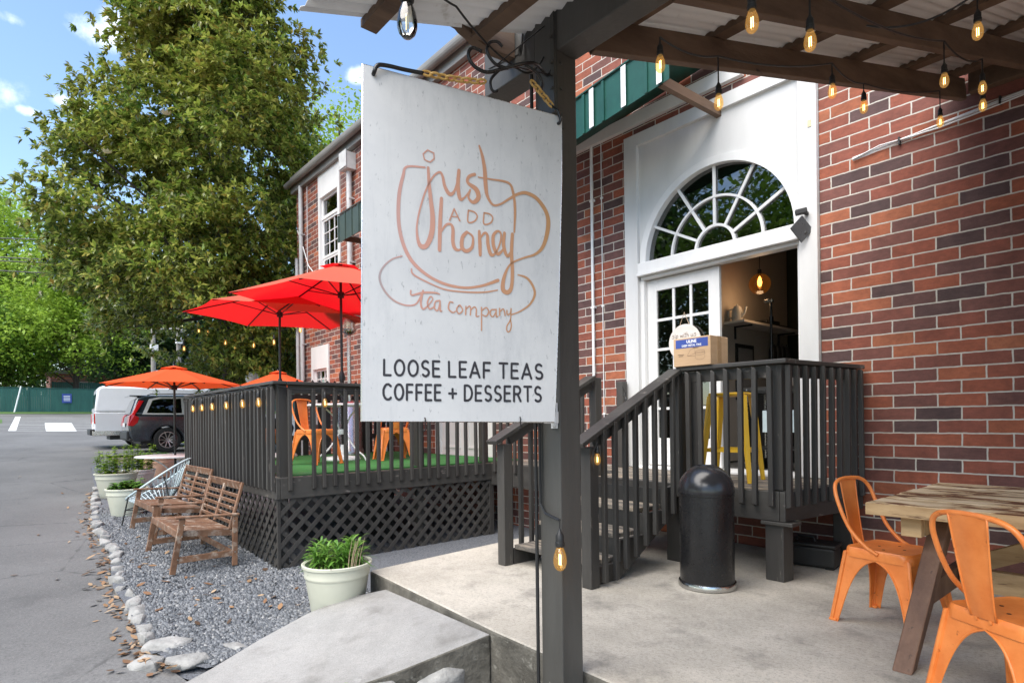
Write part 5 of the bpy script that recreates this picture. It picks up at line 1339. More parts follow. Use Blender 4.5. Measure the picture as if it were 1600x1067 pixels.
for x in (-2.94, -3.91):
    mb = MB(); mb.box(x - .047, x + .047, 3.225, 3.32, 0, 1.03); put('newel_post', mb, MAT['charcoal'], st, bevel=.006)
    mb = MB(); mb.beam((x, 3.13, 1.045), (x, PY - .035, 1.640), .135, .038); put('handrail', mb, MAT['charcoal_h'], st, bevel=.007)
    mb = MB(); mb.beam((x, 3.32, 1.066), (x, PY - .04, 1.565), .036, .09); put('sub_rail', mb, MAT['charcoal_h'], st, bevel=.004)
    ox = x + .055 if x > -3.5 else x - .045
    for k in range(8):
        y = 3.37 + k * .125
        zt = 1.03 + (y - 3.2) * .48 + .04; zb = max(.03, (y - 3.55) * .56 + .05)
        mb = MB(); mb.box(ox - .018, ox + .018, y - .018, y + .018, zb, zt); put('baluster', mb, MAT['charcoal'], st, bevel=.003)
finish(st, (-3.2, 4.6, 0))

# dark picket fence closing the far end of the deck
pf = thing('picket_fence', 'black picket fence with pointed tops at the far end of the deck', 'fence')
for k in range(14):
    y = 3.72 + k * .13
    mb = MB(); mb.prism([(y - .045, FZ + .02), (y + .045, FZ + .02), (y + .045, 1.84), (y + .03, 1.91), (y, 1.95), (y - .03, 1.91), (y - .045, 1.84)], lambda a, z: (DL + .095, a, z), lambda a, z: (DL + .115, a, z))
    put('picket', mb, MAT['black_plastic'], pf)
mb = MB(); mb.box(DL + .116, DL + .15, 2.4, 5.46, .95, 1.03); mb.box(DL + .116, DL + .15, 2.4, 5.46, 1.62, 1.70); put('fence_rail', mb, MAT['black_plastic'], pf)
rebase(pf)
# bulbs strung along the deck rail
string_lights('row of small lit bulbs strung along the outside of the deck rail', [((x, 2.03, 1.45), .05) for x in (-9.15, -8.66, -8.16, -7.54, -6.92, -6.38)], sagd=.02, s=1.05, extra_pre=[(-9.8, 2.04, 1.62)], extra_post=[(-6.08, 2.06, 1.62)])
string_lights('single lit bulb clipped under the front rail of the deck beside an orange chair', [((-6.045, 2.60, 1.44), .05)], sagd=.03, s=1.0, extra_pre=[(-6.06, 2.10, 1.615)], extra_post=[(-6.06, 3.3, 1.615), (-6.06, 4.6, 1.615)])
string_lights('small lit bulb in a wire loop on the right newel post of the steps', [((-2.878, 3.29, .94), .03)], sagd=.01, s=.9, extra_post=[(-2.87, 3.235, 1.0), (-2.87, 3.24, .88)])
string_lights('small lit bulb clipped to the wall post left of the entrance', [((-4.27, 5.38, 1.38), .05)], sagd=.01, s=.9, extra_pre=[(-4.30, 5.36, 1.6)], extra_post=[(-4.30, 5.36, 1.5)])
# ================================================================ FURNITURE
def metal_chair(label, loc, rz, group='orange metal cafe chairs', name='metal_chair', m='orange'):
    # local frame: faces +Y, base at the floor
    t = thing(name, label, 'chair', group, loc, rz); M = MAT[m]
    # pressed seat with a rolled rim
    def rr(hw, hd, r, n=5):
        out = []
        for (cx, cy, a0) in ((hw - r, hd - r, 0), (-hw + r, hd - r, 90), (-hw + r, -hd + r, 180), (hw - r, -hd + r, 270)):
            for k in range(n + 1): a = R(a0 + 90 * k / n); out.append((cx + r * math.cos(a), cy + r * math.sin(a)))
        return out
    rings = [(.150, .150, .03, .446), (.168, .168, .045, .449), (.178, .178, .05, .452), (.184, .184, .055, .445), (.187, .187, .055, .425), (.186, .186, .055, .395)]
    vs = []; fs = []; m_ = 24
    for (hw, hd, r_, z) in rings: vs += [(x, y, z) for x, y in rr(hw, hd, r_)]
    for i in range(len(rings) - 1):
        for k in range(m_): l = (k + 1) % m_; fs.append((i * m_ + k, i * m_ + l, (i + 1) * m_ + l, (i + 1) * m_ + k))
    fs.append(tuple(range(m_)))
    mb = MB(); mb.add(vs, fs); put('seat', mb, M, t, smooth=True)
    mb = MB()
    for (x, y) in ((.09, .0), (-.09, 0), (0, .07), (0, -.07)): mb.cyl((x, y, .4465), (x, y, .4475), .008, n=10)
    put('seat_hole', mb, MAT['black_metal'], t)
    # four splayed legs: each two channel cheeks that meet at the corner and arch up to the seat
    def cheek(mb, sx, sy, axis):
        zt = .425; N = 22; th = .004; vs = []
        for i in range(N + 1):
            z = zt * (1 - (1 - i / N) ** 1.5)
            c = .178 + .058 * (1 - z / zt) ** 1.15
            q = min(1.0, z / .385); w = .040 + .030 * q
            w = c - (c - w) * math.sqrt(max(0.0, 1 - q ** 4.5)); w = min(w, c - .0005)
            outer, inner = c, c - w
            dep = c - .001
            for s_ in (outer, inner):
                for o in (0, th):
                    d = dep - o
                    vs.append((sx * s_, sy * d, z) if axis == 'x' else (sx * d, sy * s_, z))
        fs = []
        for i in range(N):
            a = i * 4; b_ = (i + 1) * 4
            fs += [(a, a + 2, b_ + 2, b_), (a + 1, b_ + 1, b_ + 3, a + 3), (a + 2, a + 3, b_ + 3, b_ + 2), (a, b_, b_ + 1, a + 1)]
        fs += [(0, 1, 3, 2), (N * 4, N * 4 + 2, N * 4 + 3, N * 4 + 1)]
        mb.add(vs, fs)
        # rolled bead along the arch
        pts = []
        for i in range(N + 1):
            v = vs[i * 4 + 2]; pts.append((v[0], v[1] + (sy * .001 if axis == 'x' else 0), v[2]))
        mb.tube(pts, .0052, 6)
    for sx in (1, -1):
        for sy in (1, -1):
            mb = MB(); cheek(mb, sx, sy, 'x'); cheek(mb, sx, sy, 'y')
            c = .178 + .058
            mb.tube([(sx * (c - .004), sy * (c - .004), .0), (sx * (.178 - .003), sy * (.178 - .003), .42)], [.013, .012], 8)
            leg = put('leg', mb, M, t, smooth=True)
            mb = MB(); mb.box(sx * c - .022 - sx * .014, sx * c + .022 - sx * .014, sy * c - .022 - sy * .014, sy * c + .022 - sy * .014, 0, .016); put('foot', mb, M, leg, bevel=.004)
    # bent tube back
    pts = []
    half = [(.188, .02, .430), (.190, -.05, .470), (.196, -.12, .540), (.200, -.165, .62), (.200, -.198, .70), (.192, -.222, .765), (.165, -.240, .812), (.115, -.250, .836), (.05, -.254, .844), (0, -.255, .845)]
    P = half + [(-x, y, z) for x, y, z in half[-2::-1]]
    P3 = [(a, b_, c_) for a, b_, c_ in P]
    mb = MB(); mb.tube(smooth_path(P3, 4), .0115, 10); put('back_tube', mb, M, t, smooth=True)
    # central splat, tapering to the seat
    vs = []; fs = []; N = 10
    for i in range(N + 1):
        q = i / N; z = .437 + q * .402; y = -.184 - .072 * q ** .8 + (.0 if q else .0)
        hw = .052 + .030 * q
        for k in range(7):
            u = -1 + 2 * k / 6; bulge = .010 * (1 - u * u) + (.004 if abs(u) > .9 else 0)
            vs.append((hw * u, y - bulge, z))
    for i in range(N):
        for k in range(6): fs.append((i * 7 + k, i * 7 + k + 1, (i + 1) * 7 + k + 1, (i + 1) * 7 + k))
    mb = MB(); mb.add(vs, fs)
    for k in (0, 6): mb.tube([vs[i * 7 + k] for i in range(N + 1)], .0045, 6)
    sp_ = put('splat', mb, M, t, smooth='all')
    mb = MB(); mb.cyl((-.03, -.192, .43), (-.03, -.182, .43), .008, n=10); mb.cyl((.03, -.192, .43), (.03, -.182, .43), .008, n=10); put('rivet', mb, M, sp_)
    return t
ch = metal_chair('nearest orange metal chair, back to the camera, at the long side of the wooden table', (-.47, 3.06, 0), R(-31))
def chair_copy(label, loc, rz): return dup(ch, loc, rz, label)
chair_copy('orange metal chair pushed under the short end of the wooden table beside the landing', (-1.215, 4.005, 0), R(-100))
chair_copy('orange metal chair on the turf right behind the deck corner post', (-7.55, 3.12, FZ + .017), R(-70))
chair_copy('orange metal chair on the deck turned towards the wall, half hidden by the white table', (-8.35, 4.72, FZ + .017), R(160))
chair_copy('orange metal chair on the deck behind the lower left corner of the sign', (-7.55, 4.25, FZ + .017), R(75))
chair_copy('orange metal chair on the deck seen through the closely set side balusters', (-9.0, 2.9, FZ + .017), R(-40))

# old wooden table on splayed legs
t = thing('wooden_table', 'weathered wooden table with flaking top and splayed trestle legs on the patio', 'table')
TZ = .785
for k in range(5):
    y0 = 3.40 + k * .262
    mb = MB(); mb.box(-1.15 + .006 * (k % 2), 1.1, y0, y0 + .259, TZ - .062, TZ + .0015 * (k % 3)); put('top_board', mb, MAT['table_top'], t, bevel=.006)
mb = MB(); mb.box(-1.148, 1.0, 3.395, 3.399, TZ - .061, TZ - .003); put('edge_board', mb, MAT['table_old'], t)
mb = MB(); mb.box(-1.02, -.93, 3.50, 3.55, TZ - .17, TZ - .064); mb.box(-1.02, -.93, 3.56, 4.55, TZ - .17, TZ - .064); put('cleat', mb, MAT['table_old'], t, bevel=.004)
for (a, b_) in (((-.955, 3.30, 0), (-.90, 3.80, TZ - .066)), ((-.955, 4.85, 0), (-.90, 4.35, TZ - .066)), ((.9, 3.30, 0), (.85, 3.80, TZ - .066)), ((.9, 4.85, 0), (.85, 4.35, TZ - .066))):
    mb = MB(); mb.beam(a, b_, .085, .105, (0, 1, 0))
    for i, v in enumerate(mb.v): 
        if v[2] < .1: mb.v[i] = (v[0], v[1], max(0, min(v[2], .0)))
    put('leg', mb, MAT['leg_dark'], t, bevel=.006)
mb = MB(); mb.beam((-.925, 3.57, .33), (-.925, 4.58, .33), .05, .11); put('crossbar', mb, MAT['leg_dark'], t, bevel=.004)
mb = MB(); mb.beam((-.89, 4.05, .33), (.85, 4.05, .33), .06, .12); put('stretcher', mb, MAT['table_old'], t, bevel=.004)
mb = MB(); mb.beam((-.85, 4.06, .40), (-.25, 4.06, .69), .05, .09); put('brace', mb, MAT['table_old'], t, bevel=.004)
rebase(t)

# trash can with a domed lid
t = thing('trash_can', 'black round trash can with domed lid and chrome foot ring', 'trash can', loc=(-2.39, 3.93, 0))
mb = MB(); mb.lathe([(.19, .02), (.192, .03), (.192, .668), (.196, .672), (.196, .690), (.190, .694)], 56); put('body', mb, MAT['black_metal'], t, smooth=True)
mb = MB(); prof = [(.199, .688), (.200, .700)] + [(.199 * math.cos(R(a)), .70 + .195 * math.sin(R(a))) for a in (8, 18, 28, 38, 48, 57, 64, 69)] + [(.062, .886), (.06, .875)]
mb.lathe(prof, 56)
dome = surf('black_gloss_dome', (.016, .016, .018), (.022, .022, .024), 6, rough=.22, bump=.02, rvar=.05)
put('dome_lid', mb, dome, t, smooth=True)
mb = MB(); mb.lathe([(.198, .0), (.206, .006), (.207, .030), (.202, .044), (.193, .048)], 56); put('foot_ring', mb, MAT['chrome'], t, smooth=True)

# yellow stool on the landing
t = thing('metal_stool', 'tall yellow metal stool standing on the landing by the door', 'stool', loc=(-2.70, 4.86, FZ + .002), rz=R(12))
mb = MB(); mb.box(-.155, .155, -.155, .155, .735, .765); put('seat', mb, MAT['yellow'], t, bevel=.012)
for sx in (1, -1):
    for sy in (1, -1):
        mb = MB(); mb.beam((sx * .205, sy * .205, 0), (sx * .135, sy * .135, .736), .030, .030, (sx, sy, 0), .055, .045); put('leg', mb, MAT['yellow'], t, bevel=.004)
mb = MB()
for (a, b_) in (((.18, .18), (-.18, .18)), ((-.18, .18), (-.18, -.18)), ((-.18, -.18), (.18, -.18)), ((.18, -.18), (.18, .18))): mb.beam((a[0], a[1], .27), (b_[0], b_[1], .27), .012, .028)
put('footrest', mb, MAT['yellow'], t)

# cardboard box on the rail
t = thing('cardboard_box', 'brown cardboard carton with a blue label standing on the landing rail', 'box', loc=(-2.755, 4.47, 1.664))
bw, bd, bh = .345, .27, .235
mb = MB(); mb.box(-bw / 2, bw / 2, -bd / 2, bd / 2, 0, bh); put('carton', mb, MAT['cardboard'], t, bevel=.004)
mb = MB(); mb.box(bw / 2 - .0, bw / 2 + .002, -.03, .03, .02, bh - .005); mb.box(-bw / 2 + .02, bw / 2, -.025, .025, bh, bh + .0015); put('tape', mb, surf('parcel_tape', (.42, .27, .14), (.46, .3, .16), 4, rough=.25, bump=0), t)
mb = MB(); mb.box(-bw / 2 + .022, bw / 2 - .022, -bd / 2 - .0012, -bd / 2 - .0002, bh - .083, bh - .012); lb = put('printed_label', mb, MAT['blue_print'], t)
def text_mesh(s, size, bold=0):
    cu = bpy.data.curves.new('t', 'FONT'); cu.body = s; cu.size = size; cu.align_x = 'CENTER'; cu.offset = bold; cu.resolution_u = 3
    o = bpy.data.objects.new('t', cu); COL.objects.link(o)
    dg = bpy.context.evaluated_depsgraph_get()
    me = bpy.data.meshes.new_from_object(o.evaluated_get(dg)); bpy.data.objects.remove(o); bpy.data.curves.remove(cu)
    m = MB(); m.v = [tuple(v.co) for v in me.vertices]; m.f = [tuple(p.vertices) for p in me.polygons]; bpy.data.meshes.remove(me); return m
def onface(m, x, y, z): m.v = [(v[0] + x, y, v[1] + z) for v in m.v]; return m
mb = onface(text_mesh('ULINE', .034, .0012), 0, -bd / 2 - .0018, bh - .044); put('lettering', mb, MAT['white_print'], lb)
mb = onface(text_mesh('DEEP METAL TINS', .023, .0008), 0, -bd / 2 - .0018, bh - .073); put('lettering', mb, MAT['white_print'], lb)
mb = MB(); f = lambda u, z, d: (u, -bd / 2 - .001, z)
def el(cx, cz, rx, rz_, n=22): return [(cx + rx * math.cos(2 * math.pi * k / n), cz + rz_ * math.sin(2 * math.pi * k / n), .0018) for k in range(n + 1)]
for P in (el(.078, .112, .042, .012), el(.078, .096, .046, .013), [(.036, .112, .0018), (.034, .06, .0018), (.06, .047, .0018), (.1, .047, .0018), (.122, .06, .0018), (.12, .112, .0018)], [(-.04, .085, .0018), (-.01, .135, .0018), (.03, .145, .0018), (.03, .1, .0018), (-.03, .08, .0018), (-.04, .085, .0018)], [(-.04, .085, .0018), (.035, .078, .0018)]): ribbon(mb, P, f, 0)
for k in range(5): ribbon(mb, [(.015 + k * .011, .142, .006), (.017 + k * .011, .152, .006)], f, 0)
for (x0, x1, z) in ((-.13, -.07, .098), (-.12, -.08, .086)):
    for k in range(8): ribbon(mb, [(x0 + (x1 - x0) * k / 8, z, .004), (x0 + (x1 - x0) * (k + .7) / 8, z, .004)], f, 0)
put('drawing', mb, MAT['brown_print'], t)

# round wooden sign on the door
t = thing('round_sign', 'round pale wooden board hanging on a cord on the left door leaf', 'sign')
mb = MB(); c = (-3.625, 2.045); mb.prism([(c[0] + .195 * math.cos(R(8 * k)), c[1] + .195 * math.sin(R(8 * k))) for k in range(45)], lambda x, z: (x, YF + .028, z), lambda x, z: (x, YF + .043, z)); put('board', mb, MAT['pale_wood'], t, bevel=.002)
mb = MB(); mb.tube([(-3.625 - .06, YF + .035, 2.225), (-3.635, YF + .048, 2.37), (-3.625 + .06, YF + .035, 2.225)], .004, 6); put('cord', mb, MAT['twig'], t)
def script(mb, data, x0, z0, sc, y):
    for P in data: ribbon(mb, smooth_path([(x0 + a * sc, z0 + b_ * sc, w * sc) for a, b_, w in P], 4), lambda u, z, d: (u, y, z), 0)
W = .13
SIP = [[(.5, .75, W), (.2, .8, W), (.15, .6, W), (.5, .35, W), (.4, .1, W), (0, .1, W)], [(.8, .7, W), (.85, .1, W), (1.05, .1, W)], [(.84, 1.0, W), (.88, 1.05, W)], [(1.2, .7, W), (1.2, -.6, W)], [(1.2, .55, W), (1.5, .75, W), (1.65, .4, W), (1.4, .1, W), (1.2, .2, W)],
       [(2.3, .7, W), (2.45, .1, W), (2.65, .6, W), (2.85, .1, W), (3.0, .7, W)], [(3.25, .7, W), (3.3, .1, W), (3.45, .1, W)], [(3.28, 1.0, W), (3.32, 1.05, W)], [(3.7, 1.2, W), (3.7, .2, W), (3.9, .1, W)], [(3.5, .8, W), (3.95, .8, W)], [(4.15, 1.3, W), (4.15, .1, W)], [(4.15, .5, W), (4.4, .75, W), (4.55, .5, W), (4.6, .1, W)],
       [(5.3, .7, W), (5.3, .2, W), (5.5, .08, W), (5.75, .3, W), (5.8, .7, W)], [(5.8, .7, W), (5.85, .1, W)], [(6.6, .7, W), (6.3, .8, W), (6.25, .6, W), (6.6, .35, W), (6.5, .1, W), (6.15, .1, W)]]
mb = MB(); script(mb, SIP, -3.775, 2.095, .044, YF + .0272)
mb.v = list(mb.v); put('lettering', mb, MAT['brown_print'], t); rebase(t)

# camera and small solar panel on the right jamb
t = thing('security_camera', 'small black camera with a tilted solar panel screwed to the right door jamb', 'camera')
mb = MB(); mb.cyl((-2.30, YF - .052, 3.045), (-2.30, YF - .10, 3.05), .02, n=12); mb.beam((-2.36, YF - .15, 3.045), (-2.28, YF - .10, 3.06), .05, .05); put('camera_body', mb, MAT['black_plastic'], t, bevel=.008)
mb = MB(); mb.beam((-2.345, YF - .18, 2.835), (-2.285, YF - .08, 2.955), .17, .012, (1, 0, .4)); put('solar_panel', mb, surf('dark_solar_cell', (.05, .055, .06), (.07, .075, .08), 8, rough=.3, bump=0), t, bevel=.003)
mb = MB(); mb.tube([(-2.30, YF - .052, 2.86), (-2.30, YF - .11, 2.87)], .014, 8); put('bracket', mb, MAT['black_plastic'], t); rebase(t)

# black case under the landing
t = thing('battery_case', 'low black plastic case with a handle under the landing by the wall', 'case', loc=(-2.18, 5.1, 0), rz=R(8))
mb = MB(); mb.box(-.24, .24, -.11, .11, 0.01, .17); put('body', mb, MAT['black_plastic'], t, bevel=.02)
mb = MB(); mb.box(-.25, .25, -.12, .12, .17, .20); lid = put('lid', mb, MAT['black_plastic'], t, bevel=.012)
mb = MB(); mb.tube([(-.07, -.0, .20), (-.06, 0, .235), (.06, 0, .235), (.07, 0, .20)], .009, 8); put('handle', mb, MAT['black_plastic'], lid)
mb = MB()
for sx in (-.2, .2): mb.box(sx - .03, sx + .03, -.1, .1, 0, .012)
put('foot', mb, MAT['rubber'], t)

# ---- inside the cafe
t = thing('pendant_lamp', 'amber glass globe pendant lamp glowing inside the open door', 'lamp', loc=(-3.40, 6.80, 2.80))
mb = MB(); mb.lathe([(.03, .118)] + [(.122 * math.cos(R(a)), .122 * math.sin(R(a))) for a in (72, 60, 45, 30, 15, 0, -15, -30, -45, -60, -75)] + [(.004, -.122)], 32); put('globe', mb, MAT['pendant_glass'], t, smooth='all')
mb = MB(); mb.cyl((0, 0, .10), (0, 0, .17), .022, n=12); mb.cyl((0, 0, .17), (0, 0, 1.79), .004, n=6); put('cord', mb, MAT['black_plastic'], t)
mb = MB(); mb.lathe([(.006, .09), (.018, .06), (.026, .02), (.020, -.015), (.006, -.03)], 14); put('bulb', mb, MAT['filament'], t, smooth='all')
pl = bpy.data.lights.new('pendant_glow', 'POINT'); pl.energy = 1.8; pl.color = (1, .62, .32); pl.shadow_soft_size = .1
plo = bpy.data.objects.new('pendant_glow', pl); COL.objects.link(plo); plo.location = (-3.40, 6.80, 2.62)
def shelf(name, label, x0, x1, y0, y1, z):
    t = thing(name, label, 'shelf'); mb = MB(); mb.box(x0, x1, y0, y1, z, z + .03); put('board', mb, MAT['pale_wood'], t, bevel=.003)
    for y in (y0 + .25, y1 - .25):
        mb = MB(); mb.box(x0 + .001, x0 + .02, y - .01, y + .01, z - .16, z - .002); mb.box(x0 + .02, x1 - .03, y - .01, y + .01, z - .02, z - .002); put('bracket', mb, MAT['black_metal'], t)
    rebase(t)
shelf('wall_shelf', 'long pale wall shelf inside the cafe carrying jars and trays', -3.78, -3.52, 6.65, 8.3, 2.36)
shelf('wall_shelf', 'short lower wall shelf inside the cafe under the long one', -3.78, -3.55, 7.55, 8.3, 1.92)
def jar(label, x, y, z, r, h, m='pipe', spout=True, cat='kettle', name='kettle'):
    t = thing(name, label, cat, loc=(x, y, z)); mb = MB(); mb.lathe([(r * .95, 0), (r, h * .1), (r, h * .6), (r * .8, h * .85), (r * .55, h), (r * .12, h * 1.04), (r * .1, h * 1.15)], 20); put('body', mb, MAT[m], t, smooth=True)
    if spout:
        mb = MB(); mb.tube([(r * .9, 0, h * .3), (r * 1.5, 0, h * .5), (r * 1.8, 0, h * .9)], [.02, .014, .01], 8); put('spout', mb, MAT[m], t, smooth=True)
        mb = MB(); mb.tube([(-r * .9, 0, h * .85), (-r * 1.7, 0, h * .8), (-r * 1.7, 0, h * .3), (-r * .95, 0, h * .25)], .010, 8); put('handle', mb, MAT[m], t, smooth=True)
jar('pale metal jug at the near end of the long cafe shelf', -3.66, 6.75, 2.392, .065, .18)
for k in range(4):
    tg = jar('dark glass carafe in the row on the lower cafe shelf', -3.66, 7.65 + k * .13, 1.952, .05, .22, 'black_plastic', False, 'carafe', 'carafe')
for o in COL.objects:
    if o.name.startswith('carafe') and o.parent is None: o['group'] = 'carafes on the lower cafe shelf'
tr = thing('tray_stack', 'flat dark tray lying on the long cafe shelf', 'tray', loc=(-3.65, 7.5, 2.392)); mb = MB(); mb.box(-.11, .11, -.42, .40, 0, .025); put('tray', mb, MAT['black_plastic'], tr, bevel=.008); mb = MB(); mb.box(-.09, .09, -.2, .15, .026, .07); put('lid', mb, MAT['black_plastic'], tr, bevel=.01)
mb = MB(); mb.box(-3.776, -3.76, 6.9, 7.35, 1.45, 2.15); fr = thing('framed_board', 'dark framed board leaning under the long cafe shelf', 'frame'); put('frame', mb, MAT['black_metal'], fr, bevel=.004); mb = MB(); mb.box(-3.759, -3.755, 6.95, 7.30, 1.5, 2.1); put('board', mb, MAT['grey_floor'], fr); rebase(fr)
# counter with a tea service, steel cart with castors, stand
t = thing('counter', 'dark counter along the cafe wall', 'counter'); mb = MB(); mb.box(-3.76, -3.2, 7.0, 8.3, .68, 1.55); put('cabinet', mb, MAT['black_plastic'], t); mb = MB(); mb.box(-3.77, -3.16, 6.98, 8.32, 1.551, 1.60); put('worktop', mb, MAT['grey_floor'], t, bevel=.006); rebase(t)
jar('white teapot on the cafe counter', -3.30, 7.45, 1.60, .09, .20, 'white_metal', True, 'teapot', 'teapot')
jar('red enamel kettle on the cafe counter beside the white teapot', -3.34, 7.16, 1.60, .08, .22, 'red_enamel', True)
t = thing('pole_stand', 'slim black pole stand with a pale head inside the door', 'stand', loc=(-3.22, 6.70, .68))
mb = MB(); mb.cyl((0, 0, .03), (0, 0, 1.86), .014, n=10); mb.cyl((0, 0, 1.62), (0, 0, 1.70), .026, n=10); put('pole', mb, MAT['black_metal'], t, smooth=True)
mb = MB(); mb.lathe([(.16, 0), (.16, .012), (.03, .03)], 24); put('base', mb, MAT['black_metal'], t, smooth=True)
mb = MB(); mb.box(-.075, .03, -.03, .03, 1.862, 1.90); put('head', mb, MAT['steel'], t, bevel=.01)
t = thing('steel_cart', 'wheeled steel trolley with a pale notice just inside the open door', 'cart', loc=(-2.85, 6.15, .68))
for (x, y) in ((-.28, -.2), (.28, -.2), (.28, .2), (-.28, .2)):
    mb = MB(); mb.cyl((x, y, .11), (x, y, .85), .014, n=10); lg_ = put('upright', mb, MAT['steel'], t, smooth=True); mb = MB(); mb.cyl((x - .012, y, .05), (x + .012, y, .05), .05, n=16); mb.box(x - .018, x + .018, y - .02, y + .02, .06, .11); put('castor', mb, MAT['black_plastic'], lg_)
mb = MB(); mb.box(-.3, .3, -.22, .22, .80, .83); put('shelf', mb, MAT['black_metal'], t); mb = MB(); mb.box(-.3, .3, -.22, .22, .22, .24); put('shelf', mb, MAT['black_metal'], t)
mb = MB(); mb.box(-.10, .22, -.226, -.2222, .40, .62); put('notice', mb, MAT['pale_blue'], t)

# ---- slatted garden benches
def bench(label, loc, L=1.30):
    # faces -Y, origin under the middle; legs at both ends
    t = thing('garden_bench', label, 'bench', 'slatted hardwood benches by the deck', loc); M = MAT['teak']; h = L / 2
    for s_ in (1, -1):
        x = s_ * (h - .02)
        mb = MB(); mb.beam((x, -.33, 0), (x, -.235, .53), .036, .052, (0, 1, 0)); put('front_leg', mb, M, t, bevel=.004)
        mb = MB(); mb.beam((x, .24, 0), (x, .25, .52), .036, .050, (0, 1, 0)); put('rear_leg', mb, M, t, bevel=.004)
        mb = MB(); mb.beam((x, -.30, .545), (x, .29, .520), .058, .024); put('armrest', mb, M, t, bevel=.008)
        mb = MB(); mb.beam((x - s_ * .002, -.285, .13), (x - s_ * .002, .225, .13), .026, .062); put('side_rail', mb, M, t, bevel=.004)
        mb = MB(); mb.beam((x - s_ * .030, -.255, .385), (x - s_ * .030, .225, .335), .022, .055); put('seat_bearer', mb, M, t)
    mb = MB()
    for k in range(17):
        x = -h + .075 + (L - .15) * k / 16
        mb.beam((x, -.275, .405), (x, .215, .372), .046, .016)
    put('seat_slats', mb, M, t, bevel=.003)
    mb = MB(); mb.box(-h + .04, h - .04, -.290, -.272, .345, .418); put('front_rail', mb, M, t, bevel=.005)
    mb = MB(); mb.beam((-h + .03, .20, .14), (h - .03, .20, .14), .026, .055); put('rear_rail', mb, M, t)
    def bp(q): return (.205 + .135 * q, .37 + .47 * q)
    for x, q0, q1, w in ((-h + .06, 0, 1, .048), (h - .06, 0, 1, .048), (0, .05, .9, .05)):
        mb = MB(); y0, z0 = bp(q0); y1, z1 = bp(q1); mb.beam((x, y0, z0), (x, y1, z1), w, .024, (0, 1, 0)); put('back_post', mb, M, t, bevel=.004)
    mb = MB()
    for q in (.14, .28, .42, .56, .70): y, z = bp(q); mb.beam((-h + .085, y, z), (h - .085, y, z), .014, .040, (0, -.27, 1))
    y, z = bp(.92); mb.beam((-h + .085, y, z), (h - .085, y, z), .016, .085, (0, -.27, 1))
    put('back_slats', mb, M, t, bevel=.003)
    mb = MB()
    for s_ in (1, -1):
        for z in (.14, .36, .47): mb.cyl((s_ * (h - .004), -.31 + .18 * z, z), (s_ * (h + .002), -.31 + .18 * z, z), .006, n=8)
        for z in (.14, .34, .46): mb.cyl((s_ * (h - .004), .24, z), (s_ * (h + .002), .24, z), .006, n=8)
    put('screw_cap', mb, MAT['steel'], t)
    return t
b1 = bench('nearest slatted brown wooden bench beside the corner of the deck', (-7.16, 1.58, zg(-7.16) + .035))
dup(b1, (-8.70, 1.66, zg(-8.70) + .03), R(1.5), 'slatted brown wooden bench behind the nearest one, next to the pale blue cord chair')

# pale blue string chair
t = thing('string_chair', 'pale blue round string lounge chair on thin black legs', 'chair', loc=(-9.72, 1.68, zg(-9.72) + .02), rz=R(-30))
# local: faces -Y; egg shaped hoop, tilted back
hoop = []; hub = []
for k in range(44):
    a = 2 * math.pi * k / 44
    x = .44 * math.sin(a); v = -.47 * math.cos(a)                    # v runs from the front lip to the top of the back
    s_ = (v + .47) / .94
    hoop.append((x * (1 - .10 * s_), -.36 + .80 * s_, .33 + .55 * s_ ** 1.15))
    hub.append((.10 * math.sin(a), .10 - .10 * math.cos(a) * .9, .20 + .05 * (1 - math.cos(a))))
mb = MB(); mb.tube(hoop, .014, 8, closed=True); put('hoop', mb, MAT['pale_blue'], t, smooth=True)
mb = MB(); mb.tube(hub, .010, 8, closed=True); put('hub_ring', mb, MAT['pale_blue'], t, smooth=True)
mb = MB()
for k in range(44):
    a, b_ = Vector(hoop[k]), Vector(hub[k]); mid = (a + b_) / 2 + Vector((0, .0, -.035))
    for e in (-.012, .012):
        o = Vector((e * .8, 0, 0)); mb.tube([a + o, mid + o * .6, b_ + o * .3], .0045, 5)
put('cords', mb, MAT['pale_blue'], t, smooth='all')
mb = MB()
for s_ in (1, -1):
    mb.tube([(s_ * .36, -.22, .40), (s_ * .38, -.30, .0)], .009, 8); mb.tube([(s_ * .34, .22, .66), (s_ * .36, .36, .0)], .009, 8)
    mb.tube([(s_ * .375, -.27, .17), (s_ * .352, .31, .25)], .007, 6)
mb.tube([(-.37, -.26, .22), (.37, -.26, .22)], .007, 6); mb.tube([(-.1, .1, .2), (-.37, -.26, .22)], .006, 6); mb.tube([(.1, .1, .2), (.37, -.26, .22)], .006, 6)
put('leg_frame', mb, MAT['black_metal'], t, smooth=True)

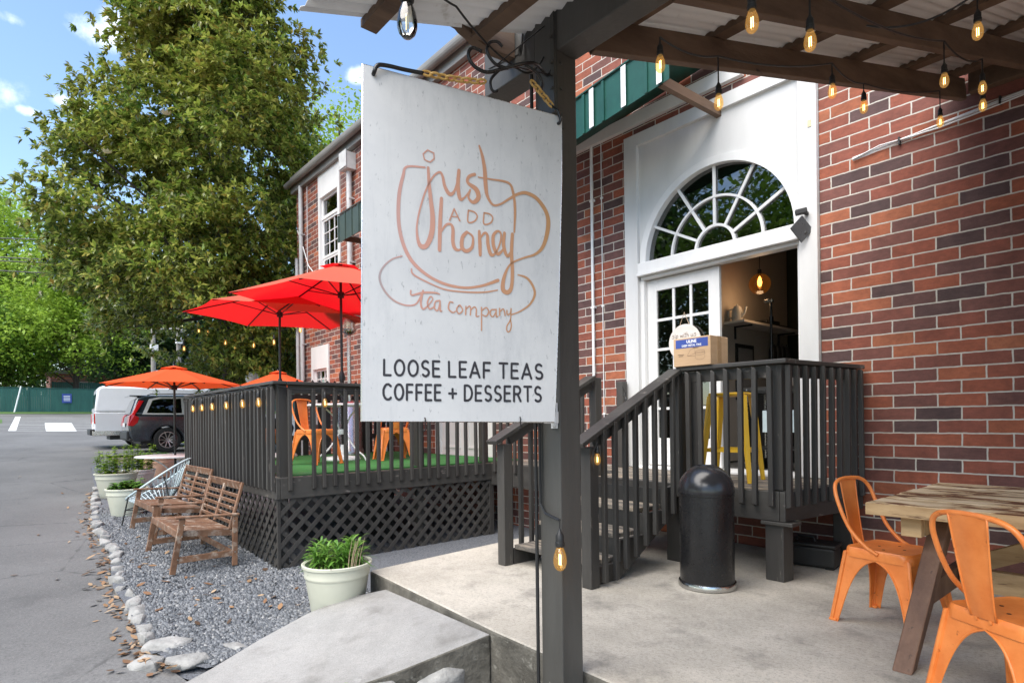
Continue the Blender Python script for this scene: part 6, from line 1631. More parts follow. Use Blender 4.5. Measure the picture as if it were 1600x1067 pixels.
# ---- umbrellas
def umbrella(label, loc, r, z_rim, z_top, cloth, group, sides=6, tilt=(0, 0), pole_m='black_metal', base=True, hang=.0, rot=0):
    t = thing('patio_umbrella', label, 'umbrella', group, loc)
    base_z = 0
    H = z_top
    T = Matrix.Translation((0, 0, z_rim - .25)) @ Euler((R(tilt[0]), R(tilt[1]), 0)).to_matrix().to_4x4() @ Matrix.Translation((0, 0, -(z_rim - .25)))
    def panel_pts(r0, z0, r1, z1, k, n, sagv):
        a0 = rot + 2 * math.pi * k / sides; a1 = rot + 2 * math.pi * (k + 1) / sides
        vs = []
        for i in range(n + 1):
            q = i / n; rr_ = r0 + (r1 - r0) * q; z = z0 + (z1 - z0) * (q ** .96)
            for j in range(n + 1):
                s_ = j / n
                x = rr_ * ((1 - s_) * math.cos(a0) + s_ * math.cos(a1)); y = rr_ * ((1 - s_) * math.sin(a0) + s_ * math.sin(a1))
                d = 4 * s_ * (1 - s_) * sagv * q
                vs.append((x * (1 - d * .10), y * (1 - d * .10), z - d * .06 * q + d * .035 * q * q * 2))
        return vs
    mb = MB(); n = 8
    for k in range(sides):
        vs = panel_pts(.10 * r, z_top - .06 * (z_top - z_rim), r, z_rim, k, n, .55)
        w = n + 1
        mb.add(vs, [(i * w + j, i * w + j + 1, (i + 1) * w + j + 1, (i + 1) * w + j) for i in range(n) for j in range(n)])
    bm = bmesh.new(); me = bpy.data.meshes.new('canopy'); me.from_pydata([tuple(T @ Vector(v)) for v in mb.v], [], mb.f); bm.from_mesh(me); bmesh.ops.remove_doubles(bm, verts=bm.verts, dist=.0005); bm.to_mesh(me); bm.free()
    me.materials.append(cloth); can_ = put('canopy', me, cloth, t)
    mb = MB()
    for k in range(sides):
        vs = panel_pts(.012, z_top + .035, .20 * r, z_top - .10 * (z_top - z_rim) + .012, k, 3, .8)
        mb.add(vs, [(i * 4 + j, i * 4 + j + 1, (i + 1) * 4 + j + 1, (i + 1) * 4 + j) for i in range(3) for j in range(3)])
    mb.xf(T); put('vent_cap', mb, cloth, can_)
    mb = MB(); mb.lathe([(.03, z_top - .02), (.028, z_top + .03), (.018, z_top + .055), (.004, z_top + .06)], 12); mb.xf(T); put('finial', mb, MAT[pole_m], can_, smooth=True)
    for k in range(sides):
        a = rot + 2 * math.pi * k / sides; c, s_ = math.cos(a), math.sin(a)
        mb = MB(); zr = lambda q: z_top - .06 * (z_top - z_rim) + (z_rim - z_top + .06 * (z_top - z_rim)) * (q ** .96) - .014
        mb.beam((.03 * c, .03 * s_, z_top - .04), (.985 * r * c, .985 * r * s_, z_rim - .010), .016, .014)
        mb.beam((.045 * c, .045 * s_, z_top - .40 * (z_top - z_rim) - .22), (.50 * r * c, .50 * r * s_, (z_top + z_rim) / 2 - .022), .012, .012)
        mb.xf(T); put('rib', mb, MAT['black_metal'], t)
    mb = MB(); p1 = T @ Vector((0, 0, z_top)); pm = Vector((0, 0, z_rim - .25))
    mb.tube([(0, 0, .02), tuple(pm), tuple(p1)], .019, 10)
    pole = put('pole', mb, MAT[pole_m], t, smooth=True)
    mb = MB(); mb.lathe([(.022, -.09), (.036, -.05), (.042, 0), (.036, .05), (.022, .09)], 14, (0, 0, max(1.0, z_rim * .52))); mb.tube([(.03, 0, z_rim * .52), (.10, 0, z_rim * .52), (.10, 0, z_rim * .52 - .05)], .007, 6); put('crank', mb, MAT['black_plastic'], pole, smooth=True)
    mb = MB(); q = T @ Vector((0, 0, z_top - .40 * (z_top - z_rim) - .22)); mb.cyl(q - Vector((0, 0, .04)), q + Vector((0, 0, .04)), .045, n=14); put('runner', mb, MAT['black_plastic'], pole)
    if base:
        mb = MB(); mb.lathe([(.245, 0), (.25, .015), (.235, .045), (.08, .065), (.045, .075), (.03, .22)], 32); put('base', mb, MAT['white_metal'], t, smooth=True)
    return t
def tilt_towards(deg): return (0, 0)
umbrella('nearer tall red umbrella standing through the white table on the deck', (-8.05, 3.72, FZ + .017), 1.46, 2.28, 2.78, MAT['red_cloth'], 'red umbrellas on the deck', 6, (.5, .8), rot=.28)
umbrella('farther red umbrella at the left end of the deck, lower and partly hidden', (-9.62, 3.40, FZ + .017), 1.42, 2.24, 2.66, MAT['red_cloth'], 'red umbrellas on the deck', 6, (-1, 1), rot=.05)
umbrella('orange umbrella rising through the round white table in front of the parked cars', (-11.55, 2.28, zg(-11.55) + .03), 1.12, 1.95, 2.26, MAT['orange_cloth'], 'orange umbrellas beyond the deck', 8, rot=.2)
umbrella('orange umbrella whose top shows above the deck rail near the downpipes', (-13.0, 4.55, zg(-13) + .03), 1.0, 1.92, 2.30, MAT['orange_cloth'], 'orange umbrellas beyond the deck', 8, rot=.1)

def round_table(label, loc, r, h, base=True):
    t = thing('round_table', label, 'table', 'round white metal tables', loc); M = MAT['white_metal']
    prof = [(.03, h), (r - .01, h), (r, h - .006), (r, h - .026), (r - .012, h - .03), (.03, h - .016)]
    mb = MB(); mb.lathe(prof, 40, cap=False); put('tabletop', mb, M, t, smooth=True)
    for k in range(3):
        a = R(30 + 120 * k); c, s_ = math.cos(a), math.sin(a)
        pts = [(r * .62, h - .03), (r * .30, h - .16), (.07, h * .62), (.05, h * .50), (.09, h * .40), (r * .45, h * .20), (r * .72, h * .08), (r * .80, 0)]
        mb = MB(); mb.tube(smooth_path([(q * c, q * s_, z) for q, z in pts], 4), .012, 8); put('leg', mb, M, t, smooth=True)
    mb = MB(); mb.lathe([(.062, h * .46), (.068, h * .48), (.068, h * .53), (.062, h * .55)], 20, cap=False); put('collar', mb, M, t, smooth=True)
    return t
round_table('round white metal table on the turf under the nearer red umbrella', (-8.05, 3.72, FZ + .017), .48, .80)
round_table('round white table with curved legs out on the gravel under the nearer orange umbrella', (-11.55, 2.28, zg(-11.55) + .03), .60, .76)

# stainless patio heater
t = thing('patio_heater', 'tall stainless steel patio heater standing on the deck just left of the hanging sign', 'heater', loc=(-9.45, 4.50, FZ + .017)); t.scale = (1, 1, 1.08)
mb = MB(); mb.lathe([(.23, 0), (.23, .06), (.20, .10), (.20, .78), (.18, .82), (.03, .84)], 28); put('tank_housing', mb, MAT['steel'], t, smooth=True)
mb = MB(); mb.cyl((0, 0, .84), (0, 0, 1.86), .032, n=14); put('pole', mb, MAT['steel'], t, smooth=True)
mb = MB(); mb.lathe([(.035, 1.86), (.10, 1.90), (.13, 1.94), (.13, 1.97)], 28); mb.lathe([(.10, 1.975), (.115, 2.10), (.12, 2.24)], 28); put('burner', mb, MAT['chrome'], t, smooth=True)
mb = MB(); mb.lathe([(.40, 2.24), (.41, 2.25), (.28, 2.32), (.10, 2.36), (.01, 2.365)], 36); put('reflector', mb, MAT['chrome'], t, smooth=True)

# ---- plant pots
def pot(label, loc, r, h, m='pot', plant='lily', seed=1, group='planted pots by the driveway', taper=.72):
    t = thing('plant_pot', label, 'plant pot', group, loc); rg = np.random.default_rng(seed)
    mb = MB(); mb.lathe([(r * taper, 0), (r * (taper + .02), .01), (r * (taper + (1 - taper) * .72), h * .72), (r * (taper + (1 - taper) * .74), h * .735), (r * .955, h * .755), (r * .965, h * .79), (r * .955, h * .81), (r * .985, h * .93), (r * 1.03, h * .945), (r * 1.035, h * .99), (r * 1.0, h), (r * .93, h * .985), (r * .90, h * .86)], 44, cap=False)
    put('pot_body', mb, MAT[m], t, smooth=True)
    mb = MB(); mb.lathe([(r * .905, h * .86), (r * .5, h * .885), (.01, h * .90)], 32, cap=False); put('soil', mb, MAT['soil'], t, smooth=True)
    z0 = h * .88
    V = []; F = []
    def blade(p, d, L, w, droop):
        p = Vector(p); d = Vector(d).normalized(); o = len(V); side = d.cross(Vector((0, 0, 1)))
        if side.length < .01: side = Vector((1, 0, 0))
        side.normalize(); N = 5
        for i in range(N + 1):
            q = i / N; c = p + d * (L * q) + Vector((0, 0, -droop * L * q * q)); ww = w * (1 - (2 * q - .75) ** 2 * .55) * (1 - q ** 5)
            V.append(c + side * ww); V.append(c + Vector((0, 0, -.15 * ww))); V.append(c - side * ww)
        for i in range(N):
            a = o + i * 3
            F.append((a, a + 1, a + 4, a + 3)); F.append((a + 1, a + 2, a + 5, a + 4))
    stems = MB()
    if plant == 'lily':
        for s_ in range(30):
            a = rg.random() * 6.28; rad = r * .70 * math.sqrt(rg.random()); px_, py_ = rad * math.cos(a) - r * .08, rad * math.sin(a)
            hh = .10 + .13 * rg.random() * (1.3 - rad / r); lean = Vector((px_, py_, 0)) * .55
            top_ = Vector((px_, py_, z0)) + lean * hh * 2.2 + Vector((0, 0, hh)); stems.tube([(px_, py_, z0), tuple(top_)], .0035, 5)
            for k in range(19):
                q = .15 + .85 * k / 18; p = Vector((px_, py_, z0)).lerp(top_, q); aa = k * 2.4 + a; up = .35 + 1.2 * q ** 3
                blade(p, (math.cos(aa), math.sin(aa), up), .10 + .07 * rg.random(), .0075 + .003 * rg.random(), .55)
        mat = MAT['plant_leaf']
    else:
        nst = 26 if plant == 'herb' else 34
        for s_ in range(nst):
            a = rg.random() * 6.28; rad = r * .75 * math.sqrt(rg.random()); px_, py_ = rad * math.cos(a), rad * math.sin(a)
            hh = (.22 + .32 * rg.random()) if plant == 'herb' else (.06 + .10 * rg.random())
            top_ = Vector((px_ * 1.25, py_ * 1.25, z0 + hh)); stems.tube([(px_, py_, z0), tuple(top_)], .003, 5)
            for k in range(26):
                q = .1 + .9 * rg.random(); p = Vector((px_, py_, z0)).lerp(top_, q); aa = rg.random() * 6.28
                blade(p, (math.cos(aa), math.sin(aa), .5 * rg.random()), .055 + .045 * rg.random(), .022 + .010 * rg.random(), .3)
        mat = MAT['bright_leaf'] if plant == 'herb' else MAT['plant_leaf']
    me = bpy.data.meshes.new('foliage'); me.from_pydata([tuple(v) for v in V], [], F)
    put('foliage', me, mat, t, smooth='all'); put('stems', stems, MAT['plant_leaf'], t)
    return t, z0
t, z0 = pot('large sage green pot of bright lily leaves standing against the slab', (-4.50, 2.02, zg(-4.5) + .03), .262, .43, 'pot', 'lily', 4, None)
mb = MB(); rr = random.Random(2)
for k in range(9):
    a = rr.random(); p = Vector((.16 + .06 * rr.random(), -.02 + .12 * rr.random(), z0)); q = p + Vector((.04 + .05 * rr.random(), .02, .18 + .10 * rr.random())); mb.tube([tuple(p), tuple(p.lerp(q, .5) + Vector((-.012, 0, 0))), tuple(q)], [.003, .0025, .001], 5)
for k in range(6):
    p = Vector((-.12 + .05 * k, -.12, z0 + .015)); mb.tube([tuple(p), tuple(p + Vector((.13, -.07 + .03 * rr.random(), .02 + .03 * rr.random())))], .0022, 5)
put('dry_stems', mb, MAT['twig'], t)
pot('sage green pot in front of the string chair with a few low sprigs', (-10.45, 1.42, zg(-10.45) + .03), .27, .40, 'pot', 'low', 8)
pot('sage green pot overflowing with tall leafy herbs, leftmost by the driveway', (-12.3, 1.52, zg(-12.3) + .03), .32, .42, 'pot', 'herb', 9)
pot('whitish pot of herbs between the leftmost green pot and the terracotta one', (-13.1, 1.98, zg(-13.1) + .03), .27, .36, 'white_metal', 'herb', 10)
pot('pale terracotta pot of low greenery beside the round white table', (-14.5, 2.55, zg(-14.5) + .03), .33, .42, 'terracotta', 'low', 12)
pot('sage green pot half hidden under the round white table', (-13.0, 3.0, zg(-13) + .03), .27, .40, 'pot', 'herb', 13)

# weeds at the foot of the ramp
V = []; F = []
def weed(label, x, y, n, s_, seed):
    t = thing('weed', label, 'weed', 'weeds beside the ramp', (x, y, zg(x) + .03)); rg = random.Random(seed); V = []; F = []
    mb = MB()
    for k in range(n):
        a = rg.random() * 6.28; L = s_ * (.5 + rg.random()); c = Vector((math.cos(a) * L * .6, math.sin(a) * L * .6, L * .9)); mb.tube([(0, 0, 0), tuple(c * .5 + Vector((0, 0, L * .2))), tuple(c)], .0015, 4)
        for j in range(8):
            p = c * (.5 + .5 * j / 7); o = len(V); d = Vector((rg.random() - .5, rg.random() - .5, rg.random() - .2)).normalized() * .022; e = d.cross(Vector((0, 0, 1))).normalized() * .009
            V += [p, p + d * .5 + e, p + d, p + d * .5 - e]; F.append((o, o + 1, o + 2, o + 3))
    me = bpy.data.meshes.new('leaves'); me.from_pydata([tuple(v) for v in V], [], F); put('leaves', me, MAT['plant_leaf'], t); put('stems', mb, MAT['plant_leaf'], t)
weed('small green weed sprouting between the ramp and the granite block', -2.99, 1.42, 22, .10, 1)
weed('smaller green weed at the low end of the ramp edge, nearer the camera', -3.03, 1.27, 14, .06, 2)
# ================================================================ PARKED VEHICLES
def wheel(t, x, y, r, side, spokes=10, w=.23, rim_m='steel'):
    s_ = side
    mb = MB(); n = 36
    prof = [(r * .66, 0), (r * .93, 0), (r, .03), (r, w - .03), (r * .93, w), (r * .66, w)]
    vs = []; fs = []
    for (rr_, d) in prof:
        for k in range(n): a = 2 * math.pi * k / n; vs.append((x - s_ * d, y + rr_ * math.cos(a), r + rr_ * math.sin(a)))
    for i in range(len(prof) - 1):
        for k in range(n): l = (k + 1) % n; fs.append((i * n + k, i * n + l, (i + 1) * n + l, (i + 1) * n + k))
    mb.add(vs, fs); wh = put('wheel', mb, MAT['rubber'], t, smooth=True)
    mb = MB()
    def ring(r0, r1, d0, d1):
        o = len(mb.v); v2 = []
        for (rr_, d) in ((r0, d0), (r1, d0), (r1, d1), (r0, d1)):
            for k in range(n): a = 2 * math.pi * k / n; v2.append((x - s_ * d, y + rr_ * math.cos(a), r + rr_ * math.sin(a)))
        f2 = []
        for i in range(4):
            j = (i + 1) % 4
            for k in range(n): l = (k + 1) % n; f2.append((i * n + k, i * n + l, j * n + l, j * n + k))
        mb.add(v2, f2)
    ring(r * .60, r * .68, .0, .10); ring(.0 + r * .02, r * .16, .03, .08)
    for k in range(spokes):
        a = 2 * math.pi * k / spokes; c, q = math.cos(a), math.sin(a)
        mb.beam((x - s_ * .04, y + r * .12 * c, r + r * .12 * q), (x - s_ * .015, y + r * .63 * c, r + r * .63 * q), r * .09, .03, (0, -q, c), r * .07, .03)
    put('rim', mb, MAT[rim_m], wh, smooth=True)
    mb = MB(); mb.cyl((x - s_ * .11, y, r), (x - s_ * .12, y, r), r * .62, n=28); put('brake_disc', mb, MAT['black_metal'], wh)
def side_prism(t, name, poly, w0, w1, m, zsplit=None, wtop=None, bevel=.05, parent=None):
    # poly in (y, z); half width w0 at the bottom, w1 at the top of the polygon
    z0 = min(p[1] for p in poly); z1 = max(p[1] for p in poly)
    W = lambda z: w0 + (w1 - w0) * (z - z0) / (z1 - z0)
    mb = MB(); mb.prism(poly, lambda y, z: (-W(z), y, z), lambda y, z: (W(z), y, z))
    return put(name, mb, m, parent or t, bevel=bevel, smooth=True, seg=3)
def arch_pts(yc, r, zb, n=12):
    # notch of a wheel arch walked from low y to high y
    a0 = math.asin(max(-1, min(1, (zb - .36) / r)))
    return [(yc - r * math.cos(a0 + (math.pi - 2 * a0) * k / n), .36 + r * math.sin(a0 + (math.pi - 2 * a0) * k / n)) for k in range(n + 1)]

# white panel van, nose towards the building
t = thing('panel_van', 'white panel van parked nose in beyond the deck, its rear quarter showing', 'van', 'vehicles parked beyond the deck', loc=(-24.75, 3.74, zg(-24.5) + .006), rz=R(-3))
low = [(-1.32, .48)] + arch_pts(0, .44, .48) + arch_pts(3.5, .44, .48) + [(4.2, .48), (4.22, 1.0), (4.15, 1.10), (3.2, 1.22), (-1.33, 1.22)]
side_prism(t, 'body', low, .98, .99, MAT['van_white'], bevel=.035)
up = [(-1.33, 1.222), (3.2, 1.222), (2.35, 1.97), (2.1, 2.07), (-1.1, 2.10), (-1.24, 2.02)]
body_up = side_prism(t, 'upper_body', up, .985, .86, MAT['van_white'], bevel=.07)
mb = MB(); mb.box(-.97, .97, -1.46, -1.325, .46, .66); put('rear_bumper', mb, MAT['black_plastic'], t, bevel=.03)
mb = MB(); mb.box(.9, .992, -1.40, -.62, .44, .60); put('bumper_wrap', mb, MAT['steel'], t, bevel=.02)
for s_ in (1, -1):
    mb = MB(); mb.box(s_ * .93 - .055, s_ * .93 + .055, -1.345, -1.30, .84, 1.18); put('tail_lamp', mb, MAT['tail_red'], t, bevel=.012)
    mb = MB(); mb.prism([(-.70, 1.36), (-.02, 1.36), (-.02, 1.83), (-.62, 1.83)], lambda y, z: (s_ * .10 + s_ * (.0), 0, 0) if False else (0, 0, 0), lambda y, z: (0, 0, 0)) if False else None
for s_ in (1, -1):
    mb = MB(); mb.prism([(s_ * .10, 1.36), (s_ * .78, 1.36), (s_ * .72, 1.84), (s_ * .10, 1.84)], lambda x, z: (x, -1.328 + (z - 1.22) * .105, z), lambda x, z: (x, -1.336 + (z - 1.22) * .105, z)); put('rear_window', mb, MAT['car_glass'], t)
for s_ in (1, -1):
    mb = MB(); mb.prism([(1.55, 1.32), (2.75, 1.32), (2.25, 1.84), (1.55, 1.86)], lambda y, z: (s_ * (.983 - (z - 1.222) * .142), y, z), lambda y, z: (s_ * (.992 - (z - 1.222) * .142), y, z)); put('side_window', mb, MAT['car_glass'], t)
mb = MB(); 
for z in (1.24,): mb.box(.986, .992, -1.2, 3.1, z - .012, z + .012)
mb.box(.984, .990, 1.38, 1.392, .55, 1.8); put('body_seam', mb, MAT['pipe'], t)
mb = MB(); mb.box(-.16, .16, -1.352, -1.345, .74, .88); put('plate_recess', mb, MAT['white_metal'], t, bevel=.004)
mb = MB(); mb.box(-.8, .8, -.9, 3.9, .30, .52); put('chassis', mb, MAT['black_plastic'], t)
for s_ in (1, -1):
    for y in (0, 3.5): wheel(t, s_ * .97, y, .365, s_, 8, .22)

# dark blue grey estate car with tall lamps
t = thing('parked_car', 'dark blue grey estate SUV with tall red tail lamps parked beside the white van', 'car', 'vehicles parked beyond the deck', loc=(-21.62, 3.92, zg(-21.5) + .006), rz=R(-2))
low = [(-.98, .52), (-.90, .34)] + arch_pts(0, .43, .34) + arch_pts(2.95, .43, .34) + [(3.75, .36), (3.86, .70), (3.72, .95), (2.55, 1.10), (-.96, 1.14), (-1.02, .80)]
side_prism(t, 'body', low, .955, .93, MAT['suv_paint'], bevel=.05)
up = [(-.955, 1.142), (2.5, 1.10), (1.55, 1.66), (1.0, 1.745), (-.55, 1.715), (-.78, 1.64)]
side_prism(t, 'cabin', up, .925, .70, MAT['suv_paint'], bevel=.06)
def side_glass(name, poly, off, m):
    W = lambda z: .925 + (.70 - .925) * (z - 1.10) / (1.745 - 1.10)
    for s_ in (1, -1):
        mb = MB(); mb.prism(poly, lambda y, z: (s_ * (W(z) - .004), y, z), lambda y, z: (s_ * (W(z) + off), y, z)); put(name, mb, m, t)
side_glass('window_trim', [(-.66, 1.150), (2.34, 1.125), (1.54, 1.625), (1.0, 1.70), (-.20, 1.685), (-.46, 1.62)], .005, MAT['pipe'])
side_glass('side_window', [(-.54, 1.195), (.40, 1.19), (.40, 1.645), (-.16, 1.635), (-.37, 1.58)], .008, MAT['car_glass'])
side_glass('side_window', [(.47, 1.19), (1.32, 1.18), (1.30, 1.61), (1.0, 1.65), (.47, 1.645)], .008, MAT['car_glass'])
side_glass('side_window', [(1.39, 1.18), (2.16, 1.17), (1.50, 1.575), (1.37, 1.60)], .008, MAT['car_glass'])
mb = MB(); mb.prism([(-.70, 1.19), (.70, 1.19), (.58, 1.58), (-.58, 1.58)], lambda x, z: (x, -.955 + (z - 1.142) * .36, z), lambda x, z: (x, -.970 + (z - 1.142) * .36, z)); put('rear_window', mb, MAT['car_glass'], t)
mb = MB(); mb.box(-.66, .66, -.95, -.55, 1.70, 1.735); put('roof_spoiler', mb, MAT['suv_paint'], t, bevel=.015)
for s_ in (1, -1):
    mb = MB()
    q = [(-.60, 1.56), (-.72, 1.58), (-.93, 1.16), (-.985, 1.10), (-1.03, .82), (-.90, .80), (-.78, .90), (-.74, 1.06), (-.85, 1.13)]
    mb.prism(q, lambda y, z: (s_ * (.60 if z < 1.15 else .60), y, z), lambda y, z: (s_ * (.962 if z < 1.15 else .945 - (z - 1.15) * .36), y, z)); put('tail_lamp', mb, MAT['tail_red'], t, bevel=.012)
    mb = MB(); mb.tube([(s_ * .66, -.5, 1.735), (s_ * .665, -.4, 1.775), (s_ * .665, .9, 1.80), (s_ * .66, 1.05, 1.76)], .016, 8); put('roof_rail', mb, MAT['chrome'], t, smooth=True)
    mb = MB(); mb.box(s_ * .965 - .012, s_ * .965 + .012, .5, 2.4, .42, .47); put('sill_trim', mb, MAT['chrome'], t, bevel=.006)
    for y in (.55, 1.5): mb = MB(); mb.box(s_ * .946 - .014, s_ * .946 + .014, y - .10, y + .10, .985, 1.01); put('door_handle', mb, MAT['suv_paint'], t, bevel=.008)
mb = MB(); mb.box(-.86, .86, -1.06, -.95, .40, .66); mb.box(-.94, .94, -1.00, -.55, .36, .44); put('rear_bumper', mb, MAT['black_plastic'], t, bevel=.03)
mb = MB(); mb.box(-.26, .26, -1.045, -1.03, .78, .90); put('number_plate', mb, MAT['white_metal'], t, bevel=.004)
mb = MB(); mb.box(-.8, .8, -.7, 3.5, .26, .40); put('underbody', mb, MAT['black_plastic'], t)
for s_ in (1, -1):
    for y in (0, 2.95): wheel(t, s_ * .945, y, .375, s_, 10, .24)

# ================================================================ FENCES, POLES, WIRES
def board_fence(name, label, p0, p1, h, m, posts, cap=True, zb=None):
    t = thing(name, label, 'fence', 'green board fences at the top of the lot'); p0, p1 = Vector(p0), Vector(p1); d = p1 - p0; L = d.length; d.normalize(); n_ = Vector((-d.y, d.x))
    mb = MB(); k = 0.0
    while k < L - .01:
        a = p0 + d * k; b_ = p0 + d * min(L, k + .142); z = zg((a.x + b_.x) / 2) if zb is None else zb
        hh = h + .03 * (rnd.random() - .5)
        mb.add([(a.x, a.y, z), (b_.x, b_.y, z), (b_.x - n_.x * .02, b_.y - n_.y * .02, z), (a.x - n_.x * .02, a.y - n_.y * .02, z), (a.x, a.y, z + hh), (b_.x, b_.y, z + hh), (b_.x - n_.x * .02, b_.y - n_.y * .02, z + hh), (a.x - n_.x * .02, a.y - n_.y * .02, z + hh)],
               [(3, 2, 1, 0), (4, 5, 6, 7), (0, 1, 5, 4), (1, 2, 6, 5), (2, 3, 7, 6), (3, 0, 4, 7)]); k += .150
    put('boards', mb, MAT[m], t)
    for k in range(int(L / posts) + 1):
        q = p0 + d * (k * posts); z = zg(q.x) if zb is None else zb; mb = MB(); mb.box(q.x - .05, q.x + .05, q.y - .05, q.y + .05, z - .2, z + h + .10); put('fence_post', mb, MAT[m], t)
    z0 = (zg(p0.x) if zb is None else zb) + h; z1 = (zg(p1.x) if zb is None else zb) + h
    mb = MB(); mb.beam((p0.x, p0.y, z0 + .03), (p1.x, p1.y, z1 + .03), .14, .05); put('fence_cap', mb, MAT['green_fence'], t)
    rebase(t); return t
board_fence('board_fence', 'long green board fence along the back of the parking lot with a small blue notice', (-62.6, -3.4), (-61.2, 15.0), 1.95, 'green_fence', 2.6)
board_fence('board_fence', 'second green fence standing higher, behind the long one with the notice', (-67.5, 3.6), (-66, 26.0), 2.45, 'green_fence', 2.9)
mb = MB(); mb.box(-.012, .012, -.33, .33, -.38, .38); nt = put('notice_board', mb, MAT['blue_print'], bevel=.006); tag(nt, 'small blue notice fixed to the long green fence', 'notice')
nt.location = (-61.90, 4.25, zg(-62) + 1.15); nt.rotation_euler = (0, 0, R(5))
mb = MB()
for k in range(4): mb.box(.0125, .016, -.22, .22, -.20 + k * .12, -.15 + k * .12)
put('lettering', mb, MAT['white_print'], nt)
for (y, lean, lab) in ((.85, .15, 'leaning white pole against the left part of the green fence'), (-2.4, .05, 'white pole at the far left end of the green fence')):
    mb = MB(); mb.cyl((-61.6, y, zg(-61.6) - .1), (-61.65, y + lean * 3, zg(-61.6) + 2.1), .055, n=10); p = put('white_pole', mb, MAT['white_metal'], smooth=True); tag(p, lab, 'pole', 'white poles at the green fence'); rebase(p)
def utility_pole(label, x, y, ztop, arm=None):
    t = thing('utility_pole', label, 'utility pole', 'utility poles beyond the lot'); mb = MB(); mb.cyl((x, y, 1.2), (x, y, ztop), .17, .13, n=12); put('pole', mb, MAT['pole_wood'], t, smooth=True)
    if arm: mb = MB(); mb.tube([(x, y, ztop - .3), (x + .05, y + .5, ztop + .02), (x + .1, y + 1.6, ztop + .12)], .05, 8); put('lamp_arm', mb, MAT['pipe'], t, smooth=True); mb = MB(); mb.lathe([(.02, .12), (.20, .02), (.22, -.08), (.1, -.16), (.01, -.17)], 14, (x + .1, y + 1.7, ztop + .08)); put('lamp_head', mb, MAT['white_metal'], t, smooth=True)
    mb = MB(); mb.box(x + .12, x + .45, y - .22, y + .22, ztop - 1.5, ztop - 1.1); put('fitting', mb, MAT['white_metal'], t); mb = MB(); mb.box(x - .05, x + .05, y - .1, y + 1.0, ztop - 2.85, ztop - 2.78); put('crossarm', mb, MAT['white_metal'], t); rebase(t)
utility_pole('shorter grey utility pole with a curved lamp arm rising behind the white van', -46.0, 7.85, 7.7, True)
utility_pole('slightly taller grey utility pole right of the one with the lamp arm', -44.9, 9.15, 8.15, None)
for k, (za, zb_, zc) in enumerate(((12.82, 12.66, 12.3), (11.88, 11.53, 11.0), (11.65, 11.34, 10.8), (11.2, 10.78, 10.1))):
    mb = MB(); mb.tube(sag((-54, -9, za + .4), (-38.6, 9.1, zc - .2), .3, 16), .036, 5)
    w_ = put('power_line', mb, MAT['black_plastic']); tag(w_, 'dark overhead power line crossing the trees at the left of the lot', 'power line', 'overhead power lines'); rebase(w_)
# brick house glimpsed behind the fence
hs = thing('distant_house', 'low brick house with a red door half hidden behind the green fences', 'house')
mb = MB(); mb.box(-96, -88, 4.5, 22, 3.4, 7.4); put('wall', mb, MAT['brick'], hs)
mb = MB(); mb.prism([(4.0, 7.402), (22.5, 7.402), (13.2, 10.4)], lambda y, z: (-96.5, y, z), lambda y, z: (-87.4, y, z)); put('roof', mb, MAT['gutter'], hs)
mb = MB(); mb.box(-87.99, -87.95, 12.2, 13.6, 4.2, 6.8); put('door', mb, MAT['red_enamel'], hs)
for y in (7, 16): mb = MB(); mb.box(-87.99, -87.96, y, y + 1.6, 4.9, 6.5); put('window', mb, MAT['white_metal'], hs)
rebase(hs)

# ================================================================ TREES
def leaf_np(C, D, L, W, rng, fold=.22, droop=.18):
    # C base points, D unit directions; leaf of two folded halves, six points
    n = len(C); up = np.array([0, 0, 1.0]) + (rng.random((n, 3)) - .5) * .9
    S = np.cross(D, up); S /= np.linalg.norm(S, axis=1, keepdims=True) + 1e-9
    N = np.cross(S, D)
    L = L[:, None]; W = W[:, None]
    p0 = C; p3 = C + D * L - N * L * droop
    m = C + D * L * .5 + N * L * .03
    a = m + S * W + N * W * fold; b = m - S * W + N * W * fold
    V = np.stack([p0, a, p3, m, b], 1)      # 5 points
    F = np.array([(0, 3, 2, 1), (0, 4, 2, 3)])
    return V.reshape(-1, 3), (F[None] + (np.arange(n) * 5)[:, None, None]).reshape(-1, 4)
def rand_dir(rng, n):
    d = rng.normal(size=(n, 3)); return d / np.linalg.norm(d, axis=1, keepdims=True)
def limbs(mb, base, top, tips, rng, r0, n_main, low=.08):
    base, top = Vector(base), Vector(top); N = 8
    spine = [base.lerp(top, k / N) + Vector(((rng.random() - .5) * .25, (rng.random() - .5) * .25, 0)) * (k > 0) for k in range(N + 1)]
    mb.tube(spine, [r0 * (1.25 if k == 0 else 1) * (1 - .92 * k / N) + .01 for k in range(N + 1)], 10)
    idx = rng.permutation(len(tips))[:n_main]
    for i in idx:
        tip = Vector(tips[i]); q = max(low, min(.93, ((tip.z - base.z) / (top.z - base.z)) - .10 - .1 * rng.random()))
        s_ = base.lerp(top, q); f = q * N; k = int(f); s_ = spine[k].lerp(spine[min(N, k + 1)], f - k)
        mid = s_.lerp(tip, .5) + Vector((0, 0, .12 * (tip - s_).length * (rng.random() - .2)))
        r = r0 * .30 * (1 - .75 * q)
        mb.tube([s_, s_.lerp(mid, .6), mid, mid.lerp(tip, .6), tip], [r, r * .8, r * .6, r * .4, .008], 6)
def tree_thing(name, label, base, group, leafV, leafF, leaf_m, mbw, bark='bark'):
    t = thing(name, label, 'tree', group)
    put('crown', np_mesh('crown', leafV, leafF), leaf_m, t)
    put('trunk', mbw, MAT[bark], t, smooth=True)
    rebase(t, base); return t

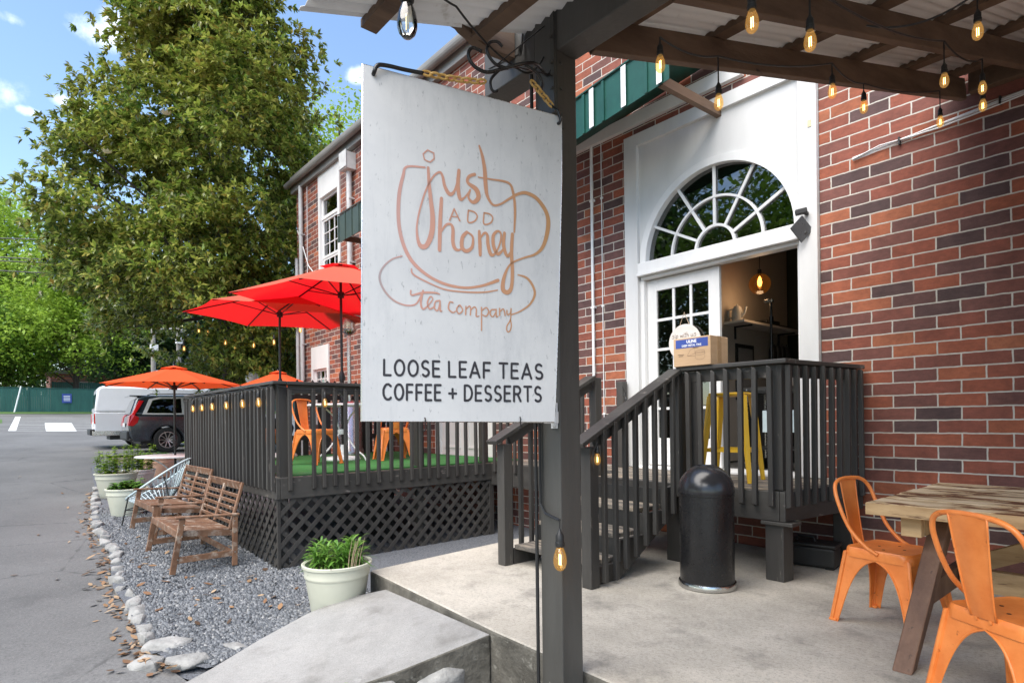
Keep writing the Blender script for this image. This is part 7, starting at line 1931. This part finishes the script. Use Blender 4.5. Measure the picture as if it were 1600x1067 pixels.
# the big magnolia: tiers of whorled leaves round drooping branches
rng = np.random.default_rng(21)
MBASE = (-17.9, 4.95, zg(-17.9))
MZ = [(2.2, 1.9), (3.4, 3.1), (4.6, 3.8), (6.2, 3.85), (8.0, 3.55), (9.6, 3.2), (11.2, 2.7), (12.8, 1.85), (14.2, 1.1), (15.3, .5), (15.9, .1)]
def mag_r(z): return float(np.interp(z, [a for a, b in MZ], [b for a, b in MZ]))
cl = []
while len(cl) < 285:
    z = 2.6 + 13.0 * rng.random(); r = mag_r(z)
    if rng.random() > r / 4.0 + .12: continue
    a = rng.random() * 6.283
    lump = 1 + .15 * math.sin(3 * a + z * .9) + .11 * math.sin(5 * a - z * 1.7) + .09 * math.sin(z * 3.3 + a)
    q = rng.random() ** .28
    rad = r * lump * q
    x, y = rad * math.cos(a), rad * math.sin(a)
    if y < 0 and z < 9: y *= .86
    if y > 0 and z > 7.5: y *= 1 - min(.34, (z - 7.5) * .10)
    cx = MBASE[0]; cy = MBASE[1] - .55 * max(0, (7.5 - z)) / 5 - .1
    if y + cy > 5.0 and x + cx > -15.0: continue
    if z < 4.15 and y + cy < 4.2: continue
    cl.append((x + cx, y + cy, z - .25 * q, q))
tips = []
for (x, y, z, q) in cl:
    for k in range(6):
        p = np.array([x, y, z]) + rng.normal(size=3) * np.array([.40, .40, .20])
        if p[1] > 5.35 and p[0] > -14.9: continue
        tips.append(tuple(p))
tips = np.array(tips)
C = []; Dd = []; LL = []
for tp in tips:
    m = rng.integers(10, 16)
    out = np.array([tp[0] - MBASE[0], tp[1] - MBASE[1], 0]); out /= np.linalg.norm(out) + 1e-6
    for k in range(m):
        c = tp + rng.normal(size=3) * np.array([.26, .26, .17])
        ax = out * .8 + np.array([0, 0, .35]) + rng.normal(size=3) * .45; ax /= np.linalg.norm(ax)
        e1 = np.cross(ax, [0, 0, 1.0]); e1 /= np.linalg.norm(e1) + 1e-6; e2 = np.cross(ax, e1)
        nl = rng.integers(8, 13)
        for j in range(nl):
            an = j * 2.4 + rng.random(); op = .5 + .7 * rng.random()
            d = ax * math.cos(op) + (e1 * math.cos(an) + e2 * math.sin(an)) * math.sin(op)
            d = d - np.array([0, 0, .30]); d /= np.linalg.norm(d)
            C.append(c - ax * .05 * (j / nl)); Dd.append(d); LL.append(.13 + .075 * rng.random())
C = np.array(C); Dd = np.array(Dd); LL = np.array(LL)
V, F = leaf_np(C, Dd, LL, LL * .20, rng, .15, .10)
mb = MB(); limbs(mb, MBASE, (MBASE[0], MBASE[1] - .1, 15.2), tips, rng, .25, 45, .27)
mb.tube([MBASE, (MBASE[0] - .3, MBASE[1] + .75, 2.2), (MBASE[0] - .2, MBASE[1] + 1.0, 5)], [.2, .16, .08], 8)
mg = tree_thing('magnolia_tree', 'tall dark glossy magnolia with rust brown leaf undersides and a few cream flowers', MBASE, None, V, F, MAT['magnolia'], mb)
for p in [(-15.6, 1.6, 5.9), (-16.4, 2.2, 4.9), (-15.2, 2.9, 8.2), (-16.2, 1.9, 7.4), (-14.9, 3.2, 6.3), (-15.4, 3.0, 5.0), (-16.9, 1.3, 5.4)]:
    fb = MB()
    for k in range(8):
        a = k * .785; p_ = Vector(p) - Vector(MBASE); d = Vector((math.cos(a), math.sin(a), .55)) * .12; e = Vector((-math.sin(a), math.cos(a), 0)) * .045
        fb.add([p_, p_ + d * .55 + e, p_ + d + Vector((0, 0, .02)), p_ + d * .55 - e], [(0, 1, 2, 3)])
    put('flower', fb, MAT['flower'], mg)
# bulbs strung through the magnolia, paper lantern
string_lights('loose string of warm bulbs draped under the magnolia behind the deck', [(p, .06) for p in [(-17.2, 2.9, 2.25), (-16.2, 3.2, 2.6), (-16.35, 3.45, 3.1), (-16.2, 3.75, 3.55), (-16.0, 3.9, 3.48), (-15.6, 4.2, 3.22), (-15.2, 4.3, 3.1), (-14.6, 4.55, 3.08), (-14.1, 4.85, 3.12), (-13.4, 5.2, 3.35)]], sagd=.05, s=1.5)
t = thing('paper_lantern', 'round white paper lantern hanging in the low magnolia branches', 'lantern', loc=(-15.63, 4.83, 2.38))
mb = MB(); pr = [(.16 * math.cos(R(a)) + .004 * (i % 2), .16 * math.sin(R(a))) for i, a in enumerate(range(-80, 81, 8))]; mb.lathe(pr, 24); put('shade', mb, MAT['white_metal'], t, smooth='all')
mb = MB(); mb.tube([(0, 0, .158), (.02, 0, .5), (.02, .02, 1.3)], .004, 5); put('cord', mb, MAT['black_plastic'], t)

def broad_tree(name, label, base, h, r, zc, leaf_m, n_tips, per, leaf, seed, group=None, squash=.8, spread=.55, gap=.25, offx=0, offy=0, trunk=.25, nl=40):
    rng = np.random.default_rng(seed); base = (base[0], base[1], zg(base[0]) if len(base) < 3 else base[2])
    cz = base[2] + zc; cen = np.array([base[0] + offx, base[1] + offy, cz])
    # several lobes make an uneven outline
    lobes = [(cen + rand_dir(rng, 1)[0] * np.array([r, r, r * squash]) * .55, r * (.38 + .25 * rng.random())) for k in range(11)] + [(cen, r * .7)]
    tips = []
    while len(tips) < n_tips:
        c, lr = lobes[rng.integers(len(lobes))]; d = rand_dir(rng, 1)[0]; p = c + d * lr * (rng.random() ** .35) * np.array([1, 1, .85])
        if p[2] < base[2] + .8: continue
        tips.append(p)
    tips = np.array(tips); n = n_tips * per
    C = np.repeat(tips, per, 0) + rng.normal(size=(n, 3)) * spread * np.array([1, 1, .5])
    D = rand_dir(rng, n) * np.array([1, 1, .45]) + np.array([0, 0, -.12]); D /= np.linalg.norm(D, axis=1, keepdims=True)
    L = leaf * (.7 + .6 * rng.random(n)); V, F = leaf_np(C, D, L, L * .30, rng)
    mb = MB(); limbs(mb, base, (cen[0], cen[1], base[2] + h * .85), tips, rng, trunk, nl)
    return tree_thing(name, label, base, group, V, F, leaf_m, mb)
G2 = 'trees around the parking lot'
broad_tree('leafy_tree', 'bright green leafy tree overhanging the left end of the green fence', (-65.6, 5.2), 15, 7.2, 8.0, MAT['bright_leaf'], 900, 30, .34, 31, G2, .95, .6)
broad_tree('leafy_tree', 'mid green tree at the left edge of the photo, its low boughs over the fence', (-67.4, .4), 11, 5.0, 5.4, MAT['mid_leaf'], 560, 28, .34, 32, G2, 1.0, .6)
broad_tree('leafy_tree', 'tall green tree at the left edge, crossed by the overhead power lines', (-80, .6), 24, 9.0, 14.5, MAT['bright_leaf'], 760, 26, .44, 40, G2, 1.0, .8)
broad_tree('leafy_tree', 'tall pale green tree whose feathery top shows at the left edge above the power lines', (-96, -3.5), 33, 6.5, 24.5, MAT['bright_leaf'], 420, 22, .46, 33, G2, .9, .75)
broad_tree('shade_tree', 'dark green shade tree behind the utility poles', (-78, 16.6), 19, 8.5, 9.5, MAT['dark_leaf'], 640, 26, .52, 34, G2, .95, .9)
broad_tree('shade_tree', 'dark green shade tree behind the fence, between the bright tree and the utility poles', (-80, 10.6), 17, 8.0, 8.5, MAT['dark_leaf'], 640, 26, .52, 35, G2, .95, .9)
broad_tree('shade_tree', 'dark green tree behind the magnolia, right of the utility poles', (-68, 22), 20, 9.0, 10.5, MAT['dark_leaf'], 640, 26, .52, 36, G2, 1.0, .9)
broad_tree('leafy_tree', 'pale green tree rising behind the brick building, right of the magnolia', (-26.5, 12.2), 18, 4.6, 13.4, MAT['bright_leaf'], 420, 26, .20, 37, G2, .9, .42)
broad_tree('shade_tree', 'dark green tree far back at the left, behind the pale green one', (-104, 8), 24, 11.0, 14, MAT['dark_leaf'], 640, 26, .66, 38, G2, .9, 1.1)
# trees across the driveway, mirrored in the fanlight
broad_tree('street_tree', 'leafy tree across the driveway, reflected in the fanlight glass', (-10.5, -14), 15, 5.6, 7.6, MAT['mid_leaf'], 620, 26, .34, 41, 'trees across the driveway', 1.2, .6)
broad_tree('street_tree', 'second leafy tree across the driveway, reflected in the fanlight glass', (-19, -14), 15, 6.0, 7.6, MAT['dark_leaf'], 620, 26, .36, 42, 'trees across the driveway', 1.2, .6)
broad_tree('street_tree', 'third leafy tree across the driveway, reflected in the fanlight glass', (-4, -18), 13, 4.8, 6.6, MAT['dark_leaf'], 480, 24, .36, 43, 'trees across the driveway', 1.1, .6)

# the wood that closes the view beyond the lot
rng = np.random.default_rng(77); n = 26000
yy = -30 + 105 * rng.random(n); xx = -118 - 14 * rng.random(n)
top = 13 + 4 * np.sin(yy * .21) + 3 * np.sin(yy * .53 + 1) + 2 * np.sin(yy * 1.1)
zz = 5.5 + top * rng.random(n) ** .8
C = np.stack([xx, yy, zz], 1); D = rand_dir(rng, n); L = .8 + .7 * rng.random(n)
V, F = leaf_np(C, D, L, L * .34, rng)
fw = put('far_wood', np_mesh('far_wood', V, F), MAT['dark_leaf']); fw['kind'] = 'stuff'; fw['label'] = 'far green wood closing the view beyond the parking lot'; fw['category'] = 'wood'
